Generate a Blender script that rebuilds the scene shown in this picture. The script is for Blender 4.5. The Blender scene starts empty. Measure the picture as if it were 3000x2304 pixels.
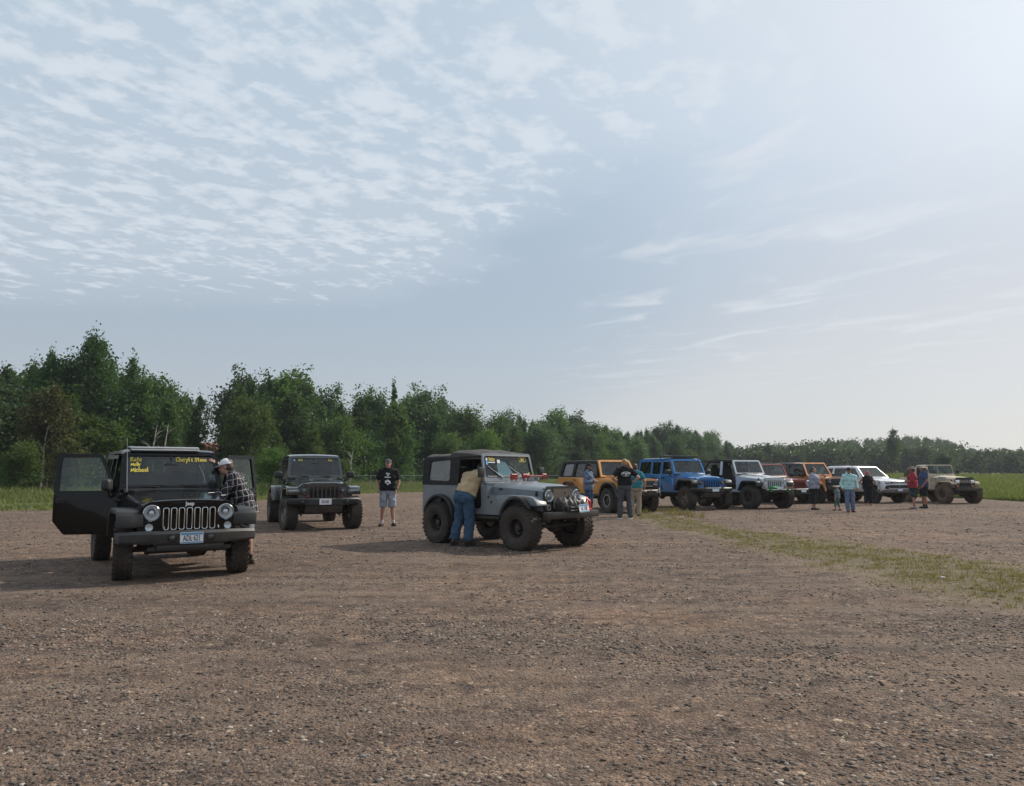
import bpy, bmesh, math, random
import numpy as np
from mathutils import Vector, Matrix
R = math.radians
random.seed(7)
SC = bpy.context.scene
COL = SC.collection

# ------------------------------------------------------------------ camera
FPX, HORIZON, EYE = 2354.0, 1379.0, 1.52        # focal length in px of a 3000 px wide picture, horizon row, eye height
cam = bpy.data.cameras.new('camera'); cam_ob = bpy.data.objects.new('camera', cam); COL.objects.link(cam_ob)
cam.sensor_fit = 'HORIZONTAL'; cam.sensor_width = 36.0; cam.lens = 36.0 * FPX / 3000.0
cam.clip_start = 0.1; cam.clip_end = 6000
PITCH = math.atan((HORIZON - 1152) / FPX)
cam_ob.location = (0, 0, EYE); cam_ob.rotation_euler = (R(90) + PITCH, 0, 0)
SC.camera = cam_ob

# ------------------------------------------------------------------ sky and sun
SUN_AZ, SUN_EL = R(56), R(37)
SUN_DIR = Vector((math.sin(SUN_AZ) * math.cos(SUN_EL), math.cos(SUN_AZ) * math.cos(SUN_EL), math.sin(SUN_EL)))
world = bpy.data.worlds.new('World'); SC.world = world; world.use_nodes = True
wn, wl = world.node_tree.nodes, world.node_tree.links
wn.clear()
def W(t, **kw):
    n = wn.new(t)
    for k, v in kw.items(): setattr(n, k, v)
    return n
def wmath(op, a, b=None, clamp=False):
    n = W('ShaderNodeMath', operation=op, use_clamp=clamp)
    for i, v in enumerate((a, b)):
        if v is None: continue
        if isinstance(v, (int, float)): n.inputs[i].default_value = v
        else: wl.new(v, n.inputs[i])
    return n.outputs[0]
sky = W('ShaderNodeTexSky', sky_type='NISHITA', sun_disc=False, sun_elevation=SUN_EL, sun_rotation=SUN_AZ,
        altitude=300, air_density=1.0, dust_density=1.6, ozone_density=2.2)
tc = W('ShaderNodeTexCoord')
sep = W('ShaderNodeSeparateXYZ'); wl.new(tc.outputs['Generated'], sep.inputs[0])
dx, dy, dz = sep.outputs
zc = wmath('MAXIMUM', dz, 0.02)
px_, py_ = wmath('DIVIDE', dx, zc), wmath('DIVIDE', dy, zc)
plane = W('ShaderNodeCombineXYZ'); wl.new(px_, plane.inputs[0]); wl.new(py_, plane.inputs[1])
def mapped(scale, rot, loc=(0, 0, 0)):
    m = W('ShaderNodeMapping'); m.inputs['Scale'].default_value = scale; m.inputs['Rotation'].default_value = (0, 0, rot); m.inputs['Location'].default_value = loc
    wl.new(plane.outputs[0], m.inputs[0]); return m.outputs[0]
def wnoise(vec, scale, detail, rough=0.5, dist=0.0):
    n = W('ShaderNodeTexNoise'); n.inputs['Scale'].default_value = scale; n.inputs['Detail'].default_value = detail
    n.inputs['Roughness'].default_value = rough; n.inputs['Distortion'].default_value = dist
    wl.new(vec, n.inputs['Vector']); return n.outputs['Fac']
def wramp(fac, a, b, smooth=True):
    n = W('ShaderNodeMapRange'); n.interpolation_type = 'SMOOTHSTEP' if smooth else 'LINEAR'; n.clamp = True
    n.inputs['From Min'].default_value = a; n.inputs['From Max'].default_value = b
    wl.new(fac, n.inputs['Value']); return n.outputs[0]
# rippled altocumulus sheet in the upper left: rows of puffs in the cloud plane
def aniso(theta, along, across, off=(0, 0)):
    ct, st = math.cos(R(theta)), math.sin(R(theta)); v_ = W('ShaderNodeCombineXYZ')
    wl.new(wmath('ADD', wmath('ADD', wmath('MULTIPLY', px_, ct * along), wmath('MULTIPLY', py_, st * along)), off[0]), v_.inputs[0])
    wl.new(wmath('ADD', wmath('ADD', wmath('MULTIPLY', px_, -st * across), wmath('MULTIPLY', py_, ct * across)), off[1]), v_.inputs[1]); return v_.outputs[0]
warp = wnoise(mapped((1.1, 1.1, 1), 0.0, (7, 2, 0)), 1.0, 2, 0.5)
def warped(vec, amt):
    a = W('ShaderNodeVectorMath', operation='MULTIPLY_ADD'); k = W('ShaderNodeCombineXYZ')
    wl.new(warp, k.inputs[0]); wl.new(warp, k.inputs[1])
    wl.new(k.outputs[0], a.inputs[0]); a.inputs[1].default_value = (amt, amt * 1.6, 0); wl.new(vec, a.inputs[2]); return a.outputs[0]
rip = wnoise(warped(aniso(66, 4.0, 7.6), 0.8), 1.0, 3, 0.5, 0.1)
puf = wnoise(warped(aniso(62, 8.5, 8.0, (3, 1)), 0.5), 1.0, 5, 0.6, 0.15)
fin = wnoise(aniso(62, 22.0, 19.0, (9, 4)), 1.0, 4, 0.6, 0.3)
big = wnoise(mapped((0.8, 0.7, 1), R(10), (1.5, 4, 0)), 1.0, 4, 0.55)
body = wmath('ADD', wmath('ADD', wmath('MULTIPLY', rip, 0.42), wmath('MULTIPLY', puf, 0.42)), wmath('MULTIPLY', fin, 0.16))
# edge of the sheet: a line in the cloud plane, frayed by noise
edge = wmath('ADD', wmath('ADD', wmath('MULTIPLY', px_, -1.0), wmath('MULTIPLY', py_, -0.44)), 1.78)
edge = wmath('ADD', edge, wmath('MULTIPLY', wmath('SUBTRACT', big, 0.5), 1.7))
sheet = wmath('MULTIPLY', wramp(edge, -0.25, 0.8), wramp(py_, 5.6, 3.2))
thr = wmath('SUBTRACT', 0.63, wmath('MULTIPLY', sheet, 0.185))
cl1 = wmath('MULTIPLY', wmath('MAXIMUM', wramp(wmath('SUBTRACT', body, thr), -0.075, 0.15), wmath('MULTIPLY', sheet, 0.42)), wramp(sheet, 0.0, 0.35))
# thin wisps on the right, drawn out towards the upper right
stk = wnoise(warped(aniso(-62, 1.25, 2.3, (2.6, 0.9)), 0.9), 1.0, 6, 0.55, 0.5)
cl2 = wmath('MULTIPLY', wmath('MULTIPLY', wramp(stk, 0.50, 0.70), wramp(px_, 0.1, 0.8)), wmath('MULTIPLY', wramp(dz, 0.06, 0.18), wramp(dz, 0.47, 0.36)))
# haze veil towards the horizon
veil = wramp(dz, 0.42, 0.0)
hs = W('ShaderNodeHueSaturation'); hs.inputs['Saturation'].default_value = 0.70; hs.inputs['Value'].default_value = 1.0
wl.new(sky.outputs[0], hs.inputs['Color'])
def wmix(fac, a, b):
    n = W('ShaderNodeMix', data_type='RGBA', clamp_factor=True)
    if isinstance(fac, (int, float)): n.inputs['Factor'].default_value = fac
    else: wl.new(fac, n.inputs['Factor'])
    for sock, v in (('A', a), ('B', b)):
        s = [i for i in n.inputs if i.name == sock and i.type == 'RGBA'][0]
        if isinstance(v, tuple): s.default_value = v
        else: wl.new(v, s)
    return [o for o in n.outputs if o.type == 'RGBA'][0]
SKY_STRENGTH = 0.10
# thin high haze over the whole sky: grey-white low down, bluer high up, brighter towards the sun
sd = W('ShaderNodeVectorMath', operation='DOT_PRODUCT'); wl.new(tc.outputs['Generated'], sd.inputs[0]); sd.inputs[1].default_value = SUN_DIR
glow = wmath('MULTIPLY', wramp(sd.outputs['Value'], 0.60, 0.99), wramp(dz, 0.0, 0.42))
hz = wmix(wramp(dz, 0.16, 0.50), (4.15, 5.0, 5.85, 1), (4.5, 5.9, 7.2, 1))
hz = wmix(wramp(dz, 0.22, 0.02), hz, (4.85, 5.2, 5.65, 1))
hz = wmix(glow, hz, (8.4, 9.0, 9.6, 1))
hz = wmix(wmath('MULTIPLY', wramp(px_, 0.2, 2.6), wramp(dz, 0.50, 0.12)), hz, (6.1, 6.2, 6.45, 1))
c = wmix(0.72, hs.outputs[0], hz)
c = wmix(wmath('MULTIPLY', cl2, 0.50), c, (7.6, 7.9, 8.3, 1))
c = wmix(wmath('MULTIPLY', cl1, 0.80), c, (7.0, 7.6, 8.25, 1))
bg = W('ShaderNodeBackground'); bg.inputs['Strength'].default_value = SKY_STRENGTH
wl.new(c, bg.inputs['Color'])
wo = W('ShaderNodeOutputWorld'); wl.new(bg.outputs[0], wo.inputs[0])
sun = bpy.data.lights.new('sun', 'SUN'); sun.energy = 4.2; sun.angle = R(0.6); sun.color = (1.0, 0.91, 0.77)
sun_ob = bpy.data.objects.new('sun', sun); COL.objects.link(sun_ob)
sun_ob.rotation_euler = SUN_DIR.to_track_quat('Z', 'Y').to_euler(); sun_ob.location = SUN_DIR * 200
vs = SC.view_settings
SC.display_settings.display_device = 'sRGB'
vs.view_transform = 'Standard'; vs.look = 'None'; vs.exposure = 0.06; vs.gamma = 1.0; vs.use_curve_mapping = False
cy = SC.cycles
cy.max_bounces = 8; cy.transparent_max_bounces = 16; cy.transmission_bounces = 6; cy.diffuse_bounces = 3; cy.glossy_bounces = 3; cy.volume_bounces = 0
cy.caustics_reflective = False; cy.caustics_refractive = False; cy.sample_clamp_indirect = 8

# ------------------------------------------------------------------ picture-to-place helpers (photo pixels of the 3000 px original)
CP, SP = math.cos(PITCH), math.sin(PITCH)
def ray(u, v):
    a, b = (u - 1500) / FPX, (1152 - v) / FPX
    return a, CP - b * SP, SP + b * CP
def ground_at(u, v):
    a, d, z = ray(u, v); t = -EYE / z
    return a * t, d * t
def point_at(u, v, dist):
    a, d, z = ray(u, v); t = dist / d
    return a * t, dist, EYE + z * t

# ------------------------------------------------------------------ materials
def nt_of(m): return m.node_tree.nodes, m.node_tree.links
def principled(name, color, rough=0.5, metal=0.0, coat=0.0, spec=0.5):
    m = bpy.data.materials.new(name); m.use_nodes = True
    n, l = nt_of(m); p = n['Principled BSDF']
    p.inputs['Base Color'].default_value = (*color, 1); p.inputs['Roughness'].default_value = rough
    p.inputs['Metallic'].default_value = metal; p.inputs['Coat Weight'].default_value = coat
    p.inputs['Coat Roughness'].default_value = 0.06
    p.inputs['Specular IOR Level'].default_value = spec
    return m
def noise_node(n, l, scale, detail=4, vec=None, rough=0.55):
    t = n.new('ShaderNodeTexNoise'); t.inputs['Scale'].default_value = scale; t.inputs['Detail'].default_value = detail; t.inputs['Roughness'].default_value = rough
    if vec is not None: l.new(vec, t.inputs['Vector'])
    return t
def map_range(n, l, v, a, b, lo=0.0, hi=1.0):
    t = n.new('ShaderNodeMapRange'); t.inputs[1].default_value = a; t.inputs[2].default_value = b; t.inputs[3].default_value = lo; t.inputs[4].default_value = hi
    l.new(v, t.inputs[0]); return t.outputs[0]
def mixc(n, l, fac, a, b, mode='MIX'):
    t = n.new('ShaderNodeMix'); t.data_type = 'RGBA'; t.blend_type = mode; t.clamp_factor = True
    if isinstance(fac, (int, float)): t.inputs[0].default_value = fac
    else: l.new(fac, t.inputs[0])
    for i, v in ((6, a), (7, b)):
        if isinstance(v, tuple): t.inputs[i].default_value = (*v, 1) if len(v) == 3 else v
        else: l.new(v, t.inputs[i])
    return t.outputs[2]
def nmath(n, l, op, a, b=None):
    t = n.new('ShaderNodeMath'); t.operation = op
    for i, v in ((0, a), (1, b)):
        if v is None: continue
        if isinstance(v, (int, float)): t.inputs[i].default_value = v
        else: l.new(v, t.inputs[i])
    return t.outputs[0]
def varied(name, color, rough=0.6, metal=0.0, coat=0.0, spec=0.5, amount=0.25, scale=8.0, bump=0.0, bump_scale=60.0, dust=0.0, dust_color=(0.20, 0.15, 0.11), dust_top=0.9, dust_even=0.0):
    """base colour broken up by noise; dust = road dirt that clings to the lower body up to dust_top metres"""
    m = principled(name, color, rough, metal, coat, spec); n, l = nt_of(m); p = n['Principled BSDF']
    tcn = n.new('ShaderNodeTexCoord'); vec = tcn.outputs['Object']
    t = noise_node(n, l, scale, 5, vec)
    f = map_range(n, l, t.outputs['Fac'], 0.3, 0.7, 1 - amount, 1 + amount)
    mul = n.new('ShaderNodeVectorMath'); mul.operation = 'SCALE'; mul.inputs[0].default_value = color; l.new(f, mul.inputs['Scale'])
    outc = mul.outputs[0]
    if dust > 0:
        sp = n.new('ShaderNodeSeparateXYZ'); geo = n.new('ShaderNodeNewGeometry'); l.new(geo.outputs['Position'], sp.inputs[0])
        h = map_range(n, l, sp.outputs[2], 0.25, dust_top, 1.0, dust_even)
        t2 = noise_node(n, l, 3.5, 6, vec, 0.65); t3 = noise_node(n, l, 40, 3, vec)
        k = nmath(n, l, 'MULTIPLY', h, map_range(n, l, t2.outputs['Fac'], 0.25, 0.75, 0.35, 1.5))
        k = nmath(n, l, 'MULTIPLY', k, map_range(n, l, t3.outputs['Fac'], 0.2, 0.8, 0.6, 1.2))
        k = nmath(n, l, 'MULTIPLY', k, dust)
        outc = mixc(n, l, k, outc, dust_color)
        rr = n.new('ShaderNodeMapRange'); rr.inputs[3].default_value = rough; rr.inputs[4].default_value = 0.85; l.new(k, rr.inputs[0]); l.new(rr.outputs[0], p.inputs['Roughness'])
        if coat > 0:
            cr = n.new('ShaderNodeMapRange'); cr.inputs[3].default_value = coat; cr.inputs[4].default_value = 0.0; l.new(k, cr.inputs[0]); l.new(cr.outputs[0], p.inputs['Coat Weight'])
    l.new(outc, p.inputs['Base Color'])
    if bump > 0:
        b = n.new('ShaderNodeBump'); b.inputs['Strength'].default_value = bump; b.inputs['Distance'].default_value = 0.01
        t4 = noise_node(n, l, bump_scale, 4, vec); l.new(t4.outputs['Fac'], b.inputs['Height']); l.new(b.outputs[0], p.inputs['Normal'])
    return m
def glass(name, tint=(0.38, 0.50, 0.52), rough=0.02, refl=0.075):
    m = bpy.data.materials.new(name); m.use_nodes = True; n, l = nt_of(m); n.clear()
    tr = n.new('ShaderNodeBsdfTransparent'); tr.inputs[0].default_value = (*tint, 1)
    gl = n.new('ShaderNodeBsdfGlossy'); gl.inputs['Roughness'].default_value = rough
    lw = n.new('ShaderNodeLayerWeight'); lw.inputs[0].default_value = 0.5
    fac = nmath(n, l, 'ADD', nmath(n, l, 'MULTIPLY', nmath(n, l, 'POWER', lw.outputs['Facing'], 5.0), 0.90), refl)
    df = n.new('ShaderNodeBsdfDiffuse'); df.inputs[0].default_value = (0.30, 0.29, 0.27, 1)
    tcn = n.new('ShaderNodeTexCoord'); nz = noise_node(n, l, 6, 5, tcn.outputs['Object'])
    m1 = n.new('ShaderNodeMixShader'); l.new(map_range(n, l, nz.outputs['Fac'], 0.3, 0.75, 0.0, 0.05), m1.inputs[0]); l.new(tr.outputs[0], m1.inputs[1]); l.new(df.outputs[0], m1.inputs[2])
    mx = n.new('ShaderNodeMixShader'); l.new(fac, mx.inputs[0]); l.new(m1.outputs[0], mx.inputs[1]); l.new(gl.outputs[0], mx.inputs[2])
    o = n.new('ShaderNodeOutputMaterial'); l.new(mx.outputs[0], o.inputs[0])
    return m
def foliage(name, col_a, col_b, trans=0.45, tint_rng=0.30):
    """leaf colour differs from leaf to leaf and from tree to tree; light comes through"""
    m = bpy.data.materials.new(name); m.use_nodes = True; n, l = nt_of(m); n.clear()
    geo = n.new('ShaderNodeNewGeometry'); oi = n.new('ShaderNodeObjectInfo')
    c1 = mixc(n, l, geo.outputs['Random Per Island'], col_a, col_b)
    hv = n.new('ShaderNodeHueSaturation'); l.new(c1, hv.inputs['Color'])
    l.new(map_range(n, l, oi.outputs['Random'], 0, 1, 0.485, 0.52), hv.inputs['Hue'])
    l.new(map_range(n, l, oi.outputs['Random'], 0, 1, 1 - tint_rng, 1 + tint_rng), hv.inputs['Value'])
    d = n.new('ShaderNodeBsdfPrincipled'); l.new(hv.outputs[0], d.inputs['Base Color']); d.inputs['Roughness'].default_value = 0.55; d.inputs['Specular IOR Level'].default_value = 0.25
    t = n.new('ShaderNodeBsdfTranslucent'); tcx = mixc(n, l, 1.0, hv.outputs[0], (1.25, 1.4, 0.55), 'MULTIPLY'); l.new(tcx, t.inputs[0])
    mx = n.new('ShaderNodeMixShader'); mx.inputs[0].default_value = trans; l.new(d.outputs[0], mx.inputs[1]); l.new(t.outputs[0], mx.inputs[2])
    o = n.new('ShaderNodeOutputMaterial'); l.new(mx.outputs[0], o.inputs[0])
    return m

# ------------------------------------------------------------------ scene bookkeeping
def tag(o, label=None, category=None, group=None, kind=None):
    if label: o['label'] = label
    if category: o['category'] = category
    if group: o['group'] = group
    if kind: o['kind'] = kind
    return o
def thing(name, label, category, loc=(0, 0, 0), rz=0.0, group=None):
    o = bpy.data.objects.new(name, None); COL.objects.link(o)
    o.empty_display_size = 0.2; o.location = loc; o.rotation_euler = (0, 0, rz)
    return tag(o, label, category, group)
def copy_tree(o, parent=None):
    c = o.copy(); COL.objects.link(c)
    if parent is not None: c.parent = parent
    for ch in list(o.children): copy_tree(ch, c)
    return c
def link_mesh(name, me, mat=None, parent=None):
    o = bpy.data.objects.new(name, me); COL.objects.link(o)
    if mat is not None: me.materials.append(mat)
    if parent is not None: o.parent = parent
    return o
def np_mesh(name, verts, faces, smooth=False):
    """verts (V,3), faces (F,k) all the same size"""
    me = bpy.data.meshes.new(name); verts = np.asarray(verts, np.float32); faces = np.asarray(faces, np.int32)
    F, k = faces.shape
    me.vertices.add(len(verts)); me.vertices.foreach_set('co', verts.ravel())
    me.loops.add(F * k); me.loops.foreach_set('vertex_index', faces.ravel())
    me.polygons.add(F); me.polygons.foreach_set('loop_start', np.arange(F, dtype=np.int32) * k)
    me.polygons.foreach_set('loop_total', np.full(F, k, np.int32))
    me.update(calc_edges=True)
    if smooth: me.polygons.foreach_set('use_smooth', np.ones(F, bool))
    return me

# ------------------------------------------------------------------ ground
def lerp_line(pts):
    xs = np.array([p[0] for p in pts], float); ys = np.array([p[1] for p in pts], float)
    return lambda x: np.interp(x, xs, ys)
STRIP_HI = [ground_at(u, v) for u, v in ((1880, 1499), (1990, 1515), (2117, 1544), (2426, 1580), (2666, 1615), (3000, 1656), (3400, 1700))]
STRIP_LO = [ground_at(u, v) for u, v in ((1840, 1512), (1950, 1548), (2048, 1563), (2186, 1608), (2357, 1649), (2494, 1683), (2631, 1724), (2768, 1758), (3000, 1793), (3400, 1850))]
_hi = lerp_line(sorted((y, x) for x, y in STRIP_HI)); _lo = lerp_line(sorted((y, x) for x, y in STRIP_LO))
FIELD = [ground_at(u, v) for u, v in ((-900, 1516), (-300, 1500), (0, 1497), (160, 1494), (760, 1465), (1050, 1446), (1240, 1441), (1600, 1440), (2300, 1450), (2850, 1460), (3000, 1469), (3500, 1490))]
_ang = lerp_line([(math.atan2(x, y), math.hypot(x, y)) for x, y in FIELD])
def smooth01(t): t = np.clip(t, 0, 1); return t * t * (3 - 2 * t)
def strip_mask(x, y):
    a, b = _hi(y), _lo(y); mid, half = (a + b) / 2, np.maximum((a - b) / 2, .35)
    m = smooth01((1.45 - np.abs(x - mid) / half) / 0.95)
    return m * smooth01((y - 5.0) / 3) * smooth01((31.5 - y) / 3)
def field_mask(x, y):
    r = np.hypot(x, y) - _ang(np.arctan2(x, np.maximum(y, .01)))
    return smooth01((r + .4) / 1.6) * (y > 3)
def terrain(x, y):
    """flat car park, low wooded hills far behind"""
    def hill(cx, cy, rx, ry, h): return h * np.exp(-((x - cx) / rx) ** 2 - ((y - cy) / ry) ** 2)
    z = hill(190, 400, 75, 70, 12.0) + hill(110, 440, 60, 60, 5.5) + hill(40, 260, 34, 50, 5.5) + hill(280, 430, 60, 60, 5) + hill(75, 500, 60, 60, 7)
    z = z + 0.25 * smooth01((np.hypot(x, y) - 62) / 60)
    return z
def axis(lo, hi, near_lo, near_hi, step, grow):
    v = list(np.arange(near_lo, near_hi + step / 2, step)); s = step
    while v[-1] < hi: s *= grow; v.append(v[-1] + s)
    s = step
    while v[0] > lo: s *= grow; v.insert(0, v[0] - s)
    return np.array(v)
gx, gy = axis(-900, 900, -34, 46, .5, 1.16), axis(-700, 1100, 2, 66, .5, 1.14)
GX, GY = np.meshgrid(gx, gy)
GZ = terrain(GX, GY)
nx, ny = len(gx), len(gy)
idx = np.arange(nx * ny).reshape(ny, nx)
gf = np.stack([idx[:-1, :-1], idx[:-1, 1:], idx[1:, 1:], idx[1:, :-1]], -1).reshape(-1, 4)
ground_me = np_mesh('ground', np.stack([GX, GY, GZ], -1).reshape(-1, 3), gf, True)
for nm, fn in (('strip', strip_mask), ('field', field_mask)):
    at = ground_me.attributes.new(nm, 'FLOAT', 'POINT'); at.data.foreach_set('value', fn(GX, GY).astype(np.float32).ravel())

def ground_material():
    m = bpy.data.materials.new('gravel_ground'); m.use_nodes = True; n, l = nt_of(m); p = n['Principled BSDF']
    geo = n.new('ShaderNodeNewGeometry'); pos = geo.outputs['Position']
    def vor(scale, feature='F1'):
        v = n.new('ShaderNodeTexVoronoi'); v.feature = feature; v.inputs['Scale'].default_value = scale; l.new(pos, v.inputs['Vector']); return v
    def ramp(fac, stops):
        r = n.new('ShaderNodeValToRGB'); e = r.color_ramp.elements
        e[0].position, e[0].color = stops[0][0], (*stops[0][1], 1); e[1].position, e[1].color = stops[-1][0], (*stops[-1][1], 1)
        for ps, cl in stops[1:-1]:
            q = e.new(ps); q.color = (*cl, 1)
        l.new(fac, r.inputs[0]); return r.outputs[0]
    def bw(col):
        s = n.new('ShaderNodeSeparateColor'); l.new(col, s.inputs[0]); return s.outputs
    big = noise_node(n, l, 0.16, 5, pos); mid = noise_node(n, l, 0.9, 6, pos, 0.6); fine = noise_node(n, l, 14, 6, pos, 0.65); grit = noise_node(n, l, 90, 4, pos, 0.7)
    v1, v2, v3 = vor(38), vor(75), vor(17)
    STONES = [(0.0, (.060, .055, .055)), (.22, (.100, .084, .076)), (.42, (.160, .118, .095)), (.62, (.215, .162, .130)), (.8, (.200, .175, .165)), (.93, (.33, .265, .205)), (1.0, (.48, .42, .35))]
    s1 = ramp(bw(v1.outputs['Color'])[0], STONES); s2 = ramp(bw(v2.outputs['Color'])[1], STONES); s3 = ramp(bw(v3.outputs['Color'])[2], STONES)
    dirt = ramp(fine.outputs['Fac'], [(0.25, (.120, .085, .065)), (.5, (.190, .137, .105)), (.75, (.265, .198, .155))])
    tone = ramp(big.outputs['Fac'], [(0.3, (.66, .62, .62)), (.5, (.90, .83, .78)), (.7, (1.14, .98, .86))])
    mott = noise_node(n, l, 5.0, 5, pos, 0.7); mot2 = noise_node(n, l, 2.2, 4, pos, 0.7)
    patch = map_range(n, l, mid.outputs['Fac'], 0.36, 0.62, 0.22, 1.0)
    c = mixc(n, l, nmath(n, l, 'MULTIPLY', patch, 0.85), dirt, s2)
    is1 = nmath(n, l, 'MULTIPLY', nmath(n, l, 'GREATER_THAN', bw(v1.outputs['Color'])[1], 0.45), patch)
    c = mixc(n, l, is1, c, s1)
    is3 = nmath(n, l, 'MULTIPLY', nmath(n, l, 'GREATER_THAN', bw(v3.outputs['Color'])[0], 0.86), nmath(n, l, 'LESS_THAN', v3.outputs['Distance'], 0.42))
    c = mixc(n, l, is3, c, s3)
    c = mixc(n, l, 1.0, c, tone, 'MULTIPLY')
    c = mixc(n, l, 1.0, c, ramp(mott.outputs['Fac'], [(.32, (.52, .52, .54)), (.5, (1.0, 1.0, 1.0)), (.68, (1.45, 1.40, 1.34))]), 'MULTIPLY')
    c = mixc(n, l, 1.0, c, ramp(mot2.outputs['Fac'], [(.34, (.66, .66, .68)), (.5, (1.0, 1.0, 1.0)), (.66, (1.26, 1.22, 1.18))]), 'MULTIPLY')
    # pale worn wheel tracks and darker gravelly windrows
    wav = n.new('ShaderNodeTexNoise'); wav.inputs['Scale'].default_value = 0.55; wav.inputs['Detail'].default_value = 3
    mp = n.new('ShaderNodeMapping'); mp.inputs['Scale'].default_value = (0.22, 2.4, 1); mp.inputs['Rotation'].default_value = (0, 0, R(-24)); l.new(pos, mp.inputs[0]); l.new(mp.outputs[0], wav.inputs['Vector'])
    c = mixc(n, l, map_range(n, l, wav.outputs['Fac'], 0.52, 0.68, 0, 0.65), c, (.225, .168, .130))
    c = mixc(n, l, map_range(n, l, wav.outputs['Fac'], 0.46, 0.33, 0, 0.40), c, (.095, .080, .072))
    # packed wheel tracks left by cars driving across the lot
    spx = n.new('ShaderNodeSeparateXYZ'); l.new(pos, spx.inputs[0]); wob = noise_node(n, l, 0.25, 2, pos)
    for a_, b_, c_, half, st_ in ((6.3, .10, .006, .78, .55), (8.6, -.13, .004, .80, .5), (11.6, .05, -.008, .76, .5), (15.0, -.28, .010, .8, .45), (20.0, .22, .0, .8, .45)):
        xq = spx.outputs[0]; f_ = nmath(n, l, 'ADD', nmath(n, l, 'MULTIPLY', xq, b_), nmath(n, l, 'MULTIPLY', nmath(n, l, 'MULTIPLY', xq, xq), c_))
        dd = nmath(n, l, 'SUBTRACT', nmath(n, l, 'SUBTRACT', spx.outputs[1], f_), nmath(n, l, 'ADD', a_ - .5, wob.outputs['Fac']))
        e_ = nmath(n, l, 'ABSOLUTE', nmath(n, l, 'SUBTRACT', nmath(n, l, 'ABSOLUTE', dd), half))
        k_ = nmath(n, l, 'MULTIPLY', map_range(n, l, e_, .10, .24, st_, 0), map_range(n, l, mott.outputs['Fac'], .3, .6, .25, 1))
        c = mixc(n, l, k_, c, (.205, .152, .117))
        k_ = nmath(n, l, 'MULTIPLY', map_range(n, l, nmath(n, l, 'ABSOLUTE', nmath(n, l, 'SUBTRACT', e_, .30)), .0, .10, st_ * .7, 0), map_range(n, l, mot2.outputs['Fac'], .35, .6, .1, 1))
        c = mixc(n, l, k_, c, (.105, .086, .076))
    # grass strip and field
    a1 = n.new('ShaderNodeAttribute'); a1.attribute_name = 'strip'; a2 = n.new('ShaderNodeAttribute'); a2.attribute_name = 'field'
    g1 = noise_node(n, l, 1.6, 7, pos, 0.68); g2 = noise_node(n, l, 7, 5, pos, .6)
    sand = ramp(g2.outputs['Fac'], [(.3, (.170, .125, .090)), (.7, (.290, .225, .165))])
    green = ramp(g2.outputs['Fac'], [(.3, (.090, .080, .042)), (.55, (.140, .118, .066)), (.75, (.215, .172, .108))])
    k0 = nmath(n, l, 'SUBTRACT', nmath(n, l, 'ADD', a1.outputs['Fac'], map_range(n, l, g1.outputs['Fac'], .3, .7, -.45, .45)), 0.0)
    c = mixc(n, l, map_range(n, l, k0, .15, .65, 0, .75), c, sand)
    c = mixc(n, l, map_range(n, l, k0, .45, 1.15, 0, .80), c, green)
    lush = ramp(g2.outputs['Fac'], [(.25, (.065, .082, .026)), (.5, (.105, .120, .040)), (.75, (.180, .170, .075))])
    k1 = nmath(n, l, 'ADD', a2.outputs['Fac'], map_range(n, l, g1.outputs['Fac'], .3, .7, -.3, .3))
    c = mixc(n, l, map_range(n, l, k1, .4, .7, 0, 1), c, lush)
    l.new(c, p.inputs['Base Color']); p.inputs['Roughness'].default_value = 0.92; p.inputs['Specular IOR Level'].default_value = 0.15
    h = nmath(n, l, 'MULTIPLY', nmath(n, l, 'SUBTRACT', 0.5, v1.outputs['Distance']), 0.9)
    h = nmath(n, l, 'ADD', h, nmath(n, l, 'MULTIPLY', nmath(n, l, 'SUBTRACT', 0.5, v2.outputs['Distance']), 0.5))
    h = nmath(n, l, 'ADD', h, nmath(n, l, 'MULTIPLY', fine.outputs['Fac'], 1.1)); h = nmath(n, l, 'ADD', h, nmath(n, l, 'MULTIPLY', grit.outputs['Fac'], 0.4))
    b = n.new('ShaderNodeBump'); b.inputs['Strength'].default_value = 1.0; b.inputs['Distance'].default_value = 0.022; l.new(h, b.inputs['Height'])
    b2 = n.new('ShaderNodeBump'); b2.inputs['Strength'].default_value = 0.8; b2.inputs['Distance'].default_value = 0.12; l.new(mid.outputs['Fac'], b2.inputs['Height']); l.new(b.outputs[0], b2.inputs['Normal'])
    l.new(b2.outputs[0], p.inputs['Normal'])
    return m
tag(link_mesh('ground', ground_me, ground_material()), kind='structure')

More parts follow.
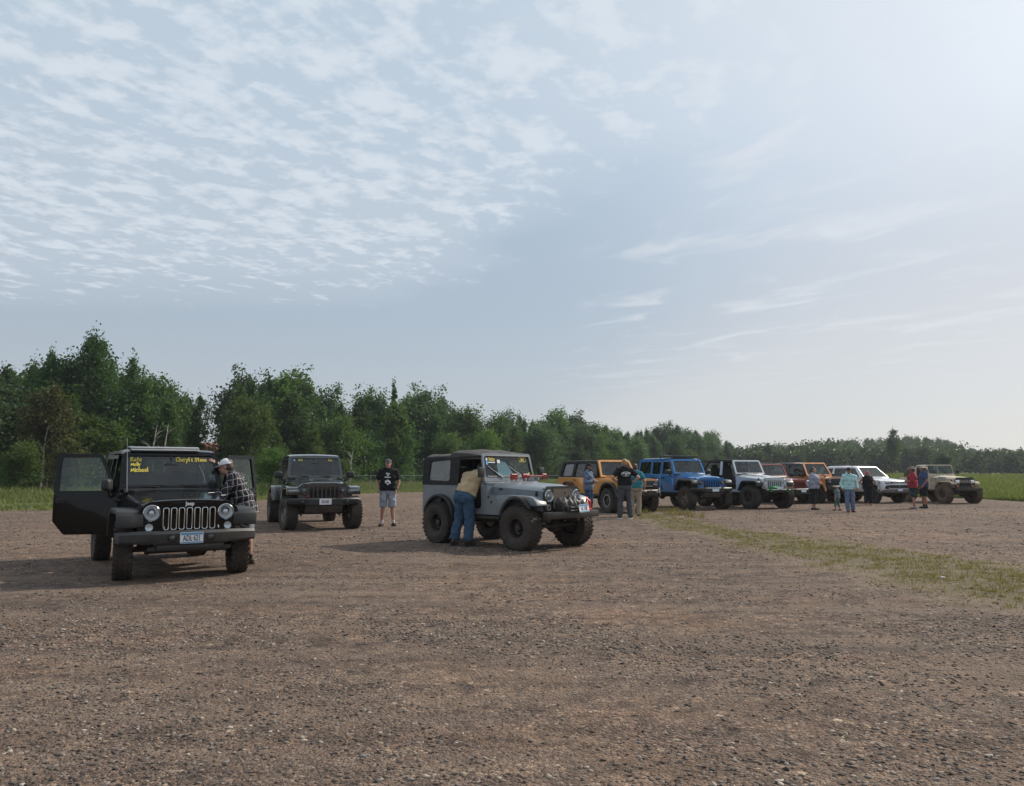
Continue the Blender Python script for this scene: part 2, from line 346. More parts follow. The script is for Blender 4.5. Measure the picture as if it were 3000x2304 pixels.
# loose stones lying on the surface
RNG = np.random.default_rng(11)
def ico():
    t = (1 + 5 ** .5) / 2
    v = np.array([(-1, t, 0), (1, t, 0), (-1, -t, 0), (1, -t, 0), (0, -1, t), (0, 1, t), (0, -1, -t), (0, 1, -t), (t, 0, -1), (t, 0, 1), (-t, 0, -1), (-t, 0, 1)], float)
    f = np.array([(0, 11, 5), (0, 5, 1), (0, 1, 7), (0, 7, 10), (0, 10, 11), (1, 5, 9), (5, 11, 4), (11, 10, 2), (10, 7, 6), (7, 1, 8), (3, 9, 4), (3, 4, 2), (3, 2, 6), (3, 6, 8), (3, 8, 9), (4, 9, 5), (2, 4, 11), (6, 2, 10), (8, 6, 7), (9, 8, 1)])
    return v / np.linalg.norm(v[0]), f
def scatter_stones(N, y0, y1, power, smin, smax):
    iv, itf = ico()
    y = (y0 ** power + (y1 ** power - y0 ** power) * RNG.random(N)) ** (1 / power)
    x = (RNG.random(N) * 2 - 1) * (0.72 * y + 0.6)
    s = smin * (smax / smin) ** (RNG.random(N) ** 2.2)
    # clumps: keep where a blotchy field is high
    f = np.sin(x * 1.3 + 2 * np.sin(y * .9)) + np.sin(y * 1.9 + 1.5 * np.sin(x * .7)) + .8 * np.sin(x * 4.1 + y * 2.3)
    keep = RNG.random(N) < np.clip(.55 + .33 * f, .12, 1)
    keep &= RNG.random(N) > .75 * strip_mask(x, y)
    x, y, s = x[keep], y[keep], s[keep]; N = len(x)
    V = iv[None] * RNG.uniform(.72, 1.18, (N, 12, 1))
    V = V * np.stack([RNG.uniform(.9, 1.6, N), RNG.uniform(.7, 1.0, N), RNG.uniform(.26, .5, N)], -1)[:, None, :] * s[:, None, None]
    a, tl = RNG.random(N) * 2 * np.pi, RNG.normal(0, .3, N)
    ct, st = np.cos(tl)[:, None], np.sin(tl)[:, None]
    X, Z = V[..., 0] * ct - V[..., 2] * st, V[..., 0] * st + V[..., 2] * ct
    ca, sa = np.cos(a)[:, None], np.sin(a)[:, None]
    X, Y = X * ca - V[..., 1] * sa, X * sa + V[..., 1] * ca
    P = np.stack([X + x[:, None], Y + y[:, None], Z + (s * .10)[:, None]], -1).reshape(-1, 3)
    F = (itf[None] + (np.arange(N) * 12)[:, None, None]).reshape(-1, 3)
    return P, F
sp1, sf1 = scatter_stones(52000, 3.2, 8.5, 1.3, .0045, .021)
sp2, sf2 = scatter_stones(34000, 7.0, 17.0, 1.1, .007, .025)
sp3, sf3 = scatter_stones(26000, 15.0, 36.0, 1.3, .012, .04)
stone_me = np_mesh('gravel', np.concatenate([sp1, sp2, sp3]), np.concatenate([sf1, sf2 + len(sp1), sf3 + len(sp1) + len(sp2)]))
def stone_material():
    m = bpy.data.materials.new('loose_stone'); m.use_nodes = True; n, l = nt_of(m); p = n['Principled BSDF']
    geo = n.new('ShaderNodeNewGeometry'); r = n.new('ShaderNodeValToRGB'); l.new(geo.outputs['Random Per Island'], r.inputs[0])
    e = r.color_ramp.elements; e[0].color = (.048, .044, .043, 1); e[1].color = (.42, .37, .31, 1); e[1].position = 1
    for ps, cl in ((.2, (.082, .068, .060)), (.45, (.140, .102, .080)), (.72, (.190, .142, .112)), (.86, (.175, .158, .15)), (.95, (.28, .22, .165))):
        q = e.new(ps); q.color = (*cl, 1)
    t = noise_node(n, l, 120, 3, geo.outputs['Position']); l.new(mixc(n, l, .35, r.outputs[0], t.outputs['Fac'], 'OVERLAY'), p.inputs['Base Color'])
    p.inputs['Roughness'].default_value = .8; p.inputs['Specular IOR Level'].default_value = .25
    return m
tag(link_mesh('gravel', stone_me, stone_material()), 'loose brown and grey stones strewn over the gravel car park', 'gravel', kind='stuff')
# ------------------------------------------------------------------ grass
def blades(N, xy, h, w, lean, z=None):
    """flat tapering blades, 2 quads each bent over"""
    a = RNG.random(N) * 2 * np.pi; b = RNG.random(N) * 2 * np.pi
    ux, uy = np.cos(a) * w / 2, np.sin(a) * w / 2
    lx, ly = np.cos(b) * lean * h, np.sin(b) * lean * h
    z = np.zeros(N) if z is None else z
    P = np.zeros((N, 6, 3))
    for k, (t, s, q) in enumerate(((0, 1, 0), (.55, .8, .3), (1, .15, 1))):
        P[:, 2 * k, 0] = xy[:, 0] - ux * s + lx * q; P[:, 2 * k, 1] = xy[:, 1] - uy * s + ly * q
        P[:, 2 * k + 1, 0] = xy[:, 0] + ux * s + lx * q; P[:, 2 * k + 1, 1] = xy[:, 1] + uy * s + ly * q
        P[:, 2 * k:2 * k + 2, 2] = (z + h * t)[:, None]
    f = np.array([(0, 1, 3, 2), (2, 3, 5, 4)])
    return P.reshape(-1, 3), (f[None] + (np.arange(N) * 6)[:, None, None]).reshape(-1, 4)
grass_mat = foliage('grass_blade', (.100, .088, .042), (.235, .180, .105), .35)
lush_mat = foliage('field_grass', (.060, .080, .028), (.165, .160, .072), .40)
def sample(N, x0, x1, y0, y1, fn):
    x = RNG.uniform(x0, x1, N); y = RNG.uniform(y0, y1, N); k = RNG.random(N) < fn(x, y)
    return np.stack([x[k], y[k]], -1)
def clumpy(x, y, s=1.0):
    return .5 + .25 * np.sin(x * 2.3 * s + 1.7 * np.sin(y * 1.9 * s)) + .25 * np.sin(y * 2.9 * s + 2.1 * np.sin(x * 1.3 * s))
cen = sample(6500, 2.6, 13, 7.5, 32, lambda x, y: np.clip(strip_mask(x, y) * 1.1 - .12, 0, 1) ** 1.6 * np.clip(14 / y, .25, 1))
cr_ = RNG.uniform(.05, .22, len(cen)) * RNG.random(len(cen)) ** .5; nb_ = RNG.integers(6, 34, len(cen)); pick = np.repeat(np.arange(len(cen)), nb_)
xy = cen[pick] + RNG.normal(0, 1, (len(pick), 2)) * cr_[pick][:, None]
N = len(xy); hh = RNG.uniform(.018, .05, N) * (.6 + 3.2 * cr_[pick])
bp, bf = blades(N, xy, hh, .006 + .0004 * xy[:, 1], .7)
xy2 = sample(1800, 4.2, 6.2, 26, 31, lambda x, y: clumpy(x, y) > .6)   # taller tufts at the wheels of the orange vehicle
bp2, bf2 = blades(len(xy2), xy2, RNG.uniform(.08, .24, len(xy2)), .018, .5)
tag(link_mesh('grass', np_mesh('grass', np.concatenate([bp, bp2]), np.concatenate([bf, bf2 + len(bp)])), grass_mat),
    'thin dry grass growing in a strip across the gravel', 'grass', kind='stuff')
def polar(N, a0, a1, r0, r1, power=1.0):
    a = RNG.uniform(a0, a1, N); r = _ang(a) + r0 + (r1 - r0) * RNG.random(N) ** power
    return np.stack([r * np.sin(a), r * np.cos(a)], -1)
# left and middle: weeds in front of and behind the fence
pl = polar(90000, R(-37), R(6), -.6, 36, 1.25)
rr = np.hypot(pl[:, 0], pl[:, 1]) - _ang(np.arctan2(pl[:, 0], pl[:, 1]))
cl = clumpy(pl[:, 0], pl[:, 1], .35)
bare = np.exp(-((rr - 6.5) / 2.0) ** 2) * (pl[:, 0] < -14)           # worn track through the left field
keep = RNG.random(len(pl)) < (1 - .95 * bare) * np.clip(.25 + cl, 0, 1)
pl, rr, cl = pl[keep], rr[keep], cl[keep]
h = .85 * (.10 + .38 * smooth01((rr - 5) / 9) * (.4 + cl)) * RNG.uniform(.5, 1.4, len(pl))
q1, qf1 = blades(len(pl), pl, h, .03 + .03 * RNG.random(len(pl)), .45)
# right-hand meadow beyond the row
pr = polar(70000, R(20), R(37), -.6, 130, 1.7)
cl = clumpy(pr[:, 0], pr[:, 1], .3); rr = np.hypot(pr[:, 0], pr[:, 1])
h = (.12 + .22 * cl) * RNG.uniform(.5, 1.5, len(pr)) * np.clip(rr / 55, 1, 2)
q2, qf2 = blades(len(pr), pr, h, .04 * np.clip(rr / 45, 1, 3), .5, terrain(pr[:, 0], pr[:, 1]))
pm = polar(26000, R(6), R(20), -.3, 25, 1.5)
q3, qf3 = blades(len(pm), pm, RNG.uniform(.12, .5, len(pm)), .05, .5)
tag(link_mesh('meadow', np_mesh('meadow', np.concatenate([q1, q2, q3]), np.concatenate([qf1, qf2 + len(q1), qf3 + len(q1) + len(q2)])), lush_mat),
    'tall green meadow grass between the gravel and the woods', 'grass', kind='stuff')

# ------------------------------------------------------------------ trees
def tube_np(path, radii, n=5):
    path = np.asarray(path, float); V = []; F = []
    for i, p in enumerate(path):
        d = path[min(i + 1, len(path) - 1)] - path[max(i - 1, 0)]; d /= max(np.linalg.norm(d), 1e-9)
        a = np.cross(d, (1, 0, 0) if abs(d[0]) < .8 else (0, 1, 0)); a /= np.linalg.norm(a); b = np.cross(d, a)
        for k in range(n):
            t = 2 * np.pi * k / n; V.append(p + radii[i] * (a * np.cos(t) + b * np.sin(t)))
    for i in range(len(path) - 1):
        for k in range(n):
            F.append((i * n + k, i * n + (k + 1) % n, (i + 1) * n + (k + 1) % n, (i + 1) * n + k))
    return V, F
class NP:
    def __init__(s): s.V = []; s.F = []; s.n = 0
    def add(s, V, F):
        V = np.asarray(V, float); s.V.append(V); s.F.append(np.asarray(F) + s.n); s.n += len(V)
    def mesh(s, name, smooth=False): return np_mesh(name, np.concatenate(s.V), np.concatenate(s.F), smooth)
def leaf_quads(rng, C, size, up=.35):
    """one rhombus leaf spray at every centre"""
    N = len(C); nrm = rng.normal(0, 1, (N, 3)); nrm[:, 2] += up; nrm /= np.linalg.norm(nrm, axis=1)[:, None]
    t = rng.normal(0, 1, (N, 3)); t -= (t * nrm).sum(1)[:, None] * nrm; t /= np.linalg.norm(t, axis=1)[:, None]; b = np.cross(nrm, t)
    s = (size * rng.uniform(.6, 1.35, N))[:, None]
    P = np.stack([C - t * s * .6, C + b * s * .38 + nrm * s * .08, C + t * s * .6, C - b * s * .38 + nrm * s * .08], 1)
    return P.reshape(-1, 3), np.arange(N * 4).reshape(-1, 4)
def make_tree(seed, H, base, width, nbr, nleaf, leaf, style='aspen', fork=0):
    rng = np.random.default_rng(seed); wood = NP(); leaves = []
    def stem(p0, p1, r0, wob, seg=8):
        t = np.linspace(0, 1, seg)[:, None]; path = np.asarray(p0) * (1 - t) + np.asarray(p1) * t
        path[1:-1, :2] += np.cumsum(rng.normal(0, wob, (seg - 2, 2)), 0)
        rad = r0 * (1 - .88 * t[:, 0]); wood.add(*tube_np(path, rad, 6)); return path
    stems = [(stem((0, 0, -.15), (rng.normal(0, .3), rng.normal(0, .3), H), .012 * H + .03, .05 * H / 10), 1.0, H)]
    for k in range(fork):
        z0 = H * rng.uniform(.18, .42); a = rng.random() * 6.28; hh = H * rng.uniform(.72, .95); ex = width * rng.uniform(.35, .6)
        p = stems[0][0]; st = np.array([np.interp(z0, p[:, 2], p[:, i]) for i in range(3)])
        stems.append((stem(st, (st[0] + ex * math.cos(a), st[1] + ex * math.sin(a), hh), .008 * H, .05), .7, hh))
    for path, wgt, top in stems:
        z0 = max(base * H, path[0, 2] + .3); k0 = rng.random() * 6.28
        n = int(nbr * wgt)
        for i in range(n):
            t = (i + rng.random()) / n; z = z0 + (top - z0) * t * .97
            st = np.array([np.interp(z, path[:, 2], path[:, k]) for k in range(3)])
            a = k0 + i * 2.4 + rng.normal(0, .35)
            if style == 'aspen': prof, el = (.30 + .95 * math.sin(math.pi * min(1, t * .85 + .16)) ** .8) * (1 - .45 * t ** 3), .25 + .95 * t
            elif style == 'broad': prof, el = (.45 + .75 * math.sin(math.pi * (t * .8 + .15))), .05 + 1.0 * t
            elif style == 'cone': prof, el = 1.05 * (1 - t) ** .85 + .06, -.15 + .35 * t
            elif style == 'pine': prof, el = (.55 + .5 * math.sin(3.0 * t + 9 * rng.random() * .1)) * (1 - .35 * t), .05 + .5 * t
            else: prof, el = .35 + .5 * math.sin(math.pi * t), .5 + .6 * t
            L = width * prof * rng.uniform(.62, 1.15) * (wgt if wgt < 1 else 1)
            d = np.array([math.cos(a) * math.cos(el), math.sin(a) * math.cos(el), math.sin(el)])
            s = np.linspace(0, 1, 4)[:, None]; bp_ = st + d * L * s + np.array([0, 0, .16 * L]) * s ** 2
            wood.add(*tube_np(bp_, (.0045 * H + .008) * (1 - .9 * s[:, 0]) * (1 - .5 * t), 4))
            m = max(4, int(nleaf / (nbr * sum(w for _, w, _ in stems)) * (.35 + 1.2 * L / width)))
            u = rng.random(m) ** .75 * .85 + .18; spread = .10 * width + .16 * L
            C = np.stack([np.interp(u, s[:, 0], bp_[:, k]) for k in range(3)], -1)
            nb = max(3, m // 16); cen = C[rng.integers(0, m, nb)] + rng.normal(0, spread, (nb, 3)) * (1, 1, .8)
            pick = rng.integers(0, nb, m); C = .45 * C + .55 * cen[pick] + rng.normal(0, .42 * spread, (m, 3))
            leaves.append(C)
        tipn = max(6, int(nleaf * .02)); tip = path[-1] + rng.normal(0, 1, (tipn, 3)) * np.array([.10 * width, .10 * width, .06 * H]) - (0, 0, .04 * H)
        leaves.append(tip)
    C = np.concatenate(leaves); LP, LF = leaf_quads(rng, C, leaf)
    return wood.mesh('trunk', True), np_mesh('crown', LP, LF)
bark = varied('bark', (.10, .085, .07), .9, amount=.35, scale=6, spec=.2)
pale_bark = varied('pale_bark', (.30, .28, .25), .85, amount=.4, scale=5, spec=.2)
LEAF = dict(mid=foliage('leaf_mid', (.042, .084, .032), (.080, .130, .048)), dark=foliage('leaf_dark', (.030, .064, .030), (.056, .098, .042)),
            fresh=foliage('leaf_fresh', (.054, .098, .030), (.100, .146, .046)), rust=foliage('leaf_rust', (.052, .062, .026), (.092, .082, .036)),
            blue=foliage('leaf_blue', (.038, .070, .040), (.072, .108, .060)))
VAR = {}
def variant(key, leafkey, barkm, *a, **k):
    tr, cr = make_tree(*a, **k); tr.materials.append(barkm); cr.materials.append(LEAF[leafkey]); VAR[key] = (tr, cr, a[1])
variant('aspen_a', 'mid', pale_bark, 1, 10, .22, 1.9, 44, 8050, 0.20)
variant('aspen_b', 'dark', bark, 2, 10, .18, 1.7, 44, 8050, 0.20, fork=1)
variant('aspen_c', 'mid', bark, 3, 10, .15, 2.1, 46, 8400, 0.21, fork=2)
variant('aspen_d', 'fresh', pale_bark, 4, 10, .25, 1.7, 40, 7350, 0.20, fork=1)
variant('aspen_e', 'dark', bark, 5, 10, .12, 2.3, 46, 8750, 0.21, fork=2)
variant('broad_a', 'mid', bark, 6, 8, .10, 2.7, 44, 9100, 0.21, 'broad', fork=2)
variant('broad_b', 'dark', bark, 7, 8, .10, 2.9, 44, 9100, 0.21, 'broad', fork=3)
variant('broad_c', 'fresh', bark, 8, 8, .08, 2.6, 42, 8750, 0.20, 'broad', fork=2)
variant('broad_d', 'blue', bark, 9, 8, .10, 2.7, 44, 9100, 0.21, 'broad', fork=3)
variant('rust', 'rust', bark, 10, 9, .12, 2.2, 44, 7700, 0.20, fork=2)
variant('loose', 'dark', bark, 11, 10, .34, 1.5, 30, 2975, 0.20, fork=1)
variant('spire', 'dark', bark, 12, 10, .12, 1.4, 60, 5600, 0.18, 'cone')
variant('pine', 'blue', bark, 13, 12, .30, 2.6, 30, 5950, 0.25, 'pine', fork=1)
variant('tall', 'dark', bark, 14, 12, .28, 2.3, 50, 7525, 0.20, fork=2)
variant('tall_b', 'mid', bark, 15, 12, .30, 2.1, 46, 6475, 0.20, fork=3)
tree_n = 0
def plant(name, key, x, y, h, label, group, sx=1.0, category='tree'):
    global tree_n
    tr, cr, H = VAR[key]; s = h / H; tree_n += 1
    t = thing(name, label, category, (x, y, float(terrain(x, y)) - .05), random.random() * 6.28, group)
    t.scale = (s * sx, s * sx, s)
    link_mesh('trunk', tr, None, t); link_mesh('crown', cr, None, t)
    return t
_depth = lerp_line([(-400, 52), (0, 60), (450, 66), (620, 74), (800, 77), (1150, 90), (1400, 108), (1700, 138), (2000, 185), (2200, 235)])
SKYLINE = [(-60, 1062), (0, 1052), (40, 1058), (78, 1042), (112, 1060), (190, 1078), (228, 1050), (430, 1085), (498, 1122), (548, 1142), (704, 1098), (735, 1102),
           (775, 1090), (832, 1082), (880, 1103), (925, 1150), (965, 1155), (1005, 1172), (1055, 1152), (1100, 1158), (1190, 1152), (1230, 1148), (1285, 1152), (1335, 1188), (1372, 1232),
           (1415, 1218), (1450, 1209), (1485, 1222), (1520, 1210), (1560, 1228), (1608, 1214), (1650, 1222), (1692, 1220), (1732, 1238), (1775, 1242), (1815, 1260), (1860, 1262), (1908, 1258),
           (1950, 1260), (1986, 1255), (2035, 1273), (2085, 1296), (2140, 1318)]
KINDS = ['aspen_a', 'aspen_b', 'aspen_c', 'aspen_e', 'broad_a', 'broad_b', 'aspen_d', 'broad_d', 'aspen_b', 'aspen_c', 'aspen_e']
AREA = [(560, 'left', 'leafy tree in the dense left wood behind the open-door black vehicle', 'trees of the left wood'),
        (1380, 'middle', 'leafy tree in the dark middle wood behind the pickup and the standing man', 'trees of the middle wood'),
        (9999, 'far', 'leafy tree of the receding wood behind the orange and blue vehicles', 'trees of the receding wood')]
def area(u):
    for lim, _, lab, grp in AREA:
        if u < lim: return lab, grp
tree_tops = [(u, v) for u, v in SKYLINE]
for i, (u, v) in enumerate(SKYLINE):
    d = float(_depth(u)) * random.uniform(1.0, 1.10); x, _, z = point_at(u, v, d)
    lab, grp = area(u); k = KINDS[(i * 7 + 3) % len(KINDS)]
    plant('tree', k, x, d, z * .91, lab, grp, random.uniform(.85, 1.1) * (1.0 if d < 100 else 1.15))
# the ones that stand out
def special(u, v, d, key, name, label, sx=1.0):
    x, _, z = point_at(u, v, d); return plant(name, key, x, d, z * .925, label, None, sx)
special(272, 958, 62, 'tall', 'aspen_tree', 'tallest dark tree with open crown rising above the left wood', .95)
special(318, 975, 64, 'tall_b', 'aspen_tree', 'tall forked tree directly beside the tallest one in the left wood', .8)
special(402, 1028, 61, 'tall_b', 'aspen_tree', 'tall tree with a broad lower crown right of the tallest pair', 1.05)
special(148, 1008, 60, 'tall', 'aspen_tree', 'narrow tree with a bushy tip sticking up over the left wood', .6)
special(150, 1120, 53, 'rust', 'tree', 'reddish brown drying tree at the front of the left wood', 1.1)
special(584, 1140, 72, 'loose', 'tree', 'thin see-through tree beside the gap with the red gable', .9)
special(664, 1190, 80, 'loose', 'tree', 'slender bare-stemmed tree standing in the gap of the wood', .8)
special(1152, 1105, 93, 'spire', 'spruce_tree', 'pointed spire-topped tree standing above the middle wood', .8)
# front rows and filling, lower than the skyline
def roof_v(u):
    us = np.array([s[0] for s in SKYLINE]); vs_ = np.array([s[1] for s in SKYLINE]); return float(np.interp(u, us, vs_))
u = -120.0; i = 0
while u < 2140:
    d0 = float(_depth(u)); px_m = FPX / d0
    for row, (dd, f0, f1) in enumerate(((-6, .42, .72), (-2.5, .62, .9), (9, .8, .97))):
        uu = u + random.uniform(-.5, .5) * 3.0 * px_m; d = d0 * (1 + dd / 70) + random.uniform(-1.5, 1.5)
        if 572 < uu < 694 and row != 0: continue
        if 572 < uu < 694: f0, f1 = .16, .24
        _, _, zt = point_at(uu, roof_v(uu), d0); x, _, _ = point_at(uu, 1300, d)
        lab, grp = area(uu); h = zt * random.uniform(f0, f1); i += 1
        k = random.choice(KINDS if row else ['broad_a', 'broad_c', 'aspen_d', 'broad_b', 'broad_c', 'aspen_a', 'broad_d'])
        plant('tree', k, x, d, h, lab, grp, random.uniform(.95, 1.3) * (1.0 if h > 6 else 1.25))
    u += 3.2 * px_m * random.uniform(.85, 1.15)
# bare pale stems between the front trees
dead = NP()
def dead_stem(u, v, d, label):
    x, _, z = point_at(u, v, d); w = NP(); rng = np.random.default_rng(int(u))
    p = np.array([(0, 0, -.1), (.1, 0, z * .35), (.05, .1, z * .7), (.25, .1, z)]); w.add(*tube_np(p, [.07, .06, .045, .015], 5))
    for k in range(7):
        a, t = rng.random() * 6.28, rng.uniform(.35, .95); s = np.array([np.interp(t, [0, .35, .7, 1], p[:, j]) for j in range(3)])
        e = s + np.array([math.cos(a) * .9, math.sin(a) * .9, rng.uniform(.5, 1.1)]) * rng.uniform(.4, 1.1); w.add(*tube_np([s, (s + e) / 2 + (0, 0, .1), e], [.028, .02, .008], 4))
    o = link_mesh('bare_stem', w.mesh('bare_stem', True), pale_bark); o.location = (x, d, 0); tag(o, label, 'dead tree')
dead_stem(448, 1245, 55, 'pale leafless stem in the left wood, straight and behind the black roof')
dead_stem(482, 1240, 55.5, 'pale leafless forked stem right of a straight bare stem in the left wood')
dead_stem(128, 1245, 52, 'grey leafless stem at the front of the left wood under the brown tree')
dead_stem(1026, 1320, 70, 'thin pale stem standing in front of the wood beside the pickup')
# undergrowth along the foot of the woods
und = NP(); rng = np.random.default_rng(5); Cs = []
for k in range(900):
    uu = rng.uniform(-200, 2250); d = float(_depth(uu)) - 8 + 13 * rng.random(); x, _, _ = point_at(uu, 1300, d)
    if 596 < uu < 660: d += 3
    r = rng.uniform(.5, 1.25) * (1 + d / 250); n = 150
    Cs.append(np.array([x, d, r * .55 + float(terrain(x, d))]) + rng.normal(0, 1, (n, 3)) * np.array([r * .62, r * .62, r * .52]))
LP, LF = leaf_quads(rng, np.concatenate(Cs), .26); und.add(LP, LF)
tag(link_mesh('undergrowth', und.mesh('undergrowth'), LEAF['mid']), 'bushy green undergrowth at the foot of the woods', 'undergrowth', kind='stuff')
# a few shrubs one can tell apart, in front of the fence side of the wood
def shrub(u, d, h, label, key='broad_c', sx=1.3):
    x, _, _ = point_at(u, 1300, d); plant('shrub', key, x, d, h, label, None, sx, 'shrub')
shrub(790, 50, 2.7, 'round pale green shrub between the black open door and the pickup')
shrub(60, 48, 3.0, 'light green bush at the front of the left wood by the fence post')
shrub(200, 50, 3.4, 'yellowish green bush behind the mirror side of the black vehicle', 'rust')
shrub(1010, 66, 2.2, 'low bush by the chain-link fence right of the pickup')
shrub(1420, 84, 5.2, 'yellow-green bushy tree above the grey soft top', 'broad_c', 1.1)
# far wooded hills: nobody could count these
far = NP(); rng = np.random.default_rng(9); Cs = []; Sz = []
CROWNS = []
for key in ('broad_a', 'broad_b', 'broad_c', 'broad_d', 'aspen_c', 'aspen_e'):
    me = VAR[key][1]; co = np.empty(len(me.vertices) * 3, np.float32); me.vertices.foreach_get('co', co); CROWNS.append((co.reshape(-1, 4, 3).mean(1), VAR[key][2]))
FARTOP = lerp_line([(1960, 1268), (2050, 1318), (2144, 1322), (2260, 1309), (2320, 1312), (2420, 1298), (2500, 1296), (2560, 1292), (2670, 1285), (2750, 1291), (2816, 1309), (2867, 1327), (2944, 1330), (3060, 1333), (3300, 1330), (3500, 1335)])
for k in range(900):
    uu = rng.uniform(1960, 3560); band = rng.choice(3, p=[.36, .30, .34]); d = (rng.uniform(205, 235), rng.uniform(250, 320), rng.uniform(340, 440))[band]
    x, _, _ = point_at(uu, 1300, d); _, _, zt = point_at(uu, FARTOP(uu) - 3, d); z0 = float(terrain(x, d)); cap = zt - z0
    if cap < 2: continue
    h = min(cap * rng.choice([.72, .85, .95, 1.0, 1.06]), (rng.uniform(3.5, 8) if band == 0 else rng.uniform(6, 11)))
    C, H = CROWNS[rng.integers(len(CROWNS))]; n = 380; c = C[rng.integers(0, len(C), n)] * (h / H); a = rng.random() * 6.28; sx = rng.uniform(1.0, 1.5)
    Cs.append(np.stack([x + sx * (c[:, 0] * math.cos(a) - c[:, 1] * math.sin(a)), d + sx * (c[:, 0] * math.sin(a) + c[:, 1] * math.cos(a)), z0 + c[:, 2]], -1))
LP, LF = leaf_quads(rng, np.concatenate(Cs), .60); far.add(LP, LF)
tag(link_mesh('far_wood', far.mesh('far_wood'), LEAF['blue']), 'far-off wooded hills behind the row of vehicles', 'wood', kind='stuff')
special(2608, 1256, 175, 'pine', 'pine_tree', 'tall flat-topped pine standing alone before the far wooded hill', 1.0)
shrub(2760, 150, 4.2, 'pale grey-green bush behind the tan vehicle at the end of the row', 'broad_d', 1.3)

# ------------------------------------------------------------------ fence and shed
wire = principled('galvanised_wire', (.22, .23, .23), .45, .7)
def fence():
    f = thing('chain_link_fence', 'low grey chain-link fence running along the foot of the woods', 'fence')
    pts = [(-48, 51.5), (-33.6, 54.5), (-22, 58), (-10.8, 61.6), (4, 66), (18, 74)]; H = 1.12
    net = NP(); rail = NP()
    for (x0, y0), (x1, y1) in zip(pts[:-1], pts[1:]):
        L = math.hypot(x1 - x0, y1 - y0); n = max(1, round(L / 3.0))
        for k in range(n):
            t = k / n; p = NP(); x, y = x0 + (x1 - x0) * t, y0 + (y1 - y0) * t
            p.add(*tube_np([(x, y, -.1), (x, y, H + .04)], [.03, .03], 6)); link_mesh('post', p.mesh('post', True), wire, f)
        rail.add(*tube_np([(x0, y0, H), (x1, y1, H)], [.022, .022], 5))
        m = int(L / .11); dx_, dy_ = (x1 - x0) / L, (y1 - y0) / L
        for k in range(m):
            for sgn in (1, -1):
                a = k * .11; b = min(max(a + sgn * H * .5, 0), L); hz = abs(b - a) / (H * .5) * H
                A = np.array([x0 + dx_ * a, y0 + dy_ * a, .02]); B = np.array([x0 + dx_ * b, y0 + dy_ * b, .02 + hz * .97]); w = np.array([0, 0, .005])
                net.add([A - w, A + w, B + w, B - w], [(0, 1, 2, 3)])
    link_mesh('rail', rail.mesh('rail', True), wire, f); link_mesh('wire_mesh', net.mesh('wire_mesh'), wire, f)
fence()
def shed():
    x, d, z = point_at(596, 1301, 92); s = thing('shed', 'small shed with a brick red gable seen through the gap in the trees', 'shed', (x, d, 0), R(-8))
    w, L, e = 4.2, 7.0, 2.2
    me = NP(); me.add([(-w, 0, 0), (w, 0, 0), (w, L, 0), (-w, L, 0), (-w, 0, e), (w, 0, e), (w, L, e), (-w, L, e)], [(0, 1, 5, 4), (1, 2, 6, 5), (2, 3, 7, 6), (3, 0, 4, 7)])
    me.add([(-w, -.01, e), (w, -.01, e), (0, -.01, z - .1), (0, -.01, z - .1)], [(0, 1, 2, 3)])
    brick = varied('brick_red_boards', (.30, .095, .06), .8, amount=.25, scale=4)
    link_mesh('wall', me.mesh('wall'), brick, s)
    rf = NP()
    for sg in (-1, 1):
        a, b = np.array([0, -.35, z]), np.array([sg * (w + .3), -.35, e - .15]); o = np.array([0, L + .7, 0]); t = np.array([0, 0, .12])
        rf.add([a, b, b + o, a + o, a + t, b + t, b + o + t, a + o + t], [(0, 1, 2, 3), (4, 5, 6, 7), (0, 1, 5, 4), (1, 2, 6, 5), (2, 3, 7, 6)])
    link_mesh('roof', rf.mesh('roof'), varied('red_roofing', (.22, .075, .05), .8, amount=.25), s)
    dr = NP(); dr.add([(-.5, -.03, 0), (.5, -.03, 0), (.5, -.03, 2), (-.5, -.03, 2)], [(0, 1, 2, 3)]); link_mesh('door', dr.mesh('door'), varied('door_paint', (.25, .23, .2), .6), s)
shed()

sx_, sy_ = ground_at(2762, 1695); iv_, if_ = ico(); st_ = iv_ * np.array([.045, .03, .02]) * RNG.uniform(.8, 1.2, (12, 1)); st_[:, 2] += .012
so_ = link_mesh('stone', np_mesh('stone', st_, if_), principled('white_stone', (.70, .69, .66), .7)); so_.location = (sx_, sy_, 0); tag(so_, 'small white stone lying alone on the grass strip at the right', 'stone')
# thin summer haze in the air over the whole place
hm = bpy.data.materials.new('haze_air'); hm.use_nodes = True; hn, hl_ = nt_of(hm); hn.clear()
pv = hn.new('ShaderNodeVolumePrincipled'); pv.inputs['Color'].default_value = (.80, .87, .96, 1); pv.inputs['Density'].default_value = 0.00028; pv.inputs['Anisotropy'].default_value = 0.25
ho = hn.new('ShaderNodeOutputMaterial'); hl_.new(pv.outputs[0], ho.inputs['Volume'])
hv = [(x, y, z) for z in (-1.2, 27.0) for x, y in ((-920, -720), (920, -720), (920, 1120), (-920, 1120))]
tag(link_mesh('haze', np_mesh('haze', hv, [(3, 2, 1, 0), (4, 5, 6, 7), (0, 1, 5, 4), (1, 2, 6, 5), (2, 3, 7, 6), (3, 0, 4, 7)]), hm), 'thin bluish haze in the air before the far woods', 'haze', kind='stuff')
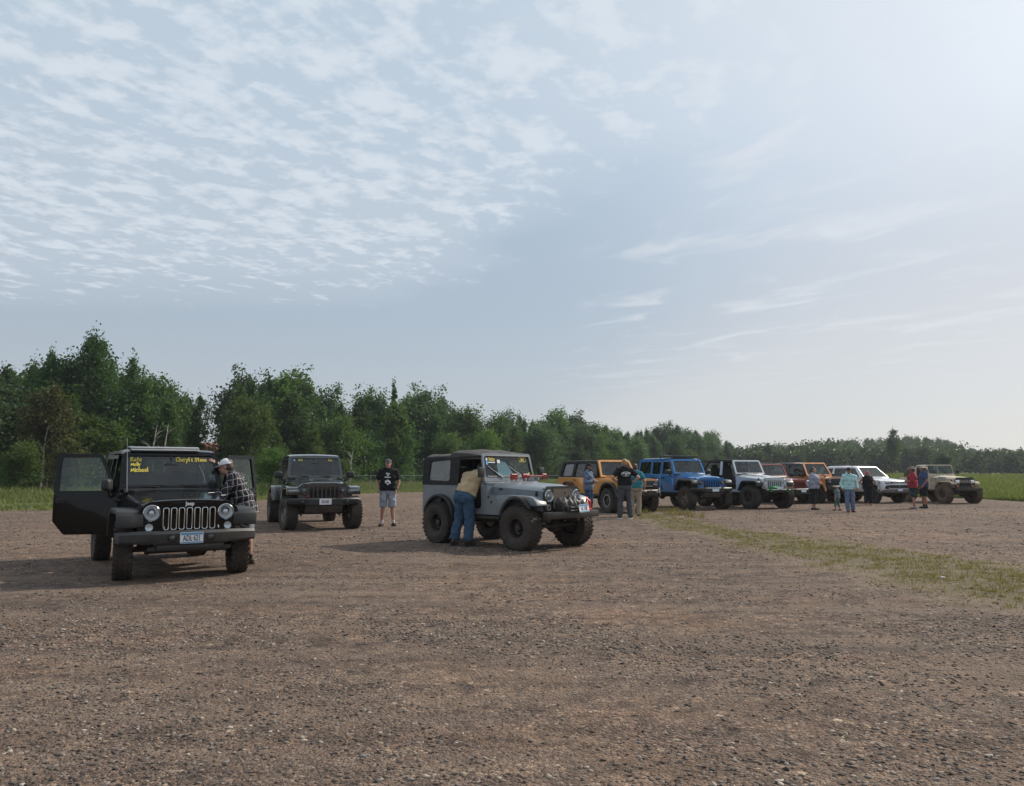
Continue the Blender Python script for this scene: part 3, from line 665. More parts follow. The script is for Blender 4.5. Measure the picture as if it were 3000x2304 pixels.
# ------------------------------------------------------------------ mesh kit
def V3(*a): return Vector(a if len(a) == 3 else a[0])
def rounded(pts, r, n=4):
    """fillet the corners of a 2-D polygon; r a number or one per corner"""
    out = []; N = len(pts); rs = r if isinstance(r, (list, tuple)) else [r] * N
    for i in range(N):
        p = Vector(pts[i]).to_2d() if len(pts[i]) == 2 else Vector(pts[i]); a = Vector(pts[i - 1]) - p; b = Vector(pts[(i + 1) % N]) - p
        la, lb = a.length, b.length; q = rs[i]
        if q <= 0 or la < 1e-6 or lb < 1e-6: out.append(tuple(p)); continue
        a.normalize(); b.normalize(); ang = a.angle(b)
        if ang > 3.10: out.append(tuple(p)); continue
        t = min(q / math.tan(ang / 2), la * .48, lb * .48)
        s, e = p + a * t, p + b * t
        for k in range(n + 1):
            f = k / n; out.append(tuple(s * (1 - f) ** 2 + p * 2 * f * (1 - f) + e * f * f))
    return out
def rrect(cx, cy_, w, h, r, n=4):
    return rounded([(cx - w / 2, cy_ - h / 2), (cx + w / 2, cy_ - h / 2), (cx + w / 2, cy_ + h / 2), (cx - w / 2, cy_ + h / 2)], r, n)
def circle2(cx, cy_, r, n=20): return [(cx + r * math.cos(2 * math.pi * k / n), cy_ + r * math.sin(2 * math.pi * k / n)) for k in range(n)]
def arc2(cx, cy_, r, a0, a1, n=10): return [(cx + r * math.cos(R(a0 + (a1 - a0) * k / n)), cy_ + r * math.sin(R(a0 + (a1 - a0) * k / n))) for k in range(n + 1)]
class MB:
    def __init__(s): s.bm = bmesh.new()
    def _take(s, t, bev=0, seg=2, ang=28):
        bmesh.ops.recalc_face_normals(t, faces=t.faces)
        if bev > 0:
            ed = [e for e in t.edges if len(e.link_faces) == 2 and e.calc_face_angle(0) > R(ang)]
            if ed: bmesh.ops.bevel(t, geom=ed, offset=bev, segments=seg, affect='EDGES', profile=.5, clamp_overlap=True)
        me = bpy.data.meshes.new('tmp'); t.to_mesh(me); t.free(); s.bm.from_mesh(me); bpy.data.meshes.remove(me); return s
    def faces(s, V, F, bev=0, seg=2):
        t = bmesh.new(); vs_ = [t.verts.new(v) for v in V]
        for f in F:
            try: t.faces.new([vs_[i] for i in f])
            except ValueError: pass
        return s._take(t, bev, seg)
    def box(s, c, size, bev=0, rot=None, seg=2):
        t = bmesh.new(); bmesh.ops.create_cube(t, size=1)
        M = Matrix.Translation(c) @ (rot.to_4x4() if rot is not None else Matrix.Identity(4)) @ Matrix.Diagonal((*size, 1))
        bmesh.ops.transform(t, matrix=M, verts=t.verts); return s._take(t, bev, seg)
    def prism(s, pts, a, b, plane='xz', bev=0, seg=2):
        """2-D polygon extruded from a to b along the third axis"""
        def P(u, v, w): return {'xz': (u, w, v), 'yz': (w, u, v), 'xy': (u, v, w)}[plane]
        n = len(pts); V = [P(*p, a) for p in pts] + [P(*p, b) for p in pts]
        F = [tuple(range(n)), tuple(range(2 * n - 1, n - 1, -1))] + [(i, (i + 1) % n, n + (i + 1) % n, n + i) for i in range(n)]
        return s.faces(V, F, bev, seg)
    def plate(s, outline, holes, O, U, V, t, bev=0):
        """flat plate with holes, lying in the frame O,U,V, thickness t along U x V"""
        O, U, V = Vector(O), Vector(U).normalized(), Vector(V).normalized(); Nn = U.cross(V)
        T = bmesh.new(); ed = []
        for loop in [outline] + list(holes):
            vs_ = [T.verts.new(O + U * p[0] + V * p[1]) for p in loop]
            ed += [T.edges.new((vs_[i], vs_[(i + 1) % len(vs_)])) for i in range(len(vs_))]
        bmesh.ops.triangle_fill(T, edges=ed, use_beauty=True, use_dissolve=False, normal=Nn)
        if t:
            r = bmesh.ops.extrude_face_region(T, geom=list(T.faces)); bmesh.ops.translate(T, vec=Nn * t, verts=[g for g in r['geom'] if isinstance(g, bmesh.types.BMVert)])
        return s._take(T, bev, 1, 60)
    def loft(s, rings, caps=True, closed=True, bev=0, seg=2):
        n = len(rings[0]); V = [p for r in rings for p in r]; F = []
        for i in range(len(rings) - 1):
            for k in range(n if closed else n - 1):
                F.append((i * n + k, i * n + (k + 1) % n, (i + 1) * n + (k + 1) % n, (i + 1) * n + k))
        if caps: F += [tuple(range(n)), tuple(range(len(rings) * n - 1, (len(rings) - 1) * n - 1, -1))]
        return s.faces(V, F, bev, seg)
    def tube(s, path, r, n=8, caps=True):
        path = [Vector(p) for p in path]; rr = r if isinstance(r, (list, tuple)) else [r] * len(path); rings = []
        up = None
        for i, p in enumerate(path):
            d = (path[min(i + 1, len(path) - 1)] - path[max(i - 1, 0)]).normalized()
            if up is None: up = Vector((0, 0, 1)) if abs(d.z) < .9 else Vector((1, 0, 0))
            a = (up - d * up.dot(d)).normalized(); b = d.cross(a); up = a
            rings.append([p + (a * math.cos(2 * math.pi * k / n) + b * math.sin(2 * math.pi * k / n)) * rr[i] for k in range(n)])
        return s.loft(rings, caps)
    def cyl(s, p0, p1, r0, r1=None, n=16): return s.tube([p0, p1], [r0, r0 if r1 is None else r1], n)
    def lathe(s, prof, c, axis=(1, 0, 0), n=24):
        """profile of (radius, height along axis); ends closed when the radius is 0"""
        ax = Vector(axis).normalized(); a = ax.orthogonal().normalized(); b = ax.cross(a); c = Vector(c)
        rings = [[c + ax * h + (a * math.cos(2 * math.pi * k / n) + b * math.sin(2 * math.pi * k / n)) * max(r, 1e-4) for k in range(n)] for r, h in prof]
        return s.loft(rings, caps=False)
    def grid(s, fn, nu, nv, thick=0):
        V = [fn(i / nu, j / nv) for i in range(nu + 1) for j in range(nv + 1)]; w = nv + 1
        return s.faces(V, [(i * w + j, i * w + j + 1, (i + 1) * w + j + 1, (i + 1) * w + j) for i in range(nu) for j in range(nv)])
    def mesh(s, name, angle=38):
        me = bpy.data.meshes.new(name); s.bm.to_mesh(me); s.bm.free()
        if len(me.polygons):
            me.polygons.foreach_set('use_smooth', np.ones(len(me.polygons), bool)); me.set_sharp_from_angle(angle=R(angle))
        return me
    def build(s, name, mat, parent=None, label=None, angle=38):
        o = link_mesh(name, s.mesh(name, angle), mat, parent)
        if label: o['label'] = label
        return o
def lettering(text, size, depth=.003, bold=0.0, shear=0.0, spacing=1.0, squash=1.0):
    """typed letters as a mesh centred on the origin in the xy plane"""
    cu = bpy.data.curves.new('letters', 'FONT'); cu.body = text; cu.size = size; cu.extrude = depth; cu.offset = bold; cu.align_x = 'CENTER'; cu.align_y = 'CENTER'; cu.shear = shear; cu.space_character = spacing
    cu.resolution_u = 4
    ob = bpy.data.objects.new('letters', cu); COL.objects.link(ob); dg = bpy.context.evaluated_depsgraph_get()
    me = bpy.data.meshes.new_from_object(ob.evaluated_get(dg)); bpy.data.objects.remove(ob); bpy.data.curves.remove(cu)
    if squash != 1.0:
        for v in me.vertices: v.co.x *= squash
    return me
def frame_matrix(O, U, V):
    U, V = Vector(U).normalized(), Vector(V).normalized(); N = U.cross(V)
    return Matrix(((U.x, V.x, N.x, O[0]), (U.y, V.y, N.y, O[1]), (U.z, V.z, N.z, O[2]), (0, 0, 0, 1)))
def place_mesh(me, M): me.transform(M); return me
# hand-written letters as pen strokes on a 0..1 high cell
PEN = {'K': [[(0, 0), (.05, 1)], [(.6, 1), (.05, .45), (.62, 0)]], 'a': [[(.5, .5), (.25, .6), (.03, .35), (.15, .02), (.4, .1), (.5, .5), (.52, .05), (.6, 0)]],
       't': [[(.25, 1), (.2, .1), (.4, 0)], [(0, .68), (.5, .72)]], 'e': [[(.05, .3), (.5, .38), (.45, .58), (.2, .62), (.03, .3), (.15, .02), (.5, .08)]],
       'M': [[(0, 0), (.08, .75), (.35, .2), (.68, .8), (.75, 0)]], 'o': [[(.25, .6), (.02, .35), (.12, .02), (.4, .05), (.5, .4), (.25, .6)]], 'l': [[(.1, 1.05), (.12, 0)]],
       'y': [[(.02, .6), (.22, .15)], [(.5, .62), (.22, .1), (.05, -.4)]], 'i': [[(.1, .6), (.1, 0)], [(.1, .8), (.12, .86)]], 'c': [[(.45, .52), (.2, .62), (.03, .3), (.18, 0), (.45, .08)]],
       'h': [[(.05, 1.05), (.05, 0)], [(.05, .4), (.3, .58), (.42, .4), (.44, 0)]], 'C': [[(.6, .85), (.3, 1), (.02, .5), (.2, .02), (.6, .12)]], 'r': [[(.05, .6), (.08, 0)], [(.08, .4), (.25, .6), (.4, .55)]],
       'S': [[(.55, .88), (.25, 1), (.05, .75), (.5, .35), (.35, .02), (0, .12)]], 'v': [[(0, .6), (.22, 0), (.48, .62)]], '&': [[(.5, .75), (.3, .95), (.15, .7), (.3, .5), (.1, .25), (.3, 0), (.5, .2)]],
       'R': [[(.05, 0), (.08, 1)], [(.0, .95), (.45, .9), (.45, .6), (.1, .5), (.6, 0)]], 'k': [[(.05, 1), (.05, 0)], [(.45, .6), (.08, .28), (.5, 0)]], 'J': [[(.1, 1), (.6, 1)], [(.38, 1), (.38, .15), (.2, 0), (.02, .2)]],
       'n': [[(.05, .6), (.05, 0)], [(.05, .4), (.3, .6), (.42, .4), (.44, 0)]], 'O': [[(.3, 1), (.02, .5), (.3, 0), (.58, .5), (.3, 1)]], 'u': [[(.03, .6), (.08, .1), (.3, .02), (.45, .6), (.5, 0)]], 'f': [[(.45, .95), (.25, 1), (.2, .0)], [(.02, .55), (.4, .58)]],
       'g': [[(.45, .55), (.2, .62), (.03, .3), (.25, .05), (.45, .55), (.42, -.2), (.1, -.3)]], 'd': [[(.45, 1.05), (.46, 0)], [(.46, .45), (.2, .6), (.03, .28), (.2, 0), (.46, .15)]], 's': [[(.42, .55), (.2, .62), (.08, .45), (.4, .18), (.2, 0), (.02, .08)]]}
def handwriting(text, h, w=.17, lift=.004, squeeze=.84):
    """ribbon strokes in the xy plane, starting at the origin"""
    m = MB(); x = 0.0
    for ch in text:
        if ch == ' ': x += .3 * h; continue
        st = PEN[ch]; mx = max(p[0] for q in st for p in q)
        for q in st:
            pts = [Vector((x + p[0] * h * squeeze, p[1] * h, lift)) for p in q]
            for a, b in zip(pts[:-1], pts[1:]):
                d = (b - a); d.normalize(); nrm = Vector((-d.y, d.x, 0)) * (w * h / 2); e = d * (w * h / 3)
                m.faces([a - e - nrm, b + e - nrm, b + e + nrm, a - e + nrm], [(0, 1, 2, 3)])
        x += (mx + .16) * h * squeeze
    return m.mesh('handwriting')

# shared materials of the vehicles
MT = dict(
    plastic=varied('black_plastic', (.017, .0185, .020), .5, amount=.2, scale=20, bump=.12, bump_scale=220, dust=.10, dust_top=1.1),
    trim=varied('dark_trim', (.014, .014, .015), .45, amount=.2, dust=.06),
    rubber=varied('tyre_rubber', (.022, .021, .021), .82, amount=.3, scale=14, spec=.25, dust=.55, dust_top=1.2, dust_even=.35, dust_color=(.105, .082, .066)),
    muddy=varied('muddy_rubber', (.03, .027, .025), .9, amount=.3, scale=10, spec=.15, dust=.95, dust_top=1.5, dust_even=.7, dust_color=(.13, .095, .072)),
    under=varied('underbody', (.018, .017, .016), .75, amount=.4, scale=12, dust=.35, dust_top=1.0),
    chrome=principled('chrome', (.66, .67, .68), .12, 1.0), steel=varied('bare_steel', (.42, .42, .42), .35, .9, amount=.2),
    rimdark=varied('dark_wheel', (.018, .018, .019), .38, .3, amount=.25, dust=.22, dust_top=.9, dust_even=.5),
    rimgrey=varied('grey_wheel', (.20, .20, .205), .35, .8, amount=.2, dust=.3, dust_top=.9, dust_even=.5),
    interior=varied('interior', (.016, .016, .017), .75, amount=.2), seat=varied('seat_cloth', (.022, .022, .024), .9, amount=.25, scale=30),
    headliner=varied('headliner', (.10, .10, .10), .9),
    glass=glass('tinted_glass'), sideglass=glass('side_glass', (.30, .35, .36)), doorglass=glass('door_glass', (.46, .66, .64), .02, .075), darklens=principled('dark_lamp', (.22, .23, .24), .15, .7), clearglass=glass('lamp_glass', (.85, .88, .9)),
    lens=principled('lamp_reflector', (.80, .82, .84), .18, .45), amber=principled('amber_lens', (.55, .14, .02), .2), redlens=principled('red_lens', (.45, .02, .02), .2),
    plate=principled('plate_white', (.72, .74, .76), .45), plateblue=principled('plate_blue', (.10, .30, .52), .45), ink=principled('plate_ink', (.02, .025, .06), .5),
    white=principled('white_mark', (.80, .80, .80), .5), yellow=principled('yellow_pen', (.75, .62, .10), .6), redpaint=varied('red_enamel', (.26, .022, .022), .4, amount=.2),
    canvas=varied('black_canvas', (.030, .030, .031), .9, amount=.25, scale=9, bump=.3, bump_scale=14, spec=.2), vinyl=glass('clear_vinyl', (.62, .62, .60), .12, .16),
    rope=varied('grey_rope', (.25, .25, .26), .8), shade=principled('sun_shade', (.55, .66, .72), .25, .6), screen=varied('tan_grille_cover', (.115, .092, .072), .85, amount=.2),
    green=principled('green_enamel', (.01, .28, .07), .35))

# ------------------------------------------------------------------ wheels
WHEELS = {}
def wheel_meshes(r, w, rim_r, style, muddy):
    key = (r, w, rim_r, style, muddy)
    if key in WHEELS: return WHEELS[key]
    h = w / 2
    prof = [(rim_r - .012, -h * .72), (rim_r + .012, -h * .88), (rim_r + (r - rim_r) * .35, -h * 1.0), (rim_r + (r - rim_r) * .72, -h * .98), (r - .022, -h * .86), (r - .012, -h * .6), (r - .012, h * .6), (r - .022, h * .86),
            (rim_r + (r - rim_r) * .72, h * .98), (rim_r + (r - rim_r) * .35, h * 1.0), (rim_r + .012, h * .88), (rim_r - .012, h * .72)]
    t = MB(); t.lathe(prof, (0, 0, 0), (0, 1, 0), 48)
    nb = 30
    for k in range(nb):
        for row, (yy, ww, ll, off) in enumerate(((-.72, .34, .62, 0), (-.24, .36, .55, .5), (.24, .36, .55, 0), (.72, .34, .62, .5))):
            a = 2 * math.pi * (k + off) / nb; c = Vector((math.cos(a) * (r - .008), yy * h, math.sin(a) * (r - .008)))
            rot = Matrix.Rotation(-a, 3, 'Y') @ Matrix.Rotation((.25 if row % 2 else -.25), 3, 'X')
            t.box(c, (.018, ww * h, ll * 2 * math.pi * r / nb), 0, rot)
        for sg in (-1, 1):
            a = 2 * math.pi * (k + (.0 if sg < 0 else .5)) / nb; rr = r - .035
            t.box((math.cos(a) * rr, sg * h * .93, math.sin(a) * rr), (.055, .016, .5 * 2 * math.pi * r / nb), 0, Matrix.Rotation(-a, 3, 'Y'))
    tm = t.mesh('tyre'); tm.materials.append(MT['muddy' if muddy else 'rubber'])
    # rim: +y is the outer face
    m = MB(); m.lathe([(rim_r - .002, -h * .75), (rim_r + .008, h * .74), (rim_r + .006, h * .80), (rim_r - .018, h * .80), (rim_r - .03, h * .62), (rim_r - .035, -.02)], (0, 0, 0), (0, 1, 0), 36)
    if style == 'steel':
        m.lathe([(rim_r - .03, h * .05), (rim_r * .72, h * .18), (rim_r * .55, h * .30), (rim_r * .42, h * .22), (.001, h * .22)], (0, 0, 0), (0, 1, 0), 32)
        m.lathe([(.062, h * .22), (.058, h * .55), (.03, h * .6), (.001, h * .6)], (0, 0, 0), (0, 1, 0), 16)
    else:
        n, wd = {'five': (5, .10), 'seven': (7, .065), 'six': (6, .085), 'ten': (10, .04)}[style]
        m.lathe([(rim_r - .035, h * .0), (.001, h * .0)], (0, 0, 0), (0, 1, 0), 24)
        for k in range(n):
            a = 2 * math.pi * k / n; L = rim_r - .02
            m.box((math.cos(a) * L / 2, h * .42, math.sin(a) * L / 2), (L, .05, wd), .012, Matrix.Rotation(-a, 3, 'Y'), 1)
        m.lathe([(.085, h * .2), (.08, h * .6), (.055, h * .66), (.001, h * .66)], (0, 0, 0), (0, 1, 0), 18)
    for k in range(5):
        a = 2 * math.pi * (k + .5) / 5; m.cyl((math.cos(a) * .07, h * .2, math.sin(a) * .07), (math.cos(a) * .07, h * .52, math.sin(a) * .07), .013, n=6)
    m.cyl((0, -h * .5, 0), (0, -.01, 0), rim_r * .75, n=20)
    rm = m.mesh('rim')
    WHEELS[key] = (tm, rm); return tm, rm
def add_wheel(v, x, y, r, w, rim_r, style='five', rim_mat=None, steer=0, muddy=False, ring=None):
    tm, rm = wheel_meshes(r, w, rim_r, style, muddy)
    e = bpy.data.objects.new('wheel', None); COL.objects.link(e); e.parent = v; e.location = (x, y, r - .006)
    e.rotation_euler = (0, random.random() * 6.28, steer + (math.pi if y < 0 else 0)); e.rotation_mode = 'XYZ'
    o = link_mesh('tyre', tm, None, e); q = bpy.data.objects.new('rim', rm); COL.objects.link(q); q.parent = e
    if not rm.materials: rm.materials.append(MT['rimdark'])
    q.material_slots[0].link = 'OBJECT'; q.material_slots[0].material = rim_mat or MT['rimdark']
    if ring:
        m = MB(); h = w / 2; m.lathe([(rim_r + .014, h * .80), (rim_r + .010, h * .93), (rim_r - .03, h * .93), (rim_r - .034, h * .80)], (0, 0, 0), (0, 1, 0), 36); m.build('beadlock_ring', ring, e)
    return e

# ------------------------------------------------------------------ pieces most vehicles share
def licence_plate(v, O, U, V, text, band=True, size=.108, squash=.58):
    m = MB(); m.plate(rrect(0, 0, .305, .152, .015), [], O, U, V, .004); p = m.build('licence_plate', MT['plate'], v)
    N = Vector(U).cross(Vector(V)).normalized(); O2 = Vector(O) + N * .006
    if band:
        b = MB(); b.plate(rrect(0, .055, .285, .03, .004), [], O2, U, V, .001); b.plate(rrect(0, -.062, .285, .016, .004), [], O2, U, V, .001); b.build('plate_band', MT['plateblue'], p)
    t = lettering(text, size, .001, .0015, 0, 1.0, squash); place_mesh(t, frame_matrix(Vector(O2) + Vector(V).normalized() * -.008, U, V)); link_mesh('plate_number', t, MT['ink'], p)
    return p
def round_lamp(v, c, r, name='headlight', axis=(1, 0, 0), bezel=None, depth=.05, lens=None):
    m = MB(); m.lathe([(r * 1.14, -.03), (r * 1.16, .012), (r * 1.08, .02), (r * 1.0, .008), (r * .98, -.02)], c, axis, 28); o = m.build(name, bezel or MT['chrome'], v)
    b = MB(); b.lathe([(r * .98, .0), (r * .8, -.02), (r * .45, -depth), (.001, -depth)], c, axis, 24); b.lathe([(r * .36, -.045), (r * .34, -.01), (r * .2, .0), (.001, .004)], c, axis, 16); b.build('reflector', lens or MT['lens'], o)
    g = MB(); g.lathe([(r * .99, .008), (r * .75, .022), (r * .4, .031), (.001, .034)], c, axis, 24); g.build('lens', MT['clearglass'], o)
    return o
def front_seats(v, xs, z, ys=(-.37, .37), mat=None):
    for x in xs:
        for y in ys:
            m = MB(); m.box((x, y, z + .10), (.50, .48, .16), .05, seg=3); m.box((x - .27, y, z + .44), (.14, .48, .60), .05, Matrix.Rotation(R(-12), 3, 'Y'), 3)
            m.box((x - .36, y, z + .84), (.09, .26, .17), .035, Matrix.Rotation(R(-12), 3, 'Y'), 3)
            for q in (-.06, .06): m.cyl((x - .335, y + q, z + .70), (x - .35, y + q, z + .80), .008, n=6)
            m.build('seat', mat or MT['seat'], v)
def dashboard(v, x, z, w=.68):
    m = MB(); m.loft([[(x + .02, y, z - .30), (x + .02, y, z - .01), (x - .16, y, z + .02), (x - .30, y, z - .05), (x - .26, y, z - .30)] for y in (-w, w)], bev=.02); d = m.build('dashboard', MT['interior'], v)
    s = MB(); c = Vector((x - .42, .37, z - .02)); ax = Vector((-.85, 0, .52)).normalized(); a = Vector((0, 1, 0)); b = ax.cross(a)
    P = [c + (a * math.cos(t) + b * math.sin(t)) * .19 for t in [2 * math.pi * k / 24 for k in range(25)]]
    s.tube(P, .016, 7, False); s.cyl(c, c - ax * .25, .03, n=8)
    for t in (0, 2.2, 4.1): s.cyl(c, c + (a * math.cos(t) + b * math.sin(t)) * .18, .014, n=6)
    s.build('steering_wheel', MT['trim'], v)
def wiper(v, O, U, V, pivots, L, ang, mat=None, t=.03):
    O, U, V = Vector(O), Vector(U).normalized(), Vector(V).normalized(); N = U.cross(V)
    for (pu, pv) in pivots:
        m = MB(); p = O + U * pu + V * pv + N * t; d = U * math.cos(R(ang)) + V * math.sin(R(ang)); e = p + d * L * .55; d2 = U * math.cos(R(ang * .55)) + V * math.sin(R(ang * .55)) * 1
        m.tube([p - N * .03, p, p + d * L * .25 + N * .012, e + N * .004], [.012, .012, .008, .006], 6)
        m.box(tuple((p + d * L * .62) - N * .012), (L * .85, .008, .016), 0, frame_matrix((0, 0, 0), d, N.cross(d)).to_3x3()); m.build('wiper', mat or MT['trim'], v)
def chassis(v, wb, z, w, x1, x2, r, track):
    m = MB()
    for s in (-1, 1): m.box(((x1 + x2) / 2, s * .42, z), (x1 - x2, .08, .12), .01)
    for x in (0, -wb):
        m.cyl((x, -track + .10, r), (x, track - .10, r), .042, n=10); m.lathe([(.001, -.15), (.10, -.12), (.14, -.03), (.14, .04), (.09, .12), (.04, .18)], (x, .18 if x == 0 else 0, r), (1, 0, 0), 14)
        for s in (-1, 1):
            m.tube([(x + .0, s * .50, r + .03 + k * .028) if False else (x + .06 * math.cos(k * 1.1), s * .50 + .06 * math.sin(k * 1.1), r + .04 + k * .0115) for k in range(24)], .011, 5)
            m.cyl((x - .14, s * .58, r - .03), (x - .10, s * .50, z + .22), .03, n=8)
            m.cyl((x - .02, s * (track - .32), r - .07), (x - .75 if x == 0 else x + .7, s * .40, z - .06), .026, n=8)
    m.cyl((.16, -track + .12, r - .01), (.16, track - .12, r + .02), .018, n=8); m.cyl((.10, -track + .2, r + .05), (.10, .45, z), .016, n=8)
    m.box((-wb * .45, 0, z - .03), (wb * .35, .45, .16), .03); m.box((-wb * .12, 0, z + .14), (.5, .5, .34), .05); m.box((-wb * .78, .1, z - .02), (.7, .5, .2), .04); m.cyl((-wb * .35, -.3, z - .06), (-wb - .4, -.3, z - .02), .035, n=8)
    m.build('chassis', MT['under'], v)
# ------------------------------------------------------------------ slotted-grille 4x4 (hard top, open or pickup)
def mirror_y(fn):
    for s in (1, -1): fn(s)
def slot_suv(name, label, category, xy, yaw, paint, wb=2.947, dz=0.0, tyre=(.405, .26, .222), rim='five', rim_mat=None, doors=4, top='hard', new=False, flare=None, ring_mat=None, slots_mat=None,
             bumper='plastic', open_doors=(0, 0), steer=0.0, track=.786, muddy=False, mirrors=True, doors_on=True, roof_mat=None, frame_mat=None, group=None, lamp_bezel=None, glass_mat=None, led=False, beadlock=None, scoop=False, grille_mat=None):
    v = thing(name, label, category, (xy[0], xy[1], 0), yaw, group)
    flare = flare or MT['plastic']; roof_mat = roof_mat or paint; frame_mat = frame_mat or paint; Z = dz
    r, w, rr = tyre; xr = -wb
    xc = -.98                                        # cowl
    xd1 = -.98; xd2 = -1.90 if doors == 4 else -1.98; xd3 = -2.66 if doors == 4 else xd2
    xe = xr - .66 if top != 'pickup' else -2.78       # end of the cabin
    YB = .765; zs, zb = .56 + Z, 1.185 + Z            # side plane, sill and belt heights
    # --- front clip
    b = MB()
    for s in (-1, 1):                                 # engine bay sides, tapering forward
        pts = [(.42, .80 + Z), (.42, 1.03 + Z), (-.30, 1.075 + Z), (xc, 1.15 + Z), (xc, zs), (-.60, zs), (-.53, .80 + Z), (-.40, .93 + Z), (.0, .97 + Z), (.30, .93 + Z)]
        def P(x, z, t): f = (x - .42) / (xc - .42); return (x, s * ((.60 + .15 * f) - t), z)
        n = len(pts); V = [P(x, z, 0) for x, z in pts] + [P(x, z, .03) for x, z in pts]
        b.faces(V, [tuple(range(n)), tuple(range(2 * n - 1, n - 1, -1))] + [(i, (i + 1) % n, n + (i + 1) % n, n + i) for i in range(n)])
    # tub: quarter panels with wheel arch, rockers, floor, bulkhead, tail
    qx0 = xd3 - .015
    arch = [(xr + .50 * math.cos(R(a)), .47 + Z * .8 + .47 * math.sin(R(a))) for a in range(0, 181, 15)]
    arch = [(x, max(z, zs - .0)) for x, z in arch]
    if top == 'pickup':
        quarter = [(xd3 - .01, zs), (xd3 - .01, zb), (xe, zb), (xe, zs)]
    else:
        fr = [(min(qx0, xr + .52), zs)] if qx0 > xr + .52 else []
        quarter = [(qx0, zs + (.0 if qx0 > xr + .5 else .25)), (qx0, zb), (xe, zb), (xe, zs)] + [p for p in reversed(arch) if p[0] < qx0 - .01]
    for s in (-1, 1):
        b.prism(quarter, s * YB, s * (YB - .035))
        b.prism([(-.60, zs - .06), (-.60, zs + .035), (xd3, zs + .035), (xd3, zs - .06)], s * (YB - .005), s * (YB - .09))
    b.box(((xe + xc) / 2, 0, zs + .01), (abs(xe - xc), 1.44, .03)); b.box((xc + .03, 0, .88 + Z), (.03, 1.40, .62))
    b.box((xe + .02, 0, (zs + zb) / 2), (.04, 1.52, zb - zs), .012)
    b.prism([(-1.0, 1.0 + Z), (-1.0, 1.195 + Z), (-.985, 1.205 + Z), (xc + .035, 1.16 + Z), (xc + .035, 1.0 + Z)], -.745, .745)
    b.build('body', paint, v)
    # --- hood: crowned sheet with rolled edges
    h = MB(); nx, ny_ = 14, 16
    def hood(u, t, drop=0):
        x = .445 + (-.93 - .445) * u; hw = .615 + .125 * u; sft = t * 2 - 1
        zc_ = 1.105 + .125 * u + .012 * math.sin(math.pi * u); ze = 1.045 + .105 * u
        a = abs(sft); z = zc_ - (zc_ - ze) * a ** 5 - .012 * a ** 2
        if new: z += .012 * (1 if a < .55 else 0)
        xx = x - (.05 * a ** 3 if u < .01 else 0) + 0
        return xx, sft * hw, z + Z
    P = [[hood(i / nx, j / ny_) for j in range(ny_ + 1)] for i in range(nx + 1)]
    rings = []
    for row in P:
        x, y0, z0 = row[0]; rings.append([(x, y0 + .003, z0 - .055)] + row + [(x, -y0 - .003, z0 - .055)])
    lip = [[(x + .022 * f, y, z - q_) for x, y, z in rings[0]] for f, q_ in ((1.25, .055), (1.25, .035), (.95, .014))]
    h.loft(lip + rings, caps=True, closed=True)
    hd = h.build('hood', paint, v, angle=60)
    for s in (-1, 1):
        k = MB(); k.box((.26, s * .628, 1.045 + Z), (.09, .02, .07), .006); k.build('hood_latch', MT['trim'], hd)
        k = MB(); k.box((-.86, s * .60, 1.215 + Z), (.05, .09, .03), .008); k.build('hood_hinge', MT['trim'], hd)
        k = MB(); k.cyl((-.55, s * .3, 1.18 + Z), (-.55, s * .3, 1.205 + Z), .025, n=10); k.build('hood_bump_stop', MT['trim'], hd)
    if scoop:
        q = MB(); q.loft([[(-.05, y, 1.135 + Z), (-.10, y, 1.20 + Z), (-.60, y, 1.225 + Z), (-.70, y, 1.20 + Z)] for y in (-.30, -.26, .26, .30)], bev=.02); q.build('hood_scoop', paint, hd)
        q = MB(); q.box((-.075, 0, 1.172 + Z), (.05, .42, .038), .008); q.build('scoop_mouth', MT['trim'], hd)
    c = MB(); c.prism([(-.90, 1.195 + Z), (-.935, 1.245 + Z), (-1.01, 1.235 + Z), (-1.01, 1.18 + Z), (-.90, 1.18 + Z)], -.70, .70, bev=.008)
    for kx in range(14): c.box((-.955, -.60 + kx * .092, 1.246 + Z), (.035, .05, .006))
    c.build('cowl_vent', MT['trim'], v)
    # --- grille
    gm = grille_mat or paint
    hw = .665; out = rounded([(-.60, .66 + Z), (.60, .66 + Z), (hw + .005, .80 + Z), (hw, .985 + Z), (.52, 1.085 + Z), (0, 1.105 + Z), (-.52, 1.085 + Z), (-hw, .985 + Z), (-hw - .005, .80 + Z)], [.08, .08, .06, .10, .10, 0, .10, .10, .06], 4)
    sw, sh, zc0, pitch = .070, .30, .845 + Z, .1035
    if new: sh, zc0, pitch, sw = .31, .855 + Z, .108, .076
    slots = [rrect((i - 3) * pitch, zc0, sw, sh * (1 - (.06 if abs(i - 3) == 3 and new else 0)), .022, 3) for i in range(7)]
    ly = .495; lz = .93 + Z; lr = .098
    if new: lz = .90 + Z
    g = MB(); g.plate(out, slots + [circle2(s * ly, lz, lr * 1.17, 24) for s in (-1, 1)], (.425, 0, 0), (0, 1, 0), (0, 0, 1), .045)
    gr = g.build('grille', gm, v)
    k = MB(); k.box((.395, 0, .86 + Z), (.02, 1.18, .38)); k.build('radiator', MT['interior'], gr)
    if ring_mat:
        for i in range(7):
            q = MB(); pth = [(.474, y, z) for y, z in rrect((i - 3) * pitch, zc0, sw, sh, .025, 4)]; q.tube(pth + [pth[0]], .0068, 6, False); q.build('slot_surround', ring_mat, gr)
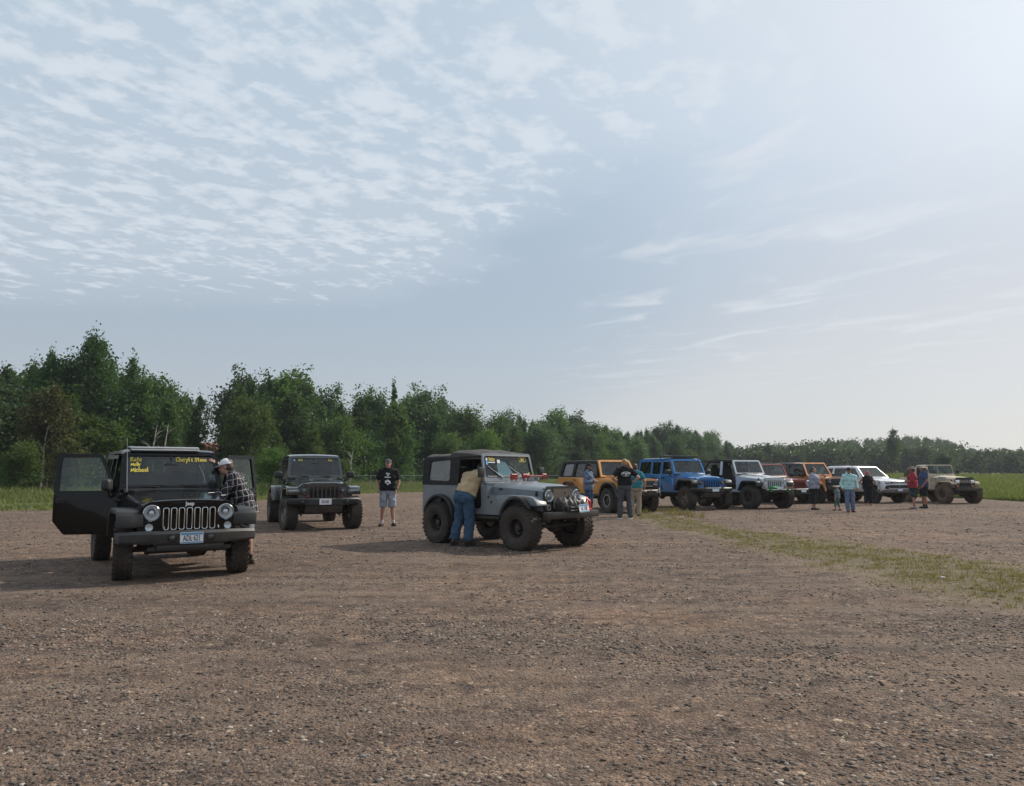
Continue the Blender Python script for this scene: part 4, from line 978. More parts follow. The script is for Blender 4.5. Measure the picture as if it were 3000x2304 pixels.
    for s in (-1, 1):
        round_lamp(v, (.462, s * ly, lz), lr, bezel=lamp_bezel or MT['chrome'], lens=MT['darklens'] if new else None)
        if not new:
            m = MB(); m.lathe([(.046, .0), (.044, .018), (.03, .03), (.001, .034)], (.468, s * .525, .735 + Z), (1, 0, 0), 18); m.build('turn_signal', MT['clearglass'] if ring_mat else MT['amber'], v)
            m = MB(); m.lathe([(.052, .0), (.05, .012), (.044, .008), (.001, .002)], (.468, s * .525, .735 + Z), (1, 0, 0), 18); m.build('signal_housing', MT['lens'] if ring_mat else MT['trim'], v)
    # --- fender flares
    yi, yo = .60, .935
    for s in (-1, 1):
        if new:
            outp = [(.50, .80 + Z), (.50, .90 + Z), (.44, .985 + Z), (.36, 1.01 + Z), (-.42, 1.03 + Z), (-.56, .95 + Z), (-.74, .58 + Z), (-.68, .56 + Z), (-.50, .88 + Z), (-.40, .95 + Z), (.33, .94 + Z), (.40, .90 + Z), (.42, .80 + Z)]
        else:
            outp = [(.50, .745 + Z), (.49, .90 + Z), (.44, .955 + Z), (.36, .975 + Z), (-.34, .985 + Z), (-.47, .94 + Z), (-.70, .57 + Z), (-.63, .55 + Z), (-.44, .87 + Z), (-.34, .915 + Z), (.34, .91 + Z), (.40, .87 + Z), (.42, .745 + Z)]
        f = MB(); f.prism(outp, s * yi, s * yo, bev=.018); fl = f.build('front_flare', flare, v)
        if not new: 
            q = MB(); q.prism([(.425, .735 + Z), (.425, .90 + Z), (.49, .90 + Z), (.505, .735 + Z)], s * (yi + .07), s * (yo - .004), bev=.02); q.build('flare_face', flare, fl)
        if new or led:
            q = MB(); q.box((.495, s * (yo - .16), .905 + Z if new else .86 + Z), (.02, .24, .03), .008); q.build('signal_strip', MT['clearglass'], fl)
            q = MB(); q.box((.490, s * (yo - .16), .905 + Z if new else .86 + Z), (.012, .23, .024), .004); q.build('signal_reflector', MT['lens'], fl)
        a0 = [(xr + .60 * math.cos(R(t)), .46 + Z + .545 * math.sin(R(t))) for t in range(10, 171, 16)]
        a1 = [(xr + .53 * math.cos(R(t)), .46 + Z + .475 * math.sin(R(t))) for t in range(170, 9, -16)]
        if top == 'pickup' or new: a0 = [(x, min(z, .975 + Z)) for x, z in a0]
        f = MB(); f.prism(a0 + a1, s * (YB - .01), s * yo, bev=.015); f.build('rear_flare', flare, v)
        m = MB(); m.prism([(.36, .60), (.36, .95 + Z), (-.45, .98 + Z), (-.62, .60)], s * .50, s * .54); m.build('wheel_well', MT['under'], v); m = MB(); m.prism([(xr + .5, .62 + Z), (xr + .4, .95 + Z), (xr - .4, .95 + Z), (xr - .5, .62 + Z)], s * .50, s * .53); m.build('wheel_well', MT['under'], v)
    # --- windshield
    O = Vector((-1.0, 0, 1.205 + Z)); T = Vector((-1.27, 0, 1.79 + Z)); Vv = (T - O); L = Vv.length
    o1 = rounded([(-.752, 0), (.752, 0), (.695, L), (-.695, L)], [.02, .02, .07, .07], 4); h1 = rounded([(-.675, .075), (.675, .075), (.632, L - .062), (-.632, L - .062)], .05, 4)
    m = MB(); m.plate(o1, [h1], O, (0, 1, 0), Vv, .05); wf = m.build('windshield_frame', frame_mat, v)
    Nn = Vector((0, 1, 0)).cross(Vv.normalized())
    m = MB(); m.plate(h1, [], O + Nn * .028, (0, 1, 0), Vv, 0); ws = m.build('windshield', glass_mat or MT['glass'], v)
    wiper(v, O, (0, 1, 0), Vv, [(-.20, .035), (.42, .035)], .50, 176, t=.055)
    wsf = (O + Nn * .034, Vector((0, 1, 0)), Vv.normalized(), L)
    mm = MB(); mm.box((-1.16, 0, 1.60 + Z), (.02, .22, .06), .01); mm.cyl((-1.17, 0, 1.63 + Z), (-1.19, 0, 1.76 + Z), .01, n=6); mm.build('rear_view_mirror', MT['trim'], v)
    # --- roof
    zt = 1.79 + Z; xr2 = xe + .03
    def side_panel(x_a, x_b, win, mat, nm, s, glassm=None):
        """upper side wall from belt to roof, leaning in"""
        Ob = Vector((0, s * (YB - .012), zb)); Tb = Vector((0, s * .672, zt)); Vb = Tb - Ob; Lb = Vb.length; U = (1, 0, 0)
        out_ = [(x_a, 0), (x_b, 0), (x_b - (.0), Lb), (x_a, Lb)]
        holes = [rounded([(x_a - .05, .05), (x_b + .06, .05), (x_b + .12, Lb - .07), (x_a - .05, Lb - .07)], .05, 3)] if win else []
        m = MB(); m.plate(out_, holes, Ob, U, Vb, -.03 * -s if False else .03 * (1 if s < 0 else -1) * -1); o = m.build(nm, mat, v)
        if win:
            q = MB(); q.plate(holes[0], [], Ob + Vector((0, -s * .012, 0)), U, Vb, 0); q.build('quarter_window', glassm or MT['sideglass'], o)
        return o
    if top in ('hard', 'pickup'):
        rx1 = xe if top == 'hard' else -2.80
        m = MB(); prof = []
        for x, dzz in ((-1.255, -.01), (-1.36, .022), (-2.0, .040), (rx1 + .25, .036), (rx1 + .02, .0)):
            prof.append([(x, y, zt + z + dzz) for y, z in ((-.675, -.03), (-.672, .015), (-.60, .035), (-.3, .048), (0, .052), (.3, .048), (.60, .035), (.672, .015), (.675, -.03), (.62, -.03), (-.62, -.03))])
        m.loft(prof); rf = m.build('roof', roof_mat, v)
        q = MB(); q.box((-1.75, 0, zt + .086), (.012, 1.22, .006)); q.build('roof_seam', MT['trim'], rf)
        if top == 'hard':
            for s in (-1, 1): side_panel(xd3 - .01, xe, True, roof_mat, 'hard_top_side', s)
            m = MB(); Ob = Vector((xe, 0, zb)); Vb = Vector((.03, 0, zt - zb)); m.plate([(-.75, 0), (.75, 0), (.67, .61), (-.67, .61)], [rounded([(-.62, .06), (.62, .06), (.57, .54), (-.57, .54)], .05, 3)], Ob, (0, 1, 0), Vb, .03); tg = m.build('hard_top_rear', roof_mat, v)
            q = MB(); q.plate(rounded([(-.62, .06), (.62, .06), (.57, .54), (-.57, .54)], .05, 3), [], Ob + Vector((.01, 0, 0)), (0, 1, 0), Vb, 0); q.build('rear_window', MT['sideglass'], tg)
        else:
            m = MB(); Ob = Vector((-2.79, 0, zb)); Vb = Vector((.02, 0, zt - zb)); hl = rounded([(-.60, .08), (.60, .08), (.56, .52), (-.56, .52)], .05, 3)
            m.plate([(-.74, 0), (.74, 0), (.67, .60), (-.67, .60)], [hl], Ob, (0, 1, 0), Vb, .03); tg = m.build('cab_rear_wall', roof_mat, v)
            q = MB(); q.plate(hl, [], Ob + Vector((.01, 0, 0)), (0, 1, 0), Vb, 0); q.build('rear_window', MT['glass'], tg)
            for s in (-1, 1): 
                m = MB(); m.plate([(xd3, 0), (xe, 0), (xe, .61), (xd3, .61)], [], (0, s * (YB - .012), zb), (1, 0, 0), (0, -s * .083, .605), -.03 * s); m.build('cab_corner', roof_mat, v)
            # cargo bed
            m = MB(); bx0, bx1 = -2.86, -4.42
            for s in (-1, 1):
                ar = [(xr + .52 * math.cos(R(a)), max(.47 + Z + .47 * math.sin(R(a)), zs)) for a in range(0, 181, 15)]
                m.prism([(bx0, zs), (bx0, zb + .03), (bx1, zb + .03), (bx1, zs)] + ar[::-1], s * YB, s * (YB - .05))
            m.box((bx0 - .02, 0, (zs + zb) / 2 + .02), (.04, 1.43, zb - zs), .008); m.box((bx1 + .02, 0, (zs + zb) / 2 + .02), (.05, 1.43, zb - zs), .008); m.box(((bx0 + bx1) / 2, 0, zs + .16), (1.5, 1.43, .03)); m.build('cargo_bed', paint, v)
    # sport bar
    m = MB(); br = .034
    for s in (-1, 1):
        xe_b = (xe if top != 'pickup' else -2.70) + .25
        m.tube([(-1.30, s * .60, zt - .05), (-1.95, s * .60, zt - .03), (xd3 - .25 if doors == 4 else -2.3, s * .60, zt - .05), (xe_b, s * .60, zb + .10), (xe_b - .05, s * .62, zs + .3)], br, 8)
        m.tube([(-1.92, s * .60, zt - .03), (-1.93, s * .64, zb), (-1.93, s * .66, zs + .05)], br, 8)
    m.tube([(-1.93, -.60, zt - .03), (-1.93, .60, zt - .03)], br, 8); m.tube([(xd3 - .25 if doors == 4 else -2.3, -.60, zt - .05), (xd3 - .25 if doors == 4 else -2.3, .60, zt - .05)], br, 8)
    m.build('sport_bar', MT['interior'], v)
    front_seats(v, (-1.72,), zs + .22); dashboard(v, -1.02, 1.13 + Z)
    if doors == 4:
        m = MB(); m.box((-2.55, 0, zs + .30), (.5, 1.2, .18), .05); m.box((-2.80, 0, zs + .62), (.16, 1.2, .6), .05, Matrix.Rotation(R(-10), 3, 'Y'))
        for y in (-.36, .36): m.box((-2.86, y, zs + .98), (.10, .26, .16), .03)
        m.build('rear_bench', MT['seat'], v)
    # --- doors
    def door(x0, x1, s, front, ang):
        D = x0 - x1 - .012; hx, hy = x0 - .006, s * (YB + .006)
        low = rounded([(0, zs), (0, zb), (-D, zb), (-D, zs + (.20 if front else .02)), (-D + (.16 if front else .0), zs)] if front else [(0, zs), (0, zb), (-D, zb), (-D, zs + .30), (-D + .12, zs + .08), (-D + .30, zs)], .03, 3)
        m = MB(); m.prism(low, 0, -s * .05, bev=.008)
        Vb = Vector((0, -s * (YB - .672), zt - zb - .015)); Lb = Vb.length
        sl = .235 if front else .0
        o_ = rounded([(-.012, 0), (-D, 0), (-D + .0, Lb), (-sl - .03, Lb)], [.01, .01, .05, .06], 3); hl = rounded([(-.075, .03), (-D + .07, .03), (-D + .07, Lb - .06), (-sl - .06, Lb - .06)], .04, 3)
        m.plate(o_, [hl], (0, 0, zb), (1, 0, 0), Vb, .04 * s)
        d = m.build('door', paint, v); d.location = (hx, hy, 0); d.rotation_euler = (0, 0, -s * R(ang))
        q = MB(); q.plate(hl, [], (0, -s * .02, zb) , (1, 0, 0), Vb, 0); q.build('door_window', MT['sideglass'] if not ang else MT['doorglass'], d)
        q = MB(); q.box((-D + .12, s * .012, zb - .10), (.14, .03, .035), .008); q.box((-D + .12, s * .004, zb - .12), (.17, .006, .07), .01); q.build('handle', MT['trim'] if paint is not MT.get('x') else paint, d)
        for zz in (zs + .22, zb - .12):
            q = MB(); q.box((.012, s * .012, zz), (.10, .035, .06), .008); q.build('hinge', paint, d)
        q = MB(); q.box((-D / 2, -s * .052, (zs + zb) / 2 + .02), (D * .86, .02, (zb - zs) * .8), .01); q.box((-D * .5, -s * .075, zb - .17), (D * .5, .05, .05), .012); q.build('door_card', MT['interior'], d)
        if front and mirrors:
            q = MB(); q.tube([(-.10, s * .0, zb - .06), (-.10, s * .10, zb - .02), (-.10, s * .13, zb + .05)], .028, 8)
            q.box((-.10, s * .20, zb + .12), (.12, .22, .18), .045, seg=3); mi = q.build('mirror', MT['plastic'], d)
            q = MB(); q.box((-.163, s * .20, zb + .12), (.004, .17, .13), .0); q.build('mirror_glass', MT['chrome'], d)
        return d
    if doors_on:
        for s, ang in ((-1, open_doors[0]), (1, open_doors[1])):
            door(xd1, xd2, s, True, ang)
            if doors == 4: door(xd2 - .008, xd3, s, False, 0)
    # --- bumpers
    if bumper == 'plastic':
        rings = []
        for y, x, zl, zh, dp in ((-.935, .43, .535, .665, .12), (-.90, .53, .525, .675, .14), (-.72, .62, .52, .685, .16), (-.50, .66, .515, .69, .17), (-.47, .675, .50, .685, .18), (.47, .675, .50, .685, .18), (.50, .66, .515, .69, .17), (.72, .62, .52, .685, .16), (.90, .53, .525, .675, .14), (.935, .43, .535, .665, .12)):
            zz = Z * .8; rings.append([(x - dp, y, zl + zz), (x - .02, y, zl + zz), (x, y, zl + .03 + zz), (x, y, zh - .035 + zz), (x - .03, y, zh + zz), (x - dp, y, zh + zz)])
        m = MB(); m.loft(rings); bp_ = m.build('front_bumper', MT['plastic'], v, angle=30)
        m = MB(); m.box((.60, 0, .46 + Z * .8), (.10, .9, .10), .03); m.prism([(.60, .42 + Z * .8), (.30, .36 + Z * .8), (.30, .40 + Z * .8), (.60, .47 + Z * .8)], -.55, .55); m.build('air_dam', MT['trim'], bp_)
        for s in (-1, 1):
            q = MB(); q.tube([(.56, s * .36, .68 + Z * .8), (.63, s * .36, .72 + Z * .8), (.60, s * .36, .745 + Z * .8)], .014, 6); q.build('tow_hook', MT['trim'], bp_)
            round_lamp(v, (.672, s * .255, .595 + Z * .8), .048, 'fog_light', bezel=MT['trim'])
        pz = .59 + Z * .8; pxx = .685
    elif bumper == 'wide':                            # stamped steel with recessed lamp ends
        rings = []
        for y, x, zl, zh in ((-.94, .50, .62, .72), (-.86, .58, .60, .74), (-.52, .68, .56, .74), (-.36, .70, .54, .74), (.36, .70, .54, .74), (.52, .68, .56, .74), (.86, .58, .60, .74), (.94, .50, .62, .72)):
            zz = Z * .8; rings.append([(x - .22, y, zl + zz), (x - .03, y, zl + zz), (x, y, zl + .04 + zz), (x, y, zh - .03 + zz), (x - .03, y, zh + zz), (x - .22, y, zh + zz)])
        m = MB(); m.loft(rings); bp_ = m.build('front_bumper', MT['plastic'], v, angle=30)
        for s in (-1, 1):
            q = MB(); q.prism(rounded([(s * .40, .60 + Z * .8), (s * .78, .62 + Z * .8), (s * .82, .69 + Z * .8), (s * .40, .70 + Z * .8)], .025, 3), .60, .692, 'yz'); q.build('lamp_recess', MT['interior'], bp_)
            round_lamp(v, (.69, s * .56, .648 + Z * .8), .042, 'fog_light', bezel=MT['trim'])
            q = MB(); q.tube([(.62, s * .42, .74 + Z * .8), (.69, s * .42, .79 + Z * .8), (.69, s * .42, .83 + Z * .8), (.63, s * .42, .82 + Z * .8)], .02, 7); q.build('tow_hook', MT['redpaint'] if led else MT['plastic'], bp_)
        m = MB(); m.prism([(.60, .53 + Z * .8), (.36, .36 + Z * .8), (.34, .39 + Z * .8), (.58, .56 + Z * .8)], -.46, .46); m.build('skid_plate', MT['steel'], bp_)
        pz = .655 + Z * .8; pxx = .712
    else:                                             # stubby steel with a winch
        m = MB(); m.loft([[(.46, y, .50 + Z), (.66, y, .50 + Z), (.70, y, .54 + Z), (.70, y, .62 + Z), (.64, y, .65 + Z), (.46, y, .65 + Z)] for y in (-.62, -.5, .5, .62)], bev=.012); bp_ = m.build('front_bumper', MT['plastic'], v)
        m = MB(); m.cyl((.60, -.18, .70 + Z), (.60, .18, .70 + Z), .05, n=16); m.box((.60, -.26, .70 + Z), (.14, .13, .13), .02); m.build('winch', MT['green'], v)
        for s in (-1, 1):
            q = MB(); q.tube([(.68, s * .44, .55 + Z), (.78, s * .44, .55 + Z), (.80, s * .44, .59 + Z), (.78, s * .44, .63 + Z), (.68, s * .44, .63 + Z)], .022, 7); q.build('shackle', MT['green'], bp_)
        pz = .70 + Z; pxx = .76
    chassis(v, wb, .50 + Z * .7, .9, .55, xr - .5 if top != 'pickup' else -4.3, r, track)
    mirror_y(lambda s: add_wheel(v, 0, s * track, r, w, rr, rim, rim_mat, steer, muddy, beadlock))
    mirror_y(lambda s: add_wheel(v, xr, s * track, r, w, rr, rim, rim_mat, 0, muddy, beadlock))
    v['_dummy'] = 0; del v['_dummy']
    return v, dict(hood=hood, wsf=wsf, plate=((pxx, 0, pz), (0, 1, 0), (0, 0, 1)), Z=Z, zt=zt, zb=zb, zs=zs, ws=ws, wf=wf, gr=gr, hd=hd, bump=bp_, xe=xe)
def write_on(surface, wsf, items, parent, mat):
    """pen writing on the outside of a windshield: items of (text, u as seen from the front, v from the top, height)"""
    O, U, Vn, L = wsf; Uv = -U * -1
    for text, u, dv, h in items:
        me = handwriting(text, h); me.transform(frame_matrix(O + Vector((0, 1, 0)) * u + Vn * (L - dv), (0, 1, 0), Vn)); o = link_mesh('pen_writing', me, mat, parent)
# ------------------------------------------------------------------ the vehicles: black with open doors
P_BLACK = varied('black_paint', (.0042, .0048, .005), .18, coat=.35, spec=.12, amount=.15, scale=3, dust=.035, dust_top=1.2, dust_even=.15)
v, K = slot_suv('suv', 'black hard-top off-roader with both front doors swung open, nearest vehicle', 'vehicle', (-4.82, 11.9), R(-57.8), P_BLACK, tyre=(.405, .255, .222), rim='five', rim_mat=MT['rimdark'],
                ring_mat=MT['chrome'], open_doors=(68, 50), steer=R(-6), flare=MT['plastic'], frame_mat=P_BLACK)
t = lettering('Jeep', .072, .003, .002, 0, 1.0, .95); place_mesh(t, frame_matrix((.474, 0, 1.052), (0, 1, 0), (0, 0, 1))); link_mesh('grille_lettering', t, MT['white'], K['gr'])
licence_plate(v, *K['plate'], 'ADL 621')
s = MB(); O, U, Vv = K['plate']; s.plate([(-.008, .01), (0, -.006), (.008, .01)], [], (O[0] + .007, 0, O[2] - .008), U, Vv, .001); s.build('plate_mark', MT['ink'], K['bump'])
write_on(None, K['wsf'], [('Kate', -.59, .155, .066), ('Molly', -.59, .235, .060), ('Michael', -.59, .335, .072), ('Cheryl', .07, .155, .07), ('&', .295, .155, .06), ('Steve', .355, .155, .066)], K['ws'], MT['yellow'])
m = MB()
for (a, b_, c_, d_) in ((.42, .20, .46, .33), (.47, .34, .50, .50), (.46, .49, .51, .51)):
    O, U, Vn, L = K['wsf']; p = [O + U * a + Vn * (L - b_), O + U * (a + .012) + Vn * (L - b_), O + U * (c_ + .012) + Vn * (L - d_), O + U * c_ + Vn * (L - d_)]; m.faces([q - (U.cross(Vn)) * .03 for q in p], [(0, 1, 2, 3)])
m.build('hanging_ribbon', MT['white'], v)
m = MB(); m.box((-1.25, -.08, K['zt'] + .075), (.16, 1.02, .012), .003, Matrix.Rotation(R(22), 3, 'Y')); m.box((-1.42, -.08, K['zt'] + .095), (.40, 1.02, .014), .004, Matrix.Rotation(R(4), 3, 'Y')); m.build('raised_sunroof', varied('grey_roof_panel', (.24, .25, .26), .4, amount=.1), v)
m = MB(); m.tube([(-.90, -.66, 1.20), (-.93, -.67, 1.62), (-.97, -.68, 2.02)], [.006, .004, .002], 6); m.build('antenna', MT['steel'], v)
m = MB(); m.lathe([(.001, .10), (.06, .07), (.075, 0), (.07, -.03)], (-.98, .60, 1.27), (.3, 0, 1), 14); m.build('dash_speaker', MT['interior'], v)
for dx_, dy_, rz in ((-.35, .46, .5), (-.50, .66, -.4)):
    hx, hy, hz = K['hood'](( .445 - dx_) / 1.375, (dy_ / .70 + 1) / 2); m = MB(); m.faces([(dx_ - .10, dy_ - .05, hz + .006), (dx_ + .08, dy_ - .07, hz + .004), (dx_ + .05, dy_ + .05, hz + .010), (dx_ - .08, dy_ + .04, hz + .012)], [(0, 1, 2, 3)]); o = m.build('hood_decal', MT['white'], K['hd'])
BLACK = v
# grey-black pickup
P_GRAN = varied('granite_paint', (.040, .047, .046), .14, .35, coat=1.0, amount=.12, scale=3, dust=.18, dust_top=1.1, dust_even=.05)
v, K = slot_suv('pickup_truck', 'dark grey pickup with red tow hooks and hood scoop, beside the man in shorts', 'pickup', (-5.0, 21.2), R(-67.5), P_GRAN, wb=3.487, dz=.10, tyre=(.43, .30, .222), rim='five', rim_mat=MT['rimgrey'],
                top='pickup', new=True, bumper='wide', flare=P_GRAN, steer=R(8), led=True, lamp_bezel=MT['trim'], track=.82, scoop=True, frame_mat=P_GRAN)
licence_plate(v, *K['plate'], 'RZ1582', band=False, size=.095)
write_on(None, K['wsf'], [('Rick', -.44, .135, .06), ('Jen', .36, .14, .065)], K['ws'], MT['yellow'])
m = MB(); O, U, Vn, L = K['wsf']; m.plate([(-.03, 0), (0, -.04), (.03, 0), (0, .04)], [], O + U * -.55 + Vn * (L - .11), U, Vn, .001); m.build('windshield_sticker', principled('pale_blue', (.25, .5, .75), .5), K['ws'])
# bright blue with roof basket lights
P_BLUE = varied('blue_paint', (.012, .16, .44), .28, .25, coat=.9, amount=.1, scale=3, dust=.3, dust_top=1.1, dust_even=.1)
v, K = slot_suv('suv', 'bright blue four-door off-roader with a flat light panel on its roof', 'vehicle', (7.55, 31.7), R(-67.5), P_BLUE, wb=3.008, dz=.16, tyre=(.455, .32, .222), rim='five', rim_mat=MT['rimgrey'], new=True, bumper='wide', roof_mat=P_BLUE,
                flare=MT['plastic'], lamp_bezel=MT['trim'], track=.82)
licence_plate(v, *K['plate'], '')
m = MB(); zt = K['zt']
for y in (-.62, .62): m.tube([(-1.28, y, zt + .03), (-1.32, y, zt + .13), (-2.1, y, zt + .17), (-2.15, y, zt + .05)], .018, 6)
m.box((-1.72, 0, zt + .17), (.95, 1.24, .02), .005, Matrix.Rotation(R(3), 3, 'Y')); m.box((-1.24, 0, zt + .13), (.06, 1.20, .07), .015)
for y in (-.3, 0, .3): m.box((-1.72, y, zt + .19), (.9, .03, .02))
m.build('roof_light_panel', MT['plastic'], v)
# pale silver-white, doors off, green recovery gear
P_WHITE = varied('silver_white_paint', (.50, .54, .57), .30, .1, coat=.8, amount=.08, scale=3, dust=.35, dust_top=1.0, dust_even=.05)
v, K = slot_suv('suv', 'pale silver doorless off-roader with open top and green winch', 'vehicle', (10.3, 32.7), R(-66.5), P_WHITE, dz=.14, tyre=(.465, .34, .222), rim='five', rim_mat=MT['rimdark'], top='open', doors_on=False, bumper='steel', flare=MT['plastic'],
                slots_mat=None, track=.84, steer=R(4))
licence_plate(v, *K['plate'], '')
zt = K['zt']; m = MB(); m.loft([[(x, -.63, zt + u - .03), (x, .63, zt + u - .03), (x, .60, zt + u + .01), (x, 0, zt + u + .025), (x, -.60, zt + u + .01)] for x, u in ((-1.29, .02), (-1.95, .035), (-2.6, .02), (-3.45, -.02))]); m.build('top_cover', MT['canvas'], v)
for s in (-1, 1):
    m = MB(); m.plate([(-1.88, 0), (-2.02, 0), (-2.02, .58), (-1.90, .58)], [], (0, s * .755, K['zb'] - .0), (1, 0, 0), (0, -s * .083, .605), .03 * s); m.build('door_pillar', P_WHITE, v)
m = MB(); dv = [K['hood'](u, t) for u, t in ((.08, .2), (.5, .12), (.95, .14), (.95, .30), (.5, .28), (.1, .30))]; m.faces([(x, y, z + .006) for x, y, z in dv], [(0, 1, 2, 3, 4, 5)]); m.build('hood_decal', varied('dark_decal', (.07, .065, .08), .4), K['hd'])
# dark red, half hidden
P_RED = varied('maroon_paint', (.20, .022, .018), .30, .15, coat=.9, amount=.1, scale=3, dust=.3, dust_top=1.1, dust_even=.08)
v, K = slot_suv('suv', 'dark red off-roader half hidden between the pale silver one and an orange one', 'vehicle', (12.95, 37.4), R(-62), P_RED, wb=2.424, dz=.02, doors=2, tyre=(.41, .27, .222), rim='five', rim_mat=MT['rimgrey'], flare=P_RED, track=.79, open_doors=(0, 48), roof_mat=MT['canvas'])
licence_plate(v, *K['plate'], '')
# ------------------------------------------------------------------ flat-fendered older 4x4s
def old_jeep(name, label, xy, yaw, paint, dz=0.0, tyre=(.42, .33, .19), square=False, rim_mat=None, muddy=False, soft_top=True, steer=0.0, track=.76):
    v = thing(name, label, 'vehicle', (xy[0], xy[1], 0), yaw); Z = dz; wb = 2.37; xr = -wb; r, w, rr = tyre
    xe = xr - .62; YB = .755; zs, zb = .60 + Z, 1.17 + Z; xc = -.93; xd0, xd1 = -1.13, -1.80
    zh0, zh1 = 1.16 + Z, 1.235 + Z                    # hood height at the grille and the cowl
    b = MB()
    # tub with the rounded doorway cut low, wheel arch behind
    arch = [(xr + .44 * math.cos(R(a)), max(zs - .001, .50 + Z + .44 * math.sin(R(a)))) for a in range(0, 181, 12)]
    door_edge = rounded([(xd0, zb + .02), (xd0 + .02, zs + .10), (xd1 + .10, zs + .08), (xd1, zb)], [.0, .12, .14, .0], 5)
    side = [(-.62, zs)] + [(-.62, .80 + Z), (-.52, .93 + Z), (-.36, .955 + Z), (xc + .0, 1.0 + Z), (xc, zb + .05), (xd0 + .06, zb + .06)] + door_edge + [(xe, zb), (xe, zs)] + [p for p in reversed(arch)]
    for s in (-1, 1): b.prism(side, s * YB, s * (YB - .035))
    b.box(((xe + xc) / 2, 0, zs + .02), (abs(xe - xc), 1.44, .03)); b.box((xc - .02, 0, .93 + Z), (.03, 1.44, .55)); b.box((xe + .02, 0, (zs + zb) / 2), (.04, 1.5, zb - zs), .012)
    b.prism([(xc, zh1 - .06), (xc + .0, zh1 + .005), (xd0 + .03, zb + .085), (xd0 + .03, zb - .1)], -YB + .001, YB - .001, bev=.015)
    for s in (-1, 1):                                 # inner fender walls beside the engine
        b.prism([(.36, .70 + Z), (.36, zh0 - .12), (xc, zh1 - .12), (xc, .70 + Z)], s * .50, s * .53)
    b.build('body', paint, v)
    # hood with rolled edges
    h = MB(); rings = []
    def hood(u, t):
        x = .40 + (xc - .01 - .40) * u; hw = .525 + .09 * u * (1 if not square else .9); q = t * 2 - 1; a = abs(q)
        zc_ = zh0 + (zh1 - zh0) * u + .012; z = zc_ - .085 * a ** 6 - .012 * a ** 2 + (.022 if a < .28 and u > .0 else 0) * (1 if not square else .6)
        return x, q * hw, z
    for i in range(13):
        row = [hood(i / 12, j / 18) for j in range(19)]; x, y0, z0 = row[0]; lowz = -.16
        rings.append([(x, y0 - .002, z0 + lowz)] + row + [(x, -y0 + .002, z0 + lowz)])
    h.loft(rings); hd = h.build('hood', paint, v, angle=50)
    for s in (-1, 1):
        k = MB(); k.box((.22, s * .548, zh0 - .13), (.05, .025, .10), .006); k.build('hood_latch', MT['trim'], hd)
        k = MB(); k.box((-.70, s * .612, zh1 - .13), (.09, .012, .04), .004); k.build('hood_hinge', MT['trim'], hd)
    # grille
    gz0, gz1 = .70 + Z, zh0 + .012; gw = .53
    out = rounded([(-gw + .04, gz0), (gw - .04, gz0), (gw, gz0 + .10), (gw, gz1 - .10), (gw - .10, gz1), (-gw + .10, gz1), (-gw, gz1 - .10), (-gw, gz0 + .10)], [.02, .02, .04, .09, .05, .05, .09, .04], 4)
    hl = (.40, .985 + Z, .103) if not square else (.405, .975 + Z, .08)
    if square: lamps = [rrect(s * hl[0], hl[1], .19, .14, .015, 2) for s in (-1, 1)]
    else: lamps = [circle2(s * hl[0], hl[1], hl[2] * 1.14, 24) for s in (-1, 1)]
    slots = [rrect((i - 3) * .082, (gz0 + gz1) / 2 - .02 + .01, .05, .28, .018, 3) for i in range(7)]
    m = MB(); m.plate(out, slots + lamps, (.37, 0, 0), (0, 1, 0), (0, 0, 1), .04); gr = m.build('grille', MT['trim'], v)
    m = MB(); m.box((.34, 0, .93 + Z), (.02, .98, .40)); m.build('radiator', MT['interior'], gr)
    for s in (-1, 1):
        if square:
            m = MB(); m.prism(rrect(s * hl[0], hl[1], .215, .165, .02, 3), .40, .425, 'yz', bev=.006); o = m.build('headlight', MT['chrome'], v)
            m = MB(); m.prism(rrect(s * hl[0], hl[1], .18, .13, .015, 3), .42, .432, 'yz', bev=.004); m.build('lens', MT['lens'], o)
        else: round_lamp(v, (.408, s * hl[0], hl[1]), hl[2])
        m = MB(); m.lathe([(.05, .0), (.05, .03), (.035, .042), (.001, .045)], (.40, s * (hl[0] + .0), .77 + Z), (1, 0, 0), 18); m.build('turn_signal', MT['clearglass'] if not square else MT['amber'], v)
        m = MB(); m.lathe([(.056, .0), (.054, .012), (.001, .004)], (.40, s * hl[0], .77 + Z), (1, 0, 0), 18); m.build('signal_housing', MT['lens'], v)
    # front fenders: flat tops that roll down at the front, black extensions outside
    for s in (-1, 1):
        if not square: top = [(.47, .815 + Z), (.44, .87 + Z), (.35, .955 + Z), (.22, .985 + Z), (-.30, 1.0 + Z), (-.60, .985 + Z), (-.64, .80 + Z), (-.60, .80 + Z), (-.52, .93 + Z), (-.30, .955 + Z), (.20, .945 + Z), (.33, .91 + Z), (.41, .835 + Z), (.42, .80 + Z)]
        else: top = [(.50, .86 + Z), (.44, .95 + Z), (.36, .975 + Z), (-.40, .985 + Z), (-.66, .70 + Z), (-.62, .68 + Z), (-.38, .95 + Z), (.34, .94 + Z), (.41, .91 + Z), (.46, .84 + Z)]
        m = MB(); m.prism(top, s * .50, s * .775, bev=.012); fd = m.build('front_fender', paint, v)
